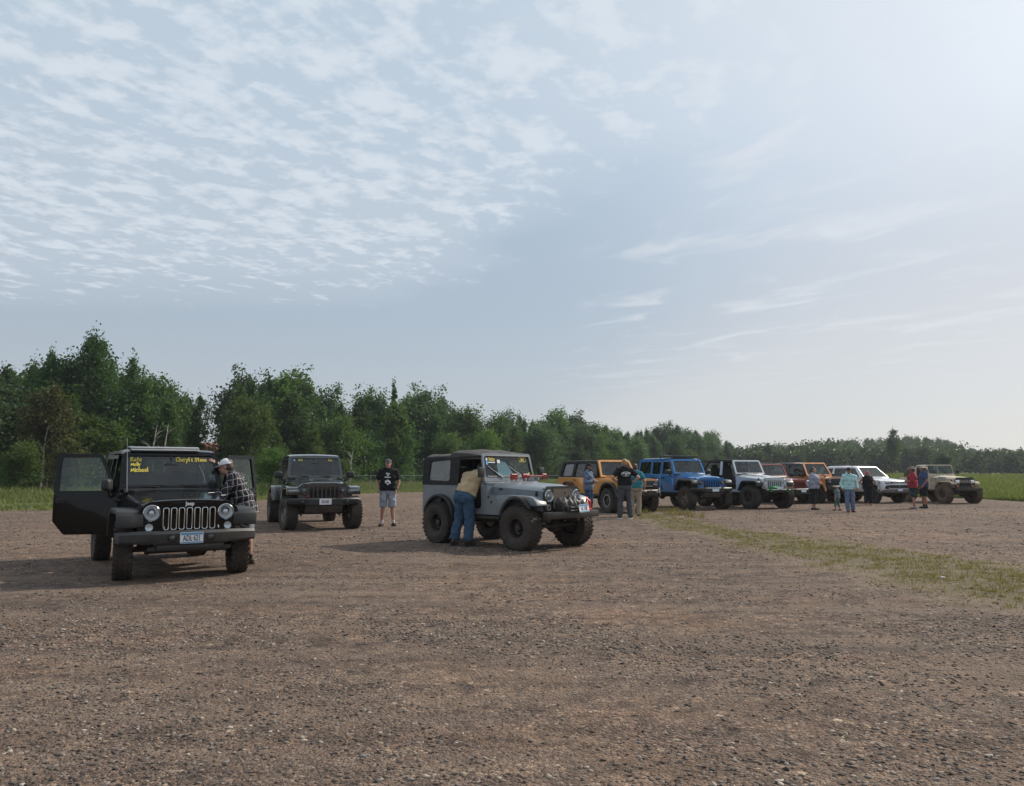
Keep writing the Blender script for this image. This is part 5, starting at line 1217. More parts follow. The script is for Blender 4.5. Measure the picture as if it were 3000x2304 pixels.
        if not square:
            a0 = [(.44 * math.cos(R(t)) - .06, .55 + Z + .455 * math.sin(R(t)) * .96) for t in range(28, 176, 12)]; a1 = [(.37 * math.cos(R(t)) - .06, .55 + Z + .39 * math.sin(R(t)) * .96) for t in range(175, 27, -12)]
            m = MB(); m.prism(a0 + a1, s * .775, s * .86, bev=.012); m.build('fender_flare', MT['plastic'], v)
            sk_ = [(.47, .812 + Z), (.44, .868 + Z), (.35, .952 + Z), (.22, .982 + Z), (-.30, .997 + Z), (-.66, .985 + Z), (-.66, .60 + Z)] + [(.40 * math.cos(R(t)) - .06, .55 + Z + .415 * math.sin(R(t)) * .96) for t in range(172, 33, -11)]
            m = MB(); m.prism(sk_, s * .745, s * .778, bev=.006); m.build('fender_side', paint, fd)
            m = MB(); m.box((.06, s * .781, .955 + Z), (.13, .012, .038), .005); m.build('side_marker', MT['amber'], v)
        a0 = [(xr + .49 * math.cos(R(t)), .50 + Z + .48 * math.sin(R(t))) for t in range(4, 177, 12)]; a1 = [(xr + .435 * math.cos(R(t)), .50 + Z + .425 * math.sin(R(t))) for t in range(176, 3, -12)]
        m = MB(); m.prism(a0 + a1, s * (YB - .01), s * .86, bev=.012); m.build('rear_flare', MT['plastic'] if not square else paint, v)
        m = MB(); m.prism([(xr + .42, zs + .02), (xr + .3, .90 + Z), (xr - .3, .90 + Z), (xr - .42, zs + .02)], s * .46, s * .49); m.build('wheel_well', MT['under'], v)
        m = MB(); m.prism([(.30, .62 + Z), (.20, .93 + Z), (-.45, .93 + Z), (-.55, .62 + Z)], s * .44, s * .47); m.build('wheel_well', MT['under'], v)
        m = MB(); m.cyl((-.62, s * .70, zs - .06), (xr + .45, s * .70, zs - .06), .035, n=10); m.build('rock_rail', MT['under'], v)
        if not square:
            for x, z in ((-.80, .90), (-.72, .80)): 
                m = MB(); m.cyl((x - .1, s * .756, z + Z + .05), (x - .1, s * .762, z + Z + .05), .026, n=12); m.build('fuel_cap' if False else 'body_plug', MT['trim'], v)
    # windshield, upright
    O = Vector((-1.07, 0, zb + .075)); T = Vector((-1.20, 0, 1.82 + Z if not square else 1.76 + Z)); Vv = T - O; L = Vv.length
    o1 = rounded([(-.735, 0), (.735, 0), (.70, L), (-.70, L)], [.02, .02, .06, .06], 4); h1 = rounded([(-.665, .10), (.665, .10), (.635, L - .06), (-.635, L - .06)], .05, 4)
    m = MB(); m.plate(o1, [h1], O, (0, 1, 0), Vv, .045); wf = m.build('windshield_frame', paint, v)
    Nn = Vector((0, 1, 0)).cross(Vv.normalized()); m = MB(); m.plate(h1, [], O + Nn * .028, (0, 1, 0), Vv, 0); ws = m.build('windshield', glass('old_windshield', (.55, .68, .66), .02, .07), v)
    gk = MB(); loop = [tuple(O + Nn * .047 + Vector((0, 1, 0)) * p[0] + Vv.normalized() * p[1]) for p in h1]; gk.tube(loop + [loop[0]], .011, 6, False); gk.build('window_seal', MT['trim'], wf)
    wiper(v, O, (0, 1, 0), Vv, [(-.22, .07), (.38, .07)], .42, 146, mat=MT['chrome'] if not square else MT['trim'], t=.055)
    wsf = (O + Nn * .034, Vector((0, 1, 0)), Vv.normalized(), L)
    front_seats(v, (-1.78,), zs + .20, (-.36, .36)); dashboard(v, -1.10, zb - .02, .68)
    m = MB()                                          # roll cage
    for s in (-1, 1):
        m.tube([(-1.98, s * .62, zs), (-1.98, s * .62, 1.55 + Z), (-1.98, s * .52, 1.72 + Z), (-1.98, 0, 1.74 + Z)], .032, 8); m.tube([(-1.98, s * .54, 1.70 + Z), (-2.75, s * .60, zs + .45)], .032, 8)
        m.tube([(-1.98, s * .56, 1.70 + Z), (-1.22, s * .60, 1.72 + Z if square else 1.74 + Z)], .028, 8)
    m.build('roll_bar', varied('pale_padding', (.42, .36, .30), .8) if square else MT['interior'], v)
    for s in (-1, 1):
        m = MB(); m.tube([(-.98, s * .76, zb + .02), (-.98, s * .86, zb + .10), (-.98, s * .87, zb + .22)], .011, 6); m.box((-.98, s * .88, zb + .27), (.05, .17, .20), .02); mi = m.build('mirror', MT['plastic'], v)
    # bumper
    m = MB(); bz = .635 + Z * .9; bx = .64
    m.box((bx, 0, bz), (.12, 1.50 if not square else 1.36, .13), .008); bp_ = m.build('front_bumper', MT['under'] if square else varied('black_steel', (.018, .018, .019), .35, amount=.2, dust=.25), v)
    for s in (-1, 1):
        m = MB(); m.box((.52, s * .40, bz), (.28, .07, .11), .006); m.build('frame_horn', MT['under'], v)
        m = MB(); pth = [(.06 + .55 * (k / 10 - .5), s * .47, .50 + Z * .7 - .06 * (1 - (k / 5 - 1) ** 2)) for k in range(11)]; m.tube(pth, .022, 5); m.build('leaf_spring', MT['under'], v)
        m = MB(); m.cyl((-.05, s * .60, r), (-.12, s * .48, .95 + Z), .026, n=8); m.build('shock_absorber', MT['steel'] if not square else MT['under'], v)
    chassis(v, wb, .56 + Z * .7, .9, .45, xr - .5, r, track)
    mirror_y(lambda s: add_wheel(v, 0, s * track, r, w, rr, 'steel', rim_mat, steer, muddy)); mirror_y(lambda s: add_wheel(v, xr, s * track, r, w, rr, 'steel', rim_mat, 0, muddy))
    if soft_top:
        C_ = MT['canvas']; zt = 1.80 + Z
        m = MB(); rings = []
        for x, up, hw in ((-1.16, .035, .705), (-1.25, .055, .707), (-1.35, .075, .71), (-1.48, .09, .711), (-1.62, .112, .713), (-1.75, .125, .715), (-1.90, .122, .715), (-2.05, .125, .715), (-2.12, .055, .72), (-2.26, .04, .718), (-2.40, .046, .716), (-2.55, .045, .715), (-2.74, .032, .708), (-2.92, .035, .70), (-2.99, -.02, .69)):
            rings.append([(x, q * hw, zt + up * (1 - .28 * q * q) - .05 * abs(q) ** 7 - .014 * (math.sin(q * 9 + x * 7) * .5 + .5) * (1 - q * q) + .006 * math.sin(x * 31 + q * 3)) for q in [i / 8 - 1 for i in range(17)]] + [(x, hw, zt - .09), (x, hw - .02, zt - .09)] + [(x, -hw + .02, zt - .09), (x, -hw, zt - .09)])
        m.loft(rings); m.build('soft_top', varied('faded_canvas', (.080, .076, .076), .9, amount=.3, scale=7, bump=.6, bump_scale=9, spec=.15), v, angle=60)
        for s in (-1, 1):
            Ob = Vector((0, s * (YB - .004), zb)); Vb = Vector((0, -s * .045, zt - .05 - zb)); Lb = Vb.length
            hl_ = rounded([(-2.10, .08), (-2.80, .10), (-2.76, Lb - .09), (-2.10, Lb - .05)], .06, 4)
            m = MB(); m.plate([(-1.92, 0), (-1.83, 0), (-1.80, Lb), (-2.99, Lb), (-3.0, 0)], [hl_], Ob, (1, 0, 0), Vb, -.015 * s); sd = m.build('side_curtain', C_, v)
            q = MB(); q.plate(hl_, [], Ob + Vector((0, -s * .004, 0)), (1, 0, 0), Vb, 0); q.build('vinyl_window', MT['vinyl'], sd)
            m = MB(); m.tube([(-1.19, s * .70, zt - .04), (-1.84, s * .715, zt - .05)], .022, 6); m.build('door_rail', C_, v)
        m = MB(); hl_ = rrect(0, .30, 1.0, .40, .06, 4); m.plate([(-.74, 0), (.74, 0), (.69, .60), (-.69, .60)], [hl_], (-3.0, 0, zb), (0, 1, 0), (.03, 0, 1), .012); o = m.build('rear_curtain', C_, v)
        q = MB(); q.plate(hl_, [], (-2.995, 0, zb), (0, 1, 0), (.03, 0, 1), 0); q.build('vinyl_window', MT['vinyl'], o)
    return v, dict(wsf=wsf, ws=ws, Z=Z, bx=bx, bz=bz, zb=zb, zs=zs, zh0=zh0, zh1=zh1, gr=gr, bump=bp_, hood=hood, hd=hd, gz=(gz0, gz1))
P_CJ = varied('satin_grey_paint', (.165, .190, .212), .40, .0, coat=.35, amount=.12, scale=4, dust=.30, dust_top=1.1, dust_even=.06)
v, K = old_jeep('off_road_vehicle', 'satin grey vintage off-roader with black soft top and red jack on its hood', (.70, 16.1), R(-45), P_CJ, dz=.045, tyre=(.43, .33, .20), steer=R(3))
CJ = v
m = MB(); g0, g1 = K['gz']; m.plate(rounded([(-.27, g0 + .05), (.27, g0 + .05), (.285, g1 - .05), (-.285, g1 - .05)], .02, 2), [circle2(.05, g1 - .14, .028, 14)], (.414, 0, 0), (0, 1, 0), (0, 0, 1), .006); m.build('grille_cover', MT['screen'], v)
Z = K['Z']; zh = K['zh1']
# farm jack across the hood
m = MB(); m.box((-.72, .24, zh + .115), (.022, 1.02, .045), .003, Matrix.Rotation(R(0), 3, 'X')); J = m.build('jack_bar', principled('galvanised_bar', (.50, .50, .52), .4, .2), v, 'steel bar of the red farm jack')
for nm, (y, sz) in (('jack_foot', (-.22, (.03, .20, .12))), ('jack_lifter', (.12, (.05, .22, .065))), ('jack_clamp', (.68, (.04, .14, .055)))):
    m = MB(); m.box((-.71, y, zh + .115), sz, .006); m.cyl((-.71, y - sz[1] * .4, zh + .15), (-.71, y + sz[1] * .4, zh + .15), .026, n=10)
    for q in (-.3, .3): m.cyl((-.71, y + q * sz[1], zh + .03), (-.71, y + q * sz[1], zh + .12), .012, n=6)
    m.build(nm, MT['redpaint'], J)
m = MB(); m.cyl((-.69, .12, zh + .135), (-.69, .62, zh + .125), .016, n=8); m.build('jack_handle', MT['redpaint'], J)
for y in (.10, .50):
    m = MB(); m.box((-.72, y, zh + .055), (.05, .03, .08), .006); m.build('jack_mount', MT['steel'], J)
# winch under a torn cover, rollers and hook
bx, bz = K['bx'], K['bz']
m = MB(); m.cyl((bx - .04, -.20, bz + .16), (bx - .04, .20, bz + .16), .085, n=18); m.build('winch', MT['rope'], v)
for s in (-1, 1):
    m = MB(); m.box((bx - .04, s * .27, bz + .16), (.19, .13, .20), .025); m.build('winch_housing', MT['trim'], v)
m = MB()
def cover(u, t):
    e = math.sin(math.pi * min(max(u, .0), 1)) ** .35; y = -.33 + .70 * u; a = R(5 + 165 * t); rr_ = (.055 + .085 * e) * (1 + .10 * math.sin(u * 17 + t * 8) + .08 * math.sin(u * 31 - t * 13))
    return bx - .06 + rr_ * 1.1 * math.cos(a), y + .025 * math.sin(t * 7 + u * 5), bz + .17 + rr_ * (1.15 * math.sin(a)) - .05 * (abs(t - .5) * 2) ** 3 + .03 * math.sin(u * 14) - .05 * (u - .4) ** 2
m.grid(cover, 34, 20); m.build('winch_cover', varied('dull_vinyl', (.030, .027, .026), .55, amount=.4, scale=10, bump=.6, bump_scale=12), v)
m = MB(); m.box((bx + .07, 0, bz + .11), (.03, .46, .12), .008); m.cyl((bx + .095, -.15, bz + .14), (bx + .095, .15, bz + .14), .018, n=8); m.cyl((bx + .095, -.15, bz + .08), (bx + .095, .15, bz + .08), .018, n=8); m.build('fairlead', MT['trim'], v)
pl_ = licence_plate(v, (bx + .15, .19, bz + .12), (-.04, 1, .05), (-.18, -.05, 1), '61 120', band=True, size=.10, squash=.66)
for yy in (-.09, .09):
    q = MB(); q.cyl((bx + .13, .18 + yy, bz + .175), (bx + .150, .18 + yy, bz + .175), .011, n=8); q.build('plate_bolt', MT['chrome'], pl_)
m = MB(); m.tube([(bx - .02, .50, bz + .06), (bx + .02, .50, bz + .10), (bx + .03, .50, bz + .24), (bx - .02, .49, bz + .30), (bx - .05, .49, bz + .22)], [.035, .035, .03, .028, .02], 8); m.box((bx, .50, bz + .085), (.12, .09, .04), .008); m.build('tow_hook', principled('bright_red', (.75, .04, .02), .4), v)
m = MB(); m.plate(rounded([(-.18, .10), (.30, .10), (.08, .40), (-.08, .45), (-.18, .38)], .06, 4), [], K['wsf'][0] - Vector((.14, 0, .0)), K['wsf'][1], K['wsf'][2], .004); m.build('sun_shade', MT['shade'], v)
sk = principled('sticker_white', (.75, .78, .80), .5); sb = principled('sticker_blue', (.10, .40, .75), .5)
O, U, Vn, L = K['wsf']
for (u, dv, w_, h_, mt) in ((-.60, .19, .06, .10, sb), (-.60, .12, .07, .05, sk), (-.26, .17, .08, .07, sk), (-.46, .19, .20, .02, sk), (.60, L - .15, .05, .07, MT['yellow'])):
    q = MB(); q.plate(rrect(u, L - dv, w_, h_, .012, 2), [], O, U, Vn, .001); q.build('windshield_sticker', mt, K['ws'])
q = MB(); loop = [(x, y) for x, y in rrect(.45, L - .13, .20, .09, .01, 2)]; q.tube([tuple(O + U * x + Vn * y + U.cross(Vn) * .004) for x, y in loop + [loop[0]]], .005, 4, False); q.build('pen_frame', MT['yellow'], K['ws'])
t = lettering('1421', .075, .0008, .002, 0, 1, .8); place_mesh(t, frame_matrix(O + U * .45 + Vn * (L - .13), U, Vn)); link_mesh('pen_writing', t, MT['yellow'], K['ws'])
write_on(None, K['wsf'], [('Ricks', -.53, .155, .07)], K['ws'], MT['yellow'])
# sandy square-lamp one at the far right
P_TAN = varied('sand_white_paint', (.50, .43, .33), .5, amount=.2, scale=4, dust=1.0, dust_top=1.45, dust_even=.15, dust_color=(.20, .125, .075))
v, K = old_jeep('off_road_vehicle', 'mud-caked tan open off-roader with square headlights at the end of the row', (20.75, 37.6), R(-77), P_TAN, dz=.03, tyre=(.44, .33, .20), square=True, muddy=True, soft_top=False, rim_mat=MT['muddy'], track=.78)
m = MB(); m.lathe([(.10, -.10), (.20, -.12), (.36, -.12), (.40, -.06), (.40, .06), (.36, .12), (.2, .12), (.08, .05), (.001, .05)], (-3.15, .1, 1.28), (1, 0, 0), 28); m.build('spare_wheel', MT['muddy'], v)
m = MB(); m.plate(rrect(0, 0, .50, .10, .02, 2), [], (-.30, -.606, 1.14 + K['Z']), (1, 0, -.05), (0, 0, 1), .004); m.build('hood_decal', varied('faded_decal', (.20, .26, .28), .5), K['hd'])
# ------------------------------------------------------------------ slab-sided orange ones with a full-width black grille
def boxy_suv(label, xy, yaw, paint, soft, doors, wb, dz, lettered, ring=None):
    v = thing('suv', label, 'vehicle', (xy[0], xy[1], 0), yaw); Z = dz; xr = -wb; xe = xr - .86; YB = .88; zs, zb = .62 + Z, 1.20 + Z; r, w, rr = .445, .32, .222; zt = 1.84 + Z; xc = -.72
    def archp(cx, rad, a0, a1, st): return [(cx + rad * math.cos(R(t)), .50 + Z + rad * .95 * math.sin(R(t))) for t in range(a0, a1, st)]
    b = MB()
    fa = [p for p in archp(0, .54, 8, 173, 11)]; ra = [p for p in archp(xr, .54, 8, 173, 11)]
    side = [(.54, .80 + Z), (.54, 1.125 + Z), (.52, 1.16 + Z), (xc, 1.215 + Z), (xe + .02, 1.215 + Z), (xe, 1.17 + Z), (xe, zs), (ra[-1][0], zs)] + ra[::-1] + [(ra[0][0], zs), (fa[-1][0], zs)] + fa[::-1]
    for s in (-1, 1): b.prism(side, s * YB, s * (YB - .05), bev=.012)
    b.box(((xe + xc) / 2, 0, zs + .03), (abs(xe - xc), 1.7, .04)); b.box((xc + .02, 0, .93 + Z), (.03, 1.68, .56)); b.box((xe + .03, 0, (zs + zb) / 2), (.06, 1.72, zb - zs), .015)
    for s in (-1, 1): b.prism([(.50, 1.15 + Z), (xc - .02, 1.205 + Z), (xe + .05, 1.205 + Z), (xe + .05, 1.18 + Z), (xc, 1.18 + Z), (.50, 1.12 + Z)], s * (YB - .05), s * (YB - .15))
    b.build('body', paint, v)
    h = MB(); rings = []
    for i in range(9):
        u = i / 8; x = .585 + (xc - .03 - .585) * u; zc_ = 1.15 + .06 * u + Z
        rings.append([(x, -.815, zc_ - .07)] + [(x + (.0 if i else -.02 * abs(q)), q * .815, zc_ + (.022 if abs(q) < .78 else 0) - .03 * abs(q) ** 8) for q in [k / 8 - 1 for k in range(17)]] + [(x, .815, zc_ - .07)])
    h.loft(rings); hd = h.build('hood', paint, v, angle=45)
    for s in (-1, 1):
        q = MB(); q.box((.44, s * .80, 1.195 + Z), (.14, .035, .05), .012); q.build('trail_sight', MT['trim'], hd)
    # grille: one black box with lamps at its ends
    m = MB(); m.prism(rounded([(-.875, .80 + Z), (.875, .80 + Z), (.878, 1.115 + Z), (-.878, 1.115 + Z)], .05, 4), .535, .615, 'yz', bev=.015); gr = m.build('grille', MT['trim'], v)
    for z in (.90, .97, 1.04): 
        q = MB(); q.box((.62, 0, z + Z), (.014, 1.10, .026), .004); q.build('grille_bar', MT['plastic'], gr)
    for s in (-1, 1):
        round_lamp(v, (.618, s * .70, .975 + Z), .092, bezel=MT['trim'])
        q = MB(); q.box((.622, s * .70, .975 + Z), (.012, .20, .018), .003); q.build('lamp_bar', MT['white'], gr)
    if lettered:
        t = lettering('BRONCO', .105, .004, .003, 0, 1.35, 1.1); place_mesh(t, frame_matrix((.632, 0, 1.0 + Z), (0, 1, 0), (0, 0, 1))); link_mesh('grille_lettering', t, MT['white'], gr)
    rings = []
    for y, x in ((-.90, .50), (-.80, .64), (-.45, .74), (.45, .74), (.80, .64), (.90, .50)): rings.append([(x - .2, y, .58 + Z), (x, y, .58 + Z), (x + .01, y, .62 + Z), (x + .01, y, .76 + Z), (x - .02, y, .79 + Z), (x - .2, y, .79 + Z)])
    m = MB(); m.loft(rings); bp_ = m.build('front_bumper', MT['plastic'], v, angle=30)
    if lettered:
        m = MB(); m.tube([(.74, -.48, .80 + Z), (.80, -.46, .91 + Z), (.80, .46, .91 + Z), (.74, .48, .80 + Z)], .024, 8); m.build('bull_bar', MT['trim'], bp_)
        for s in (-1, 0, 1): round_lamp(v, (.77, s * .12, .86 + Z), .03, 'fog_light', bezel=MT['trim'])
        m = MB(); m.tube([(.75, -.20, .70 + Z), (.79, -.20, .74 + Z), (.79, .20, .74 + Z), (.75, .20, .70 + Z)], .02, 6); m.build('fairlead', MT['steel'], bp_)
        m = MB(); m.box((.70, .72, .70 + Z), (.12, .20, .03), .008); m.build('bumper_step', MT['steel'], bp_)
    for s in (-1, 1):
        q = MB(); q.tube([(.72, s * .34, .66 + Z), (.80, s * .34, .66 + Z), (.80, s * .34, .73 + Z), (.72, s * .34, .73 + Z)], .018, 6); q.build('tow_hook', MT['redpaint'], bp_)
    m = MB(); m.prism([(.64, .56 + Z), (.35, .40 + Z), (.33, .44 + Z), (.62, .60 + Z)], -.5, .5); m.build('skid_plate', MT['under'], v)
    for s in (-1, 1):
        for cx, nm in ((0, 'front_flare'), (xr, 'rear_flare')):
            a0 = [(cx + .62 * math.cos(R(t)), min(.50 + Z + .60 * math.sin(R(t)), 1.05 + Z)) for t in range(2, 179, 11)]; a1 = [(cx + .53 * math.cos(R(t)), .50 + Z + .50 * math.sin(R(t))) for t in range(178, 1, -11)]
            m = MB(); m.prism(a0 + a1, s * (YB - .01), s * .965, bev=.012); m.build(nm, MT['plastic'] if lettered else paint, v)
        m = MB(); m.prism([(.50, zs), (.4, 1.0 + Z), (-.45, 1.0 + Z), (-.55, zs)], s * .56, s * .60); m.build('wheel_well', MT['under'], v); m = MB(); m.prism([(xr + .5, zs), (xr + .4, 1.0 + Z), (xr - .4, 1.0 + Z), (xr - .5, zs)], s * .56, s * .60); m.build('wheel_well', MT['under'], v)
        m = MB(); m.box(((xr) / 2, s * .84, zs - .05), (wb - 1.1, .12, .09), .02); m.build('rock_rail', MT['plastic'], v)
    # windshield
    O = Vector((xc - .02, 0, 1.215 + Z)); T = Vector((xc - .38, 0, zt)); Vv = T - O; L = Vv.length
    o1 = rounded([(-.80, 0), (.80, 0), (.69, L), (-.69, L)], [.02, .02, .08, .08], 4); h1 = rounded([(-.715, .06), (.715, .06), (.615, L - .075), (-.615, L - .075)], .05, 4)
    m = MB(); m.plate(o1, [h1], O, (0, 1, 0), Vv, .07); m.build('windshield_frame', paint, v); Nn = Vector((0, 1, 0)).cross(Vv.normalized())
    m = MB(); m.plate(h1, [], O + Nn * .04, (0, 1, 0), Vv, 0); m.build('windshield', MT['glass'], v); wiper(v, O, (0, 1, 0), Vv, [(-.3, .03), (.35, .03)], .5, 172, t=.07)
    m = MB(); m.prism([(xc + .02, 1.19 + Z), (xc + .0, 1.235 + Z), (xc - .03, 1.225 + Z), (xc - .03, 1.19 + Z)], -.74, .74); m.build('cowl_vent', MT['trim'], v)
    # top
    roofm = MT['canvas'] if soft else varied('dark_hard_top', (.025, .025, .028), .4, amount=.1)
    m = MB(); rings = []
    x_roof = xc - .36
    for x, up in ((x_roof, -.005), (x_roof - .15, .02), ((x_roof + xe) / 2, .035), (xe + .30, .03), (xe + .12, -.01)):
        rings.append([(x, q * .69, zt + up - .03 * abs(q) ** 6) for q in [k / 6 - 1 for k in range(13)]] + [(x, .69, zt - .06), (x, -.69, zt - .06)])
    m.loft(rings); rf = m.build('soft_top' if soft else 'roof', roofm, v, angle=50)
    if not soft:
        q = MB(); q.loft([[(x, q_ * .692, zt + up + .004 - .03 * abs(q_) ** 6) for q_ in [k / 6 - 1 for k in range(13)]] + [(x, .69, zt - .02), (x, -.69, zt - .02)] for x, up in ((x_roof + .012, -.003), (x_roof - .15, .022), (x_roof - .62, .030))]); q.build('roof_front', paint, rf, angle=50)
    xd1 = -1.80 if doors == 4 else -1.95; xd2 = -2.62 if doors == 4 else xd1
    for s in (-1, 1):
        Ob = Vector((0, s * (YB - .03), zb)); Vb = Vector((0, -s * (YB - .03 - .685), zt - .03 - zb)); Lb = Vb.length
        wins = [[(xc - .12, .04), (xd1 + .05, .04), (xd1 + .05, Lb - .06), (xc - .40, Lb - .06)]]
        if doors == 4: wins.append([(xd1 - .06, .04), (xd2 + .06, .04), (xd2 + .05, Lb - .06), (xd1 - .06, Lb - .06)])
        wins.append([(xd2 - .12, .06), (xe + .22, .06), (xe + .30, Lb - .08), (xd2 - .12, Lb - .06)])
        wins = [rounded(q, .05, 3) for q in wins]
        m = MB(); m.plate([(xc - .04, 0), (xe + .02, 0), (xe + .14, Lb), (xc - .37, Lb)], wins, Ob, (1, 0, 0), Vb, -.03 * s); sd = m.build('top_side', roofm, v)
        for q in wins:
            k = MB(); k.plate(q, [], Ob + Vector((0, -s * .01, 0)), (1, 0, 0), Vb, 0); k.build('side_window', MT['vinyl'] if soft and q is wins[-1] else MT['sideglass'], sd)
        for k_, (x0, x1) in enumerate(((-.76, xd1), (xd1, xd2)) if doors == 4 else ((-.76, xd1),)):
            pts = [(x0 - .01, zs + .06), (x0 - .01, zb), (x1 + .01, zb), (x1 + .01, zs + (.06 if k_ == 0 else .30)), (x1 + (.02 if k_ == 0 else .28), zs + .06)]
            d = MB(); d.prism(rounded(pts, .03, 2), s * (YB - .002), s * (YB + .010), bev=.005); dd = d.build('door', paint, v)
            q = MB(); q.box((x1 + .14, s * (YB + .022), zb - .09), (.15, .03, .035), .008); q.build('handle', MT['trim'], dd)
        q = MB(); q.box((xc - .16, s * 1.0, zb + .09), (.14, .22, .15), .04, seg=3); q.tube([(xc - .14, s * .86, zb + .0), (xc - .14, s * .96, zb + .05)], .03, 6); q.build('mirror', MT['plastic'] if lettered else MT['trim'], v)
    m = MB(); m.plate([(-.80, 0), (.80, 0), (.69, .60), (-.69, .60)], [rrect(0, .30, 1.15, .40, .05, 3)], (xe + .03, 0, zb), (0, 1, 0), (.12, 0, .58), .03); m.build('top_rear', roofm, v)
    m = MB(); m.lathe([(.12, -.1), (.36, -.12), (.41, -.06), (.41, .06), (.36, .12), (.1, .12), (.001, .08)], (xe - .14, 0, 1.10 + Z), (1, 0, 0), 28); m.build('spare_wheel', MT['rubber'], v)
    front_seats(v, (-1.50,), zs + .22); dashboard(v, xc - .05, 1.17 + Z, .76)
    m = MB(); m.tube([(-1.80, -.62, zs), (-1.80, -.62, zt - .12), (-1.80, .62, zt - .12), (-1.80, .62, zs)], .04, 8); m.build('roll_bar', MT['interior'], v)
    chassis(v, wb, .55 + Z * .7, .9, .55, xr - .5, r, .84)
    mirror_y(lambda s: add_wheel(v, 0, s * .84, r, w, rr, 'six', MT['rimdark'], 0, False, ring)); mirror_y(lambda s: add_wheel(v, xr, s * .84, r, w, rr, 'six', MT['rimdark'], 0, False, ring))
    return v
P_OR = varied('orange_paint', (.62, .265, .05), .32, .1, coat=.9, amount=.08, scale=3, dust=.25, dust_top=1.1, dust_even=.06)
P_OR2 = varied('burnt_orange_paint', (.50, .19, .055), .32, .15, coat=.9, amount=.08, scale=3, dust=.3, dust_top=1.1, dust_even=.06)
ORANGE = boxy_suv('orange slab-sided off-roader with black soft top and lettered black grille', (4.30, 29.6), R(-64.5), P_OR, True, 4, 2.95, .04, True, ring=MT['steel'])
boxy_suv('burnt orange off-roader with dark hard roof, between the red and the white vehicles', (15.1, 38.3), R(-66), P_OR2, False, 2, 2.55, .03, False)

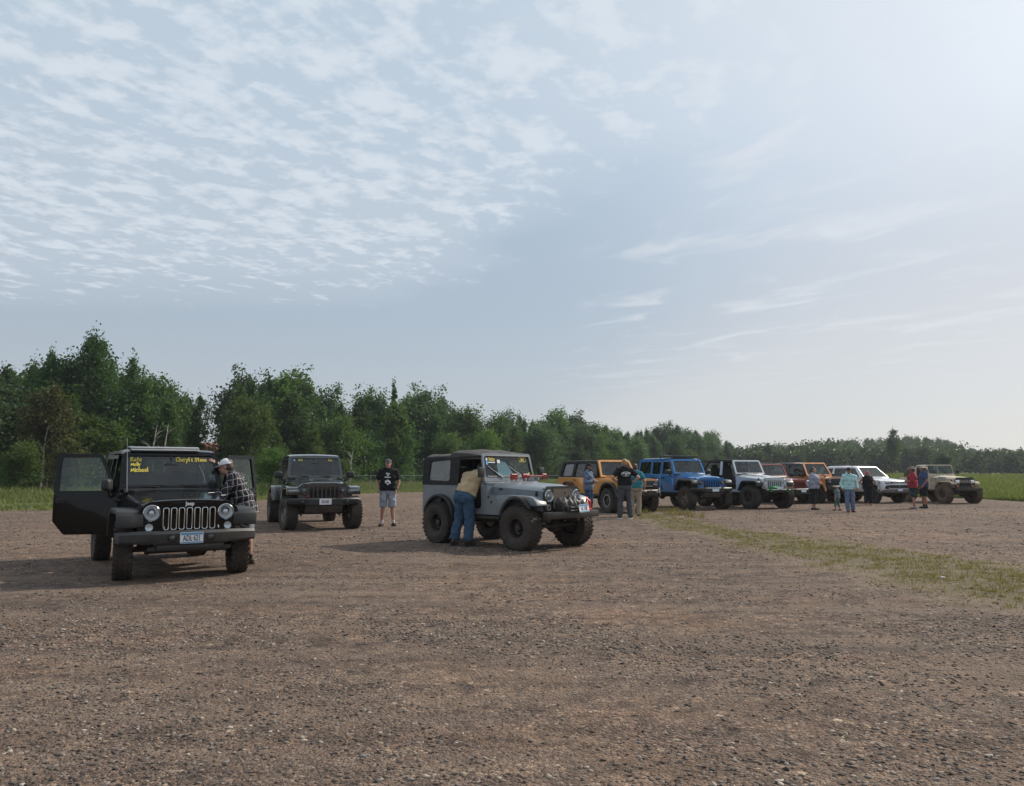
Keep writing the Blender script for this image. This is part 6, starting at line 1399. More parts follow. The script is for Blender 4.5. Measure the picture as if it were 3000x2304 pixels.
# ------------------------------------------------------------------ white family off-roader, rounder body
def white_suv(xy, yaw):
    P = varied('white_paint', (.68, .70, .73), .28, coat=.9, amount=.05, scale=3, dust=.25, dust_top=.9, dust_even=.03)
    v = thing('suv', 'white rounded off-roader with roof rack behind the woman in black', 'vehicle', (xy[0], xy[1], 0), yaw); wb = 2.79; xr = -wb; YB = .925; Z = .05
    # body side silhouettes per station: x, half width at waist, bottom, waist, shoulder
    b = MB(); zs = .50 + Z
    fa = [(.50 * math.cos(R(t)), .44 + Z + .47 * math.sin(R(t))) for t in range(8, 173, 11)]; ra = [(xr + .50 * math.cos(R(t)), .44 + Z + .47 * math.sin(R(t))) for t in range(8, 173, 11)]
    side = [(.74, .62 + Z), (.76, .86 + Z), (.70, 1.00 + Z), (.40, 1.09 + Z), (-.55, 1.16 + Z), (-1.2, 1.18 + Z), (xr - .95, 1.22 + Z), (xr - 1.02, 1.0 + Z), (xr - 1.0, .62 + Z), (ra[-1][0], zs)] + ra[::-1] + [(ra[0][0], zs), (fa[-1][0], zs)] + fa[::-1] + [(.55, .58 + Z)]
    for s in (-1, 1): b.prism(side, s * YB, s * (YB - .06), bev=.02)
    for x0, x1, z in ((-.62, xr - .97, 1.185 + Z),): b.box(((x0 + x1) / 2, 0, zs + .03), (abs(x1 - x0), 1.8, .04))
    for s in (-1, 1): b.prism([(-.5, 1.155 + Z), (xr - .94, 1.21 + Z), (xr - .94, 1.17 + Z), (-.5, 1.11 + Z)], s * (YB - .055), s * (YB - .16))
    b.box((-.62, 0, .9 + Z), (.04, 1.78, .5)); b.box((xr - .97, 0, .88 + Z), (.07, 1.8, .66), .02)
    # nose: the corners round back
    rings = []
    for y, dx_ in ((-.925, -.22), (-.86, -.06), (-.70, .02), (-.40, .07), (0, .09), (.40, .07), (.70, .02), (.86, -.06), (.925, -.22)):
        rings.append([(.66 + dx_, y, .52 + Z), (.74 + dx_, y, .60 + Z), (.76 + dx_, y, .80 + Z), (.73 + dx_, y, .98 + Z), (.64 + dx_, y, 1.06 + Z), (.45 + dx_ * .5, y, 1.03 + Z), (.45 + dx_ * .5, y, .52 + Z)])
    b.loft(rings); b.build('body', P, v, angle=45)
    h = MB(); rings = []
    for i in range(9):
        u = i / 8; x = .72 - 1.33 * u; hw = .80 + .07 * u; zc_ = 1.065 + .125 * u - .05 * (1 - u) ** 4 + Z
        rings.append([(x - (.10 if i == 0 else .04 * (1 - u)) * abs(q) ** 2, q * hw, zc_ + .035 - .055 * abs(q) ** 3 + (.02 if abs(q) < .35 and u > .1 else 0)) for q in [k / 8 - 1 for k in range(17)]] + [(x - .05, hw, zc_ - .06), (x - .05, -hw, zc_ - .06)])
    h.loft(rings); hd = h.build('hood', P, v, angle=50)
    q = MB(); q.loft([[(.05, y, 1.15 + Z), (.0, y, 1.18 + Z), (-.35, y, 1.215 + Z), (-.40, y, 1.19 + Z)] for y in (-.28, -.24, .24, .28)], bev=.015); q.build('hood_scoop', P, hd)
    # face
    m = MB(); m.prism(rounded([(-.50, .94 + Z), (.50, .94 + Z), (.56, 1.03 + Z), (-.56, 1.03 + Z)], .025, 3), .74, .842, 'yz', bev=.01); gr = m.build('grille', MT['trim'], v)
    q = MB(); q.box((.845, 0, .985 + Z), (.012, .94, .022), .004); q.build('grille_bar', P, gr)
    q = MB(); q.lathe([(.055, 0), (.05, .012), (.001, .014)], (.845, 0, .985 + Z), (1, 0, 0), 18); q.build('emblem', MT['chrome'], gr)
    m = MB(); m.prism(rounded([(-.56, .70 + Z), (.56, .70 + Z), (.60, .86 + Z), (-.60, .86 + Z)], .03, 3), .76, .848, 'yz', bev=.01); m.build('lower_grille', MT['trim'], v)
    for s in (-1, 1):
        m = MB(); m.loft([[(x, s * y, z0 + Z), (x + .012, s * (y + .0), z1 + Z), (x - .04, s * y, z1 + .01 + Z), (x - .06, s * y, z0 - .01 + Z)] for x, y, z0, z1 in ((.815, .57, .95, 1.03), (.78, .70, .94, 1.04), (.70, .83, .93, 1.045), (.50, .935, .97, 1.05))]); o = m.build('headlight', MT['lens'], v)
        m = MB(); m.loft([[(x, s * y, z0 + Z), (x + .012, s * y, z1 + Z), (x - .04, s * y, z1 + Z), (x - .05, s * y, z0 + Z)] for x, y, z0, z1 in ((.835, .57, .925, .955), (.795, .71, .915, .945), (.71, .845, .91, .94), (.50, .94, .935, .975))]); m.build('lamp_lower_edge', MT['trim'], o)
        m = MB(); m.loft([[(x, s * y, z0 + Z), (x + .02, s * y, z1 + Z), (x - .04, s * y, z1 + Z), (x - .05, s * y, z0 + Z)] for x, y, z0, z1 in ((.825, .64, .70, .84), (.80, .72, .66, .85), (.73, .82, .67, .80))]); fo = m.build('fog_lamp_recess', MT['trim'], v)
        round_lamp(v, (.815, s * .725, .735 + Z), .04, 'fog_light', bezel=MT['trim'])
    rings = []
    for y, dx_ in ((-.93, -.28), (-.84, -.06), (-.5, .06), (0, .09), (.5, .06), (.84, -.06), (.93, -.28)): rings.append([(.62 + dx_, y, .44 + Z), (.74 + dx_, y, .50 + Z), (.775 + dx_, y, .62 + Z), (.74 + dx_, y, .655 + Z), (.5 + dx_, y, .64 + Z), (.5 + dx_, y, .44 + Z)])
    m = MB(); m.loft(rings); m.build('front_bumper', varied('dusty_bumper', (.16, .15, .14), .6, amount=.2, dust=.4, dust_top=.8), v, angle=40)
    licence_plate(v, (.875, 0, .62 + Z), (0, 1, 0), (0, 0, 1), '')
    # cabin
    zt = 1.76 + Z; O = Vector((-.58, 0, 1.165 + Z)); T = Vector((-1.20, 0, zt - .03)); Vv = T - O; L = Vv.length
    o1 = rounded([(-.84, 0), (.84, 0), (.66, L), (-.66, L)], [.02, .02, .08, .08], 4); h1 = rounded([(-.80, .04), (.80, .04), (.63, L - .05), (-.63, L - .05)], .06, 4)
    m = MB(); m.plate(o1, [h1], O, (0, 1, 0), Vv, .05); m.build('windshield_frame', P, v); Nn = Vector((0, 1, 0)).cross(Vv.normalized())
    m = MB(); m.plate(h1, [], O + Nn * .03, (0, 1, 0), Vv, 0); m.build('windshield', MT['glass'], v); wiper(v, O, (0, 1, 0), Vv, [(-.3, .03), (.35, .03)], .55, 174, t=.06)
    m = MB(); rings = []
    for x, up in ((-1.18, -.02), (-1.4, .015), (-2.2, .035), (-3.2, .02), (-3.62, -.03)): rings.append([(x, q * .68, zt + up + .02 - .05 * abs(q) ** 4) for q in [k / 6 - 1 for k in range(13)]] + [(x, .67, zt - .06), (x, -.67, zt - .06)])
    m.loft(rings); rf = m.build('roof', P, v, angle=50)
    for s in (-1, 1):
        q = MB(); q.tube([(-1.5, s * .60, zt + .02), (-1.6, s * .60, zt + .075), (-3.1, s * .60, zt + .075), (-3.25, s * .60, zt + .02)], .018, 6); q.build('roof_rail', MT['trim'], rf)
    for x in (-1.75, -2.75):
        q = MB(); q.box((x, 0, zt + .095), (.06, 1.24, .025), .008); q.build('roof_crossbar', MT['trim'], rf)
    for s in (-1, 1):
        Ob = Vector((0, s * (YB - .07), 1.185 + Z)); Vb = Vector((0, -s * (YB - .07 - .665), zt - .03 - 1.185 - Z)); Lb = Vb.length
        wins = [rounded(q, .05, 3) for q in ([(-.82, .03), (-1.72, .03), (-1.72, Lb - .06), (-1.24, Lb - .06)], [(-1.80, .03), (-2.60, .03), (-2.62, Lb - .06), (-1.80, Lb - .06)], [(-2.72, .03), (-3.52, .05), (-3.32, Lb - .08), (-2.72, Lb - .06)])]
        m = MB(); m.plate([(-.62, 0), (xr - .95, .02), (-3.60, Lb), (-1.20, Lb)], wins, Ob, (1, 0, 0), Vb, -.03 * s); sd = m.build('cabin_side', P, v)
        for q_ in wins: k = MB(); k.plate(q_, [], Ob + Vector((0, -s * .006, 0)), (1, 0, 0), Vb, 0); k.build('side_window', MT['sideglass'], sd)
        for x0, x1 in ((-.72, -1.75), (-1.76, -2.62)):
            d = MB(); d.prism(rounded([(x0, zs + .10), (x0, 1.16 + Z), (x1, 1.18 + Z), (x1, zs + .12)], .03, 2), s * (YB - .002), s * (YB + .008), bev=.004); dd = d.build('door', P, v)
            q = MB(); q.box((x1 + .13, s * (YB + .022), 1.04 + Z), (.18, .03, .035), .01); q.build('handle', P, dd)
        q = MB(); q.box((-.92, s * 1.04, 1.26 + Z), (.13, .20, .15), .045, seg=3); q.tube([(-.90, s * .90, 1.20 + Z), (-.90, s * 1.0, 1.22 + Z)], .03, 6); q.build('mirror', P, v)
        m = MB(); m.prism([(.42, zs), (.3, .95), (-.35, .95), (-.45, zs)], s * .6, s * .64); m.build('wheel_well', MT['under'], v); m = MB(); m.prism([(xr + .42, zs), (xr + .3, .95), (xr - .3, .95), (xr - .42, zs)], s * .6, s * .64); m.build('wheel_well', MT['under'], v)
    m = MB(); m.plate(rounded([(-.78, 0), (.78, 0), (.66, .57), (-.66, .57)], .04, 3), [], (xr - .92, 0, 1.19 + Z), (0, 1, 0), (.20, 0, .55), .03); m.build('tailgate_window', MT['sideglass'], v)
    front_seats(v, (-1.62,), .78); dashboard(v, -.66, 1.14, .8)
    chassis(v, wb, .50, .9, .5, xr - .6, .40, .80)
    mirror_y(lambda s: add_wheel(v, 0, s * .82, .40, .27, .218, 'six', MT['rimdark'])); mirror_y(lambda s: add_wheel(v, xr, s * .82, .40, .27, .218, 'six', MT['rimdark']))
    return v
white_suv((17.7, 38.3), R(-67)).scale = (.94, .94, .94)
# ------------------------------------------------------------------ people: one continuous skin per body, clothes over it
def capsule(m, p0, r0, p1, r1, flat0=False, flat1=False, n=14):
    p0, p1 = Vector(p0), Vector(p1); d = p1 - p0; L = d.length
    if L < 1e-5: d = Vector((0, 0, 1))
    else: d /= L
    path, rad = [], []
    if flat0: path.append(p0); rad.append(r0)
    else:
        for k in range(5): a = R(90 - 85 + 85 * k / 4 - 0) if False else R(5 + 85 * k / 4); path.append(p0 - d * r0 * math.cos(a)); rad.append(r0 * math.sin(a))
    if flat1: path.append(p1); rad.append(r1)
    else:
        for k in range(5): a = R(90 - 85 * k / 4); path.append(p1 + d * r1 * math.cos(a)); rad.append(r1 * math.sin(a))
    up = d.orthogonal().normalized(); b = d.cross(up); rings = [[p + (up * math.cos(2 * math.pi * k / n) + b * math.sin(2 * math.pi * k / n)) * r for k in range(n)] for p, r in zip(path, rad)]
    m.loft(rings)
def blob(m, c, rx, ry, rz, rot=None):
    t = bmesh.new(); bmesh.ops.create_uvsphere(t, u_segments=18, v_segments=12, radius=1.0)
    M = Matrix.Translation(c) @ (rot.to_4x4() if rot is not None else Matrix.Identity(4)) @ Matrix.Diagonal((rx, ry, rz, 1)); bmesh.ops.transform(t, matrix=M, verts=t.verts); m._take(t)
def melt(m, name, voxel, mat, parent, smooth=4, factor=.5, cut=None, folds=0.0):
    """fuse overlapping pieces into one continuous skin"""
    o = bpy.data.objects.new('tmp', m.mesh('tmp')); COL.objects.link(o)
    md = o.modifiers.new('r', 'REMESH'); md.mode = 'VOXEL'; md.voxel_size = voxel
    sm = o.modifiers.new('s', 'SMOOTH'); sm.iterations = smooth; sm.factor = factor
    if folds:
        tex = bpy.data.textures.get('cloth_folds')
        if tex is None: tex = bpy.data.textures.new('cloth_folds', 'CLOUDS'); tex.noise_scale = .11; tex.noise_depth = 2
        dm = o.modifiers.new('f', 'DISPLACE'); dm.texture = tex; dm.strength = folds; dm.mid_level = .32; dm.texture_coords = 'LOCAL'
    dg = bpy.context.evaluated_depsgraph_get(); me = bpy.data.meshes.new_from_object(o.evaluated_get(dg)); old = o.data; bpy.data.objects.remove(o); bpy.data.meshes.remove(old)
    if cut:
        b = bmesh.new(); b.from_mesh(me)
        for co, no in cut: bmesh.ops.bisect_plane(b, geom=b.verts[:] + b.edges[:] + b.faces[:], plane_co=co, plane_no=no, clear_outer=True)
        b.to_mesh(me); b.free()
    me.name = name; me.polygons.foreach_set('use_smooth', np.ones(len(me.polygons), bool)); me.materials.clear()
    return link_mesh(name, me, mat, parent)
SKIN = dict(fair=varied('skin_fair', (.40, .22, .16), .5, amount=.12, scale=12, spec=.35), tan=varied('skin_tan', (.30, .15, .10), .5, amount=.12, scale=12, spec=.35))
CLOTH = {}
def cloth(name, color, rough=.9):
    if name not in CLOTH: CLOTH[name] = varied(name, color, rough, amount=.18, scale=7, bump=.35, bump_scale=11, spec=.2)
    return CLOTH[name]
def plaid():
    m = varied('plaid_cloth', (.012, .012, .016), .9, spec=.2); n, l = nt_of(m); p = n['Principled BSDF']; tcn = n.new('ShaderNodeTexCoord'); sp = n.new('ShaderNodeSeparateXYZ'); l.new(tcn.outputs['Object'], sp.inputs[0])
    nz = noise_node(n, l, 6, 3, tcn.outputs['Object'])
    def stripes(sock, period, width, off=0.0):
        a = nmath(n, l, 'ADD', nmath(n, l, 'ADD', sock, off), nmath(n, l, 'MULTIPLY', nz.outputs['Fac'], .05)); f = nmath(n, l, 'FRACT', nmath(n, l, 'DIVIDE', a, period)); return nmath(n, l, 'LESS_THAN', f, width / period)
    a = nmath(n, l, 'ADD', nmath(n, l, 'MULTIPLY', sp.outputs[0], .9), nmath(n, l, 'MULTIPLY', sp.outputs[1], .75)); bz_ = nmath(n, l, 'ADD', sp.outputs[2], nmath(n, l, 'MULTIPLY', sp.outputs[0], .25))
    c = mixc(n, l, nmath(n, l, 'MAXIMUM', nmath(n, l, 'MULTIPLY', stripes(a, .10, .045, .03), .5), nmath(n, l, 'MULTIPLY', stripes(bz_, .11, .05, .04), .5)), (.011, .011, .015), (.055, .048, .055))
    c = mixc(n, l, nmath(n, l, 'MAXIMUM', stripes(a, .09, .008), stripes(bz_, .10, .008)), c, (.36, .35, .36)); l.new(c, p.inputs['Base Color']); return m
def hand(m, wrist, elbow, side, curl=.35, palm_n=None):
    """palm, four unequal bent fingers and a thumb leaving the side of the palm"""
    w = Vector(wrist); d = (w - Vector(elbow)).normalized(); nrm = Vector(palm_n).normalized() if palm_n is not None else Vector((0, -side, 0)); nrm = (nrm - d * nrm.dot(d)).normalized(); lat = d.cross(nrm) * side
    capsule(m, w + lat * .02, .022, w + d * .075 + lat * .026, .019); capsule(m, w - lat * .02, .022, w + d * .07 - lat * .026, .018); capsule(m, w, .024, w + d * .08, .020)
    for k, (o, ln) in enumerate(((.033, .070), (.011, .080), (-.011, .074), (-.032, .058))):
        b0 = w + d * .082 + lat * o; d1 = (d * math.cos(curl) + nrm * math.sin(curl)); b1 = b0 + d1 * ln * .5; d2 = (d * math.cos(curl * 2.4) + nrm * math.sin(curl * 2.4)); b2 = b1 + d2 * ln * .5
        capsule(m, b0, .0098, b1, .009, n=8); capsule(m, b1, .009, b2, .0078, n=8)
    t0 = w + d * .025 + lat * .03; t1 = t0 + (d * .6 + lat * .7 + nrm * .35).normalized() * .04; t2 = t1 + (d * .9 + lat * .2 + nrm * .4).normalized() * .03; capsule(m, t0, .013, t1, .0115, n=8); capsule(m, t1, .0115, t2, .009, n=8)
def person(label, xy, yaw, height, pose=None, girth=1.0, skin='fair', shirt=None, sleeve='short', hem=.93, bottom=None, legs='trousers', shoe=(.02, .02, .02), sock=None, hat=None, hat_flip=False, hair=None, hair_long=False,
           beard=None, voxel=.009, brim_all=False, sole=None, belt=None, shoulders=1.0, child=False):
    P = dict(pelvis=(0, 0, .95), waist=(0, 0, 1.10), chest=(.0, 0, 1.29), neck=(-.01, 0, 1.47), head=(.025, 0, 1.625),
             hipL=(0, .092, .92), hipR=(0, -.092, .92), kneeL=(.03, .105, .50), kneeR=(.03, -.105, .50), ankL=(-.02, .115, .085), ankR=(-.02, -.115, .085),
             shL=(-.01, .185, 1.425), shR=(-.01, -.185, 1.425), elL=(-.05, .25, 1.14), elR=(-.05, -.25, 1.14), wrL=(.06, .25, .89), wrR=(.06, -.25, .89), footL=.15, footR=-.15, curl=.4, look=0.0, nod=0.0, palmL=None, palmR=None)
    P.update(pose or {}); G = girth
    q = {k: (Vector(x) if isinstance(x, tuple) and len(x) == 3 else x) for k, x in P.items()}
    if P['palmL']: q['palmL'] = P['palmL']
    if P['palmR']: q['palmR'] = P['palmR']
    v = thing('person', label, 'person', (xy[0], xy[1], 0), yaw)
    s = height / 1.75; v.scale = (s, s, s)
    lat = (q['shL'] - q['shR']).normalized(); hl = (q['hipL'] - q['hipR']).normalized(); up = (q['neck'] - q['pelvis']).normalized(); fwd = lat.cross(up).normalized()
    fz = Matrix.Rotation(P['look'], 3, up) @ fwd; fz = Matrix.Rotation(-P['nod'], 3, lat) @ fz if P['nod'] else fz
    hup = (up * .5 + Vector((0, 0, .5))).normalized(); fz = (fz - hup * fz.dot(hup)).normalized(); hlat = hup.cross(fz)
    HR = Matrix((fz, hlat, hup)).transposed()           # head frame: x forward, y left, z up
    def H(a, b, c): return q['head'] + HR @ Vector((a, b, c))
    def torso(m, e, lo=True):
        sp = .085 * shoulders
        for a, b_, w0, r0, w1, r1 in (('pelvis', 'waist', .075, .105, .062, .098), ('waist', 'chest', .062, .100, .080, .112), ('chest', 'neck', .085, .112, .06, .062)):
            for t in (0, .5, 1):
                c = q[a].lerp(q[b_], t); w = (w0 + (w1 - w0) * t) * (1 + (G - 1) * .6); r = (r0 + (r1 - r0) * t)
                g = G if a != 'chest' else 1 + (G - 1) * (1 - t)
                off = fwd * (.05 * (G - 1) * 2 if a != 'chest' else 0)
                capsule(m, c + lat * w + off, (r * g + e) * .93, c - lat * w + off, (r * g + e) * .93)
        for side in ('L', 'R'): capsule(m, q['neck'] - up * .055, .075 + e, q['sh' + side] - up * .01, .062 + e)
        capsule(m, q['shL'] - up * .02 - lat * .02, .070 + e, q['shR'] - up * .02 + lat * .02, .070 + e)
    b = MB(); torso(b, -.004)
    capsule(b, q['neck'] - up * .03, .062, q['head'] - hup * .06, .054)
    # head: cranium, jaw, nose, ears, brow
    blob(b, H(-.012, 0, .032), .098, .077, .092, HR); blob(b, H(.022, 0, -.035), .070, .060, .080, HR); blob(b, H(.055, 0, -.088), .028, .032, .024, HR)
    capsule(b, H(.088, 0, .012), .009, H(.112, 0, -.022), .0135); capsule(b, H(.083, .035, .030), .013, H(.083, -.035, .030), .013); capsule(b, H(.082, .016, -.060), .009, H(.082, -.016, -.060), .009)
    for sg in (1, -1): blob(b, H(-.005, sg * .079, -.005), .018, .008, .030, HR)
    for side, sg in (('L', 1), ('R', -1)):
        capsule(b, q['sh' + side], .055 * G ** .4, q['el' + side], .040 * G ** .3); capsule(b, q['el' + side], .040 * G ** .3, q['wr' + side], .026)
        mid = q['el' + side].lerp(q['wr' + side], .28); capsule(b, q['el' + side], .040, mid, .042 * G ** .3)
        hand(b, q['wr' + side], q['el' + side], sg, P['curl'], q['palm' + side])
        capsule(b, q['hip' + side], .086 * G ** .6, q['knee' + side], .052 * G ** .4); capsule(b, q['knee' + side], .050, q['ank' + side], .034)
        mid = q['knee' + side].lerp(q['ank' + side], .30); capsule(b, q['knee' + side], .050, mid - fwd * .012, .053 * G ** .3); capsule(b, mid - fwd * .012, .053, q['ank' + side], .034)
        fd = Matrix.Rotation(P['foot' + side], 3, 'Z') @ Vector((1, 0, 0)); capsule(b, q['ank' + side] - Vector((0, 0, .045)), .036, q['ank' + side] + fd * .13 - Vector((0, 0, .055)), .026)
    body = melt(b, 'body', voxel, SKIN[skin], v, 3)
    for sg in (1, -1):
        m = MB(); blob(m, H(.083, sg * .031, .008), .009, .012, .008, HR); m.build('eye', principled('eye_white', (.5, .48, .45), .3) if 'eye_white' not in bpy.data.materials else bpy.data.materials['eye_white'], body)
        m = MB(); blob(m, H(.089, sg * .031, .008), .005, .006, .006, HR); m.build('iris', MT['ink'], body)
    # shirt
    m = MB(); torso(m, .014)
    cutz = None
    ext = q['pelvis'] + up * (hem - .95)
    for t in (0, .5, 1):
        c = q['waist'].lerp(ext - up * .03, t); capsule(m, c + hl * .082 * G, .110 * G + .014, c - hl * .082 * G, .110 * G + .014)
    for side in ('L', 'R'):
        sh, el, wr = q['sh' + side], q['el' + side], q['wr' + side]
        if sleeve == 'short': capsule(m, sh, .070 * G ** .4, sh.lerp(el, .72), .064 * G ** .3, False, True)
        elif sleeve == 'long': capsule(m, sh, .068 * G ** .4, el, .054 * G ** .3); capsule(m, el, .054 * G ** .3, el.lerp(wr, .92), .037, False, True)
        elif sleeve == 'half': capsule(m, sh, .068 * G ** .4, el, .054 * G ** .3); capsule(m, el, .054, el.lerp(wr, .25), .050, False, True)
        elif sleeve == 'none': capsule(m, sh, .064 * G ** .4, sh.lerp(el, .12), .062, False, True)
    st = melt(m, 'shirt', .011, shirt, v, 3, .4, cut=[(ext, -up)], folds=.05)
    # lower body
    m = MB(); W_ = q['pelvis'] + up * .075
    for t in (0, 1): c = (q['pelvis'] - up * .04).lerp(W_ - up * .05, t); capsule(m, c + hl * .078 * G, .108 * G + .006, c - hl * .078 * G, .108 * G + .006)
    for side in ('L', 'R'):
        hp, kn, an = q['hip' + side], q['knee' + side], q['ank' + side]
        if legs == 'shorts': capsule(m, hp, .102 * G ** .6, kn + (hp - kn) * .02, .086 * G ** .4, False, True)
        elif legs == 'capri': capsule(m, hp, .102 * G ** .6, kn, .070 * G ** .4); capsule(m, kn, .070, kn.lerp(an, .6), .066, False, True)
        elif legs == 'slim': capsule(m, hp, .098 * G ** .6, kn, .064 * G ** .4); capsule(m, kn, .064, an.lerp(kn, .06), .048, False, True)
        elif legs == 'wide': capsule(m, hp, .108 * G ** .6, kn, .088 * G ** .4); capsule(m, kn, .088 * G ** .4, an.lerp(kn, .10), .088, False, True)
        else: capsule(m, hp, .102 * G ** .6, kn, .074 * G ** .4); capsule(m, kn, .074 * G ** .4, an - Vector((0, 0, .03)), .066, False, True)
    melt(m, 'shorts' if legs == 'shorts' else 'trousers', .011, bottom, v, 3, .4, cut=[(W_, up)], folds=.05)
    if belt:
        m = MB(); c = q['pelvis'] + up * .06; pts = [c + hl * (.078 * G + (.108 * G + .012) * abs(math.cos(a)) ** .8 * 0 + 0) * 0 + hl * ((.078 * G + .115 * G) * math.cos(a)) + fwd * ((.118 * G) * math.sin(a)) for a in [2 * math.pi * k / 28 for k in range(29)]]
        m.tube(pts, .016, 6, False); m.build('belt', belt, v)
    for side in ('L', 'R'):
        a = q['ank' + side]; fd = Matrix.Rotation(P['foot' + side], 3, 'Z') @ Vector((1, 0, 0)); ld = Vector((-fd.y, fd.x, 0)); z0 = .0 if a.z < .14 else a.z - .085
        m = MB(); capsule(m, Vector((a.x, a.y, z0 + .052)) - fd * .035, .043, Vector((a.x, a.y, z0 + .048)) + fd * .06, .044); capsule(m, Vector((a.x, a.y, z0 + .046)) + fd * .06, .044, Vector((a.x, a.y, z0 + .036)) + fd * .155, .034); capsule(m, a - Vector((0, 0, .04)), .042, a + Vector((0, 0, .012)), .041, False, True)
        sh_ = melt(m, 'shoe', .010, cloth('shoe_%d_%d_%d' % tuple(int(c * 100) for c in shoe), shoe, .6), v, 2, .4, cut=[(Vector((0, 0, z0 + .004)), Vector((0, 0, -1)))])
        m = MB(); outl = [Vector((a.x, a.y, 0)) + fd * f_ + ld * l_ for f_, l_ in ((-.085, -.025), (-.07, -.042), (.02, -.042), (.10, -.050), (.17, -.035), (.196, 0), (.17, .035), (.10, .050), (.02, .042), (-.07, .042), (-.085, .025))]
        m.prism([(p.x, p.y) for p in outl], z0, z0 + .024, 'xy', bev=.006); m.build('sole', sole or MT['trim'], sh_)
        if sock: 
            k = MB(); capsule(k, a - Vector((0, 0, .02)), .040, a.lerp(q['knee' + side], .18), .043, True, True); k.build('sock', sock, v)
    # hair and hat
    if hair is not None:
        m = MB(); blob(m, H(-.022, 0, .048), .101, .082, .090, HR)
        if hair_long: capsule(m, H(-.06, 0, .02), .085, H(-.075, 0, -.16), .075)
        else: blob(m, H(-.05, 0, .0), .068, .078, .085, HR)
        melt(m, 'hair', .010, hair, v, 2, .4)
    if beard is not None:
        m = MB(); blob(m, H(.040, 0, -.075), .052, .060, .050, HR); m.build('beard', beard, v)
    if hat:
        kind, hm = hat; f = -1 if hat_flip else 1
        m = MB(); rings = []
        for k in range(8):
            a = R(90 * k / 7 * .98); rr_ = math.cos(a)
            rings.append([H(-.010 + (.110 * rr_) * math.cos(t), (.091 * rr_) * math.sin(t), .042 + .098 * math.sin(a)) for t in [2 * math.pi * i / 22 for i in range(22)]])
        m.loft(rings); ht = m.build('hat' if kind == 'brim' else 'cap', hm, v, angle=60)
        m = MB()
        if kind == 'brim': m.loft([[H(-.010 + (.106 + e) * math.cos(t), (.088 + e) * math.sin(t), .046 + dz_ - .2 * e) for t in [2 * math.pi * i / 28 for i in range(28)]] for e, dz_ in ((0, 0), (.075, 0), (.078, .004), (0, .008))], caps=False)
        else:
            out_ = [(.085, -.075), (.13, -.072), (.168, -.045), (.180, 0), (.168, .045), (.13, .072), (.085, .075)]
            m.faces([H(f * x - .0, y, .046 - (x - .085) * .18 - abs(y) * .12) for x, y in out_] + [H(f * x, y, .052 - (x - .085) * .18 - abs(y) * .12) for x, y in out_], [(0, 1, 2, 3, 4, 5, 6), (13, 12, 11, 10, 9, 8, 7)] + [(i, i + 1, 8 + i, 7 + i) for i in range(6)])
        m.build('brim', hm, ht)
    return v, q, H
BLACKT = cloth('black_cotton', (.012, .012, .014)); JEANS = cloth('blue_denim', (.045, .085, .14)); DARKB = cloth('dark_cloth', (.016, .017, .022))
DARKHAIR = varied('dark_hair', (.02, .014, .010), .6, amount=.3, scale=40); BLOND = varied('blond_hair', (.30, .19, .10), .6, amount=.3, scale=40); GREYHAIR = varied('brown_hair', (.06, .038, .026), .6, amount=.3, scale=40)
# leaning at the black vehicle
person('man in white cap and plaid shirt leaning on the windshield of the black vehicle', (-4.33, 13.2), R(186), 1.80,
       dict(pelvis=(.0, 0, .90), waist=(.05, 0, 1.05), chest=(.14, 0, 1.23), neck=(.23, 0, 1.40), head=(.33, 0, 1.53), hipL=(0, .09, .88), hipR=(0, -.09, .88), kneeL=(.05, .10, .47), kneeR=(-.02, -.10, .47), ankL=(.04, .11, .085), ankR=(-.06, -.12, .085),
            shL=(.18, .185, 1.36), shR=(.18, -.185, 1.36), elL=(.28, .27, 1.10), elR=(.33, -.30, 1.42), wrL=(.45, .10, 1.15), wrR=(.50, -.14, 1.585), nod=.0, palmL=(0, 0, -1), palmR=(1, 0, 0)),
       girth=1.12, skin='fair', shirt=plaid(), sleeve='long', hem=.80, bottom=cloth('grey_shorts', (.22, .24, .27)), legs='shorts', shoe=(.09, .055, .035), sock=cloth('black_sock', (.01, .01, .011)), hat=('cap', cloth('white_cap', (.62, .63, .66))), hair=GREYHAIR)
# standing beside the pickup
b_, q_, H_ = person('man in black T-shirt, cap and grey cargo shorts standing with hands in pockets', (-3.42, 22.3), R(-84), 1.83,
       dict(elL=(-.07, .285, 1.14), elR=(-.07, -.285, 1.14), wrL=(.03, .215, .92), wrR=(.03, -.215, .92), kneeL=(.03, .12, .50), kneeR=(.03, -.12, .50), ankL=(-.02, .15, .085), ankR=(-.02, -.15, .085), hipL=(0, .10, .92), hipR=(0, -.10, .92), footL=.35, footR=-.35, nod=-.1),
       girth=1.06, shirt=BLACKT, hem=.92, bottom=cloth('grey_cargo', (.27, .30, .36)), legs='shorts', shoe=(.05, .04, .035), sock=cloth('white_sock', (.55, .55, .55)), hat=('cap', cloth('grey_cap', (.10, .10, .095))), hair=GREYHAIR, shoulders=1.05)
def chest_print(v, rows, y_off, blobs, mat, x=.150, back=False):
    sgn = -1 if back else 1; U, Vv = (0, sgn, 0), (0, 0, 1)
    for text, size, z in rows:
        t = lettering(text, size, .001, .003, 0, 1.0, .9); place_mesh(t, frame_matrix((sgn * x, y_off, z), U, Vv)); link_mesh('shirt_lettering', t, mat, v)
    if blobs:
        m = MB(); rng = random.Random(3)
        for yy, zz, rr_ in blobs: m.plate([(yy + rr_ * (1 + .3 * rng.uniform(-1, 1)) * math.cos(a), zz + rr_ * (1 + .3 * rng.uniform(-1, 1)) * math.sin(a)) for a in [2 * math.pi * k / 9 for k in range(9)]], [], (sgn * x, y_off, 0), U, Vv, .0015 + .0005 * rng.random())
        m.build('shirt_print', mat, v)
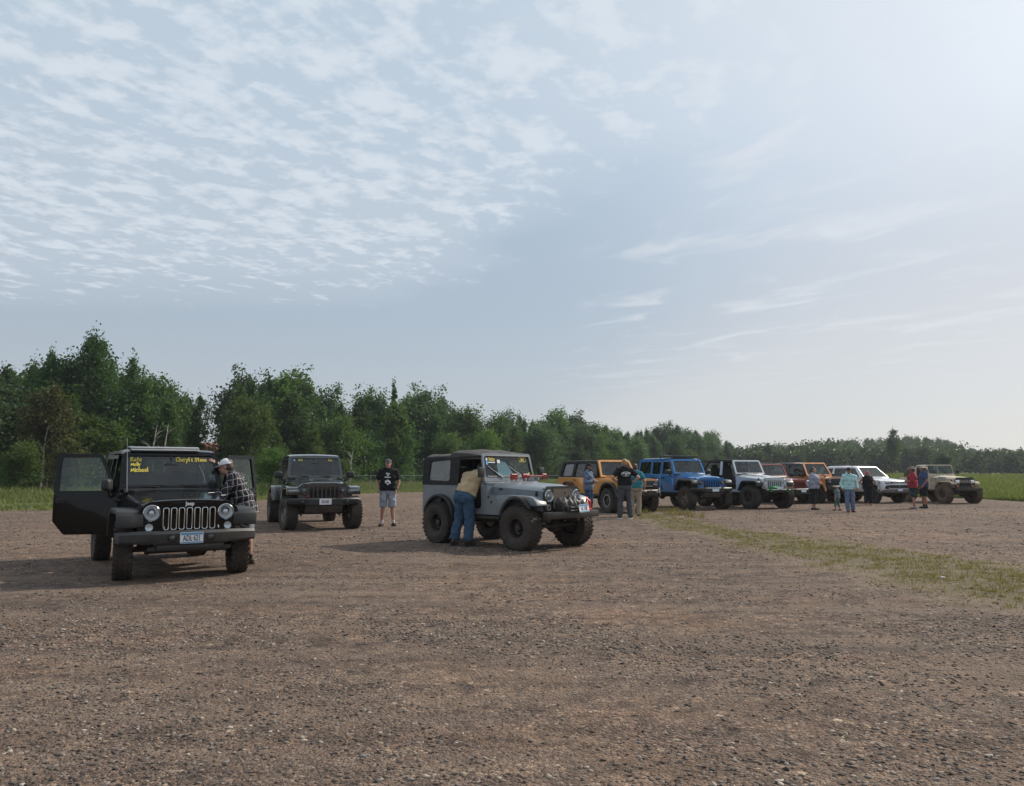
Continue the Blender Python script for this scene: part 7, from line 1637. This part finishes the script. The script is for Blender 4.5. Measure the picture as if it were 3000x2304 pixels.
chest_print(b_, (('Out', .065, 1.37), ('of', .05, 1.325), ('Darkness', .046, 1.28)), .0, ((-.05, 1.17, .024), (.0, 1.185, .03), (.045, 1.165, .026), (.05, 1.13, .024), (-.045, 1.135, .02), (.0, 1.10, .022)), MT['white'], x=.150)
m = MB(); w = q_['wrL']; m.lathe([(.034, -.012), (.036, 0), (.034, .012), (.028, .012), (.028, -.012), (.034, -.012)], w + Vector((-.02, .02, .045)), (.2, -.3, -1), 16); m.build('wristwatch', MT['trim'], b_)
# bending into the grey vehicle, seen from behind
person('man in tan T-shirt and blue jeans leaning into the grey vehicle, seen from behind', (-.97, 16.42), R(52), 1.80,
       dict(pelvis=(.02, 0, .97), waist=(.09, -.01, 1.11), chest=(.20, -.02, 1.27), neck=(.32, -.05, 1.42), head=(.44, -.08, 1.50), hipL=(.02, .092, .94), hipR=(.02, -.092, .94), kneeL=(.03, .16, .51), kneeR=(.05, -.10, .51), ankL=(-.05, .24, .085), ankR=(.0, -.10, .085),
            shL=(.27, .18, 1.38), shR=(.27, -.22, 1.38), elL=(.42, .26, 1.16), elR=(.32, -.38, 1.20), wrL=(.58, .16, 1.12), wrR=(.44, -.27, 1.02), footL=.3, footR=-.25),
       girth=1.14, skin='tan', shirt=cloth('tan_cotton', (.42, .31, .19)), hem=.98, bottom=JEANS, legs='wide', shoe=(.02, .018, .016), hair=DARKHAIR, belt=MT['trim'], shoulders=1.1)
# by the orange vehicle
person('bearded man in denim shirt and dark cap standing with folded arms by the orange vehicle', (2.56, 27.0), R(-28), 1.76,
       dict(elL=(.0, .27, 1.13), elR=(.0, -.27, 1.13), wrL=(.21, -.03, 1.17), wrR=(.22, .05, 1.13), palmL=(-1, 0, 0), palmR=(-1, 0, 0)), girth=1.08, skin='tan', shirt=cloth('denim_shirt', (.115, .16, .235)), sleeve='long', hem=.88, bottom=cloth('dark_denim', (.035, .06, .12)), hat=('cap', DARKB), hair=DARKHAIR, beard=DARKHAIR)
e_, q_, H_ = person('man seen from behind in black T-shirt with white back print, hands on hips', (3.58, 25.7), R(97), 1.88,
       dict(elL=(-.12, .40, 1.20), elR=(-.12, -.40, 1.20), wrL=(.0, .19, 1.04), wrR=(.0, -.19, 1.04), kneeL=(.02, .13, .50), kneeR=(.02, -.13, .50), ankL=(-.02, .16, .085), ankR=(-.02, -.16, .085)), girth=1.05, shirt=BLACKT, hem=.99, bottom=cloth('charcoal_trousers', (.065, .07, .078)), shoe=(.03, .03, .03), sole=MT['white'], hair=BLOND, belt=MT['trim'])
chest_print(e_, (('OFF ROAD', .06, 1.33), ('club', .05, 1.285)), -.01, (), MT['white'], x=.142, back=True)
m = MB(); m.tube([(-.143, .0 + .13 * math.cos(a), 1.31 + .065 * math.sin(a)) for a in [2 * math.pi * k / 24 for k in range(25)]], .004, 4, False); m.build('shirt_print', MT['white'], e_)
person('person in teal top and khaki trousers standing close behind the man with the back print', (4.13, 27.1), R(70), 1.74,
       dict(elL=(-.10, .33, 1.16), elR=(-.05, -.34, 1.17), wrL=(.05, .20, .98), wrR=(.02, -.30, .90)), girth=1.18, skin='fair', shirt=cloth('teal_cotton', (.035, .18, .22)), sleeve='short', hem=.95, bottom=cloth('khaki', (.30, .25, .19)), hair=GREYHAIR, shoe=(.12, .1, .09))
# group by the row
person('woman in pale grey sweater and dark trousers with folded arms by the red vehicle', (11.7, 31.4), R(-38), 1.64,
       dict(elL=(.0, .28, 1.13), elR=(.0, -.28, 1.13), wrL=(.24, -.04, 1.12), wrR=(.25, .05, 1.09), palmL=(-1, 0, 0), palmR=(-1, 0, 0)), girth=1.5, shirt=cloth('grey_sweater', (.26, .27, .34)), sleeve='long', hem=.88, bottom=DARKB, legs='capri', shoe=(.02, .02, .022), hair=GREYHAIR, hair_long=True)
person('small child in a pale sun hat and teal clothes standing beside the mint-shirted adult', (12.45, 31.0), R(140), .96,
       dict(head=(.02, 0, 1.60), neck=(-.01, 0, 1.42), shL=(-.01, .17, 1.37), shR=(-.01, -.17, 1.37), elL=(-.02, .24, 1.08), elR=(-.02, -.24, 1.08), wrL=(.05, .27, .84), wrR=(.05, -.27, .84), ankL=(.12, .14, .085), ankR=(-.14, -.13, .085), kneeL=(.10, .12, .48), kneeR=(.0, -.12, .48)),
       girth=1.35, shirt=cloth('child_teal', (.10, .15, .17)), hem=.85, bottom=cloth('child_green', (.08, .13, .13)), legs='capri', hat=('brim', cloth('pale_hat', (.42, .41, .38))), shoe=(.10, .05, .05), hair=BLOND)
person('person in mint long-sleeved shirt, black cap and blue jeans with red shoes', (12.38, 29.7), R(-98), 1.62,
       dict(elL=(-.05, .29, 1.12), elR=(-.05, -.29, 1.12), wrL=(.10, .30, .93), wrR=(.08, -.27, .92), kneeR=(.06, -.10, .50), ankR=(.06, -.09, .085)), girth=1.08, skin='tan', shirt=cloth('mint_shirt', (.36, .58, .58)), sleeve='long', hem=.90, bottom=cloth('faded_jeans', (.12, .16, .25)), hat=('cap', DARKB), shoe=(.22, .02, .03), hair=DARKHAIR)
person('woman in black tank top and red cap with hands on hips before the white vehicle', (15.75, 35.8), R(-105), 1.47,
       dict(elL=(-.08, .40, 1.18), elR=(-.08, -.40, 1.18), wrL=(.0, .22, 1.02), wrR=(.0, -.22, 1.02)), girth=1.34, skin='tan', shirt=BLACKT, sleeve='none', hem=.86, bottom=DARKB, legs='wide', hat=('cap', cloth('pink_red_cap', (.45, .08, .09))), shoe=(.55, .16, .10), hair=DARKHAIR)
person('man in red T-shirt, dark shorts and pale cap standing before the tan vehicle', (15.92, 32.1), R(150), 1.68,
       dict(elL=(.0, .27, 1.13), elR=(.05, -.28, 1.14), wrL=(.20, .16, 1.15), wrR=(.22, -.14, 1.16), look=-.3), girth=1.42, skin='tan', shirt=cloth('red_cotton', (.26, .035, .05)), sleeve='half', hem=.88, bottom=cloth('dark_green_shorts', (.025, .045, .055)), legs='shorts', hat=('brim', cloth('olive_hat', (.20, .19, .15))), shoe=(.16, .16, .17), hair=GREYHAIR)
person('man in navy shirt, dark shorts and pale hat standing behind the red-shirted man', (16.65, 32.7), R(176), 1.72,
       dict(elL=(.0, .27, 1.12), elR=(-.02, -.27, 1.12), wrL=(.14, .24, .93), wrR=(.10, -.25, .90)), girth=1.15, skin='tan', shirt=cloth('navy_cotton', (.045, .075, .15)), sleeve='short', hem=.88, bottom=DARKB, legs='shorts', hat=('brim', cloth('cream_hat', (.42, .38, .31))), shoe=(.015, .016, .02), sock=cloth('black_sock', (.01, .01, .011)), hair=GREYHAIR)
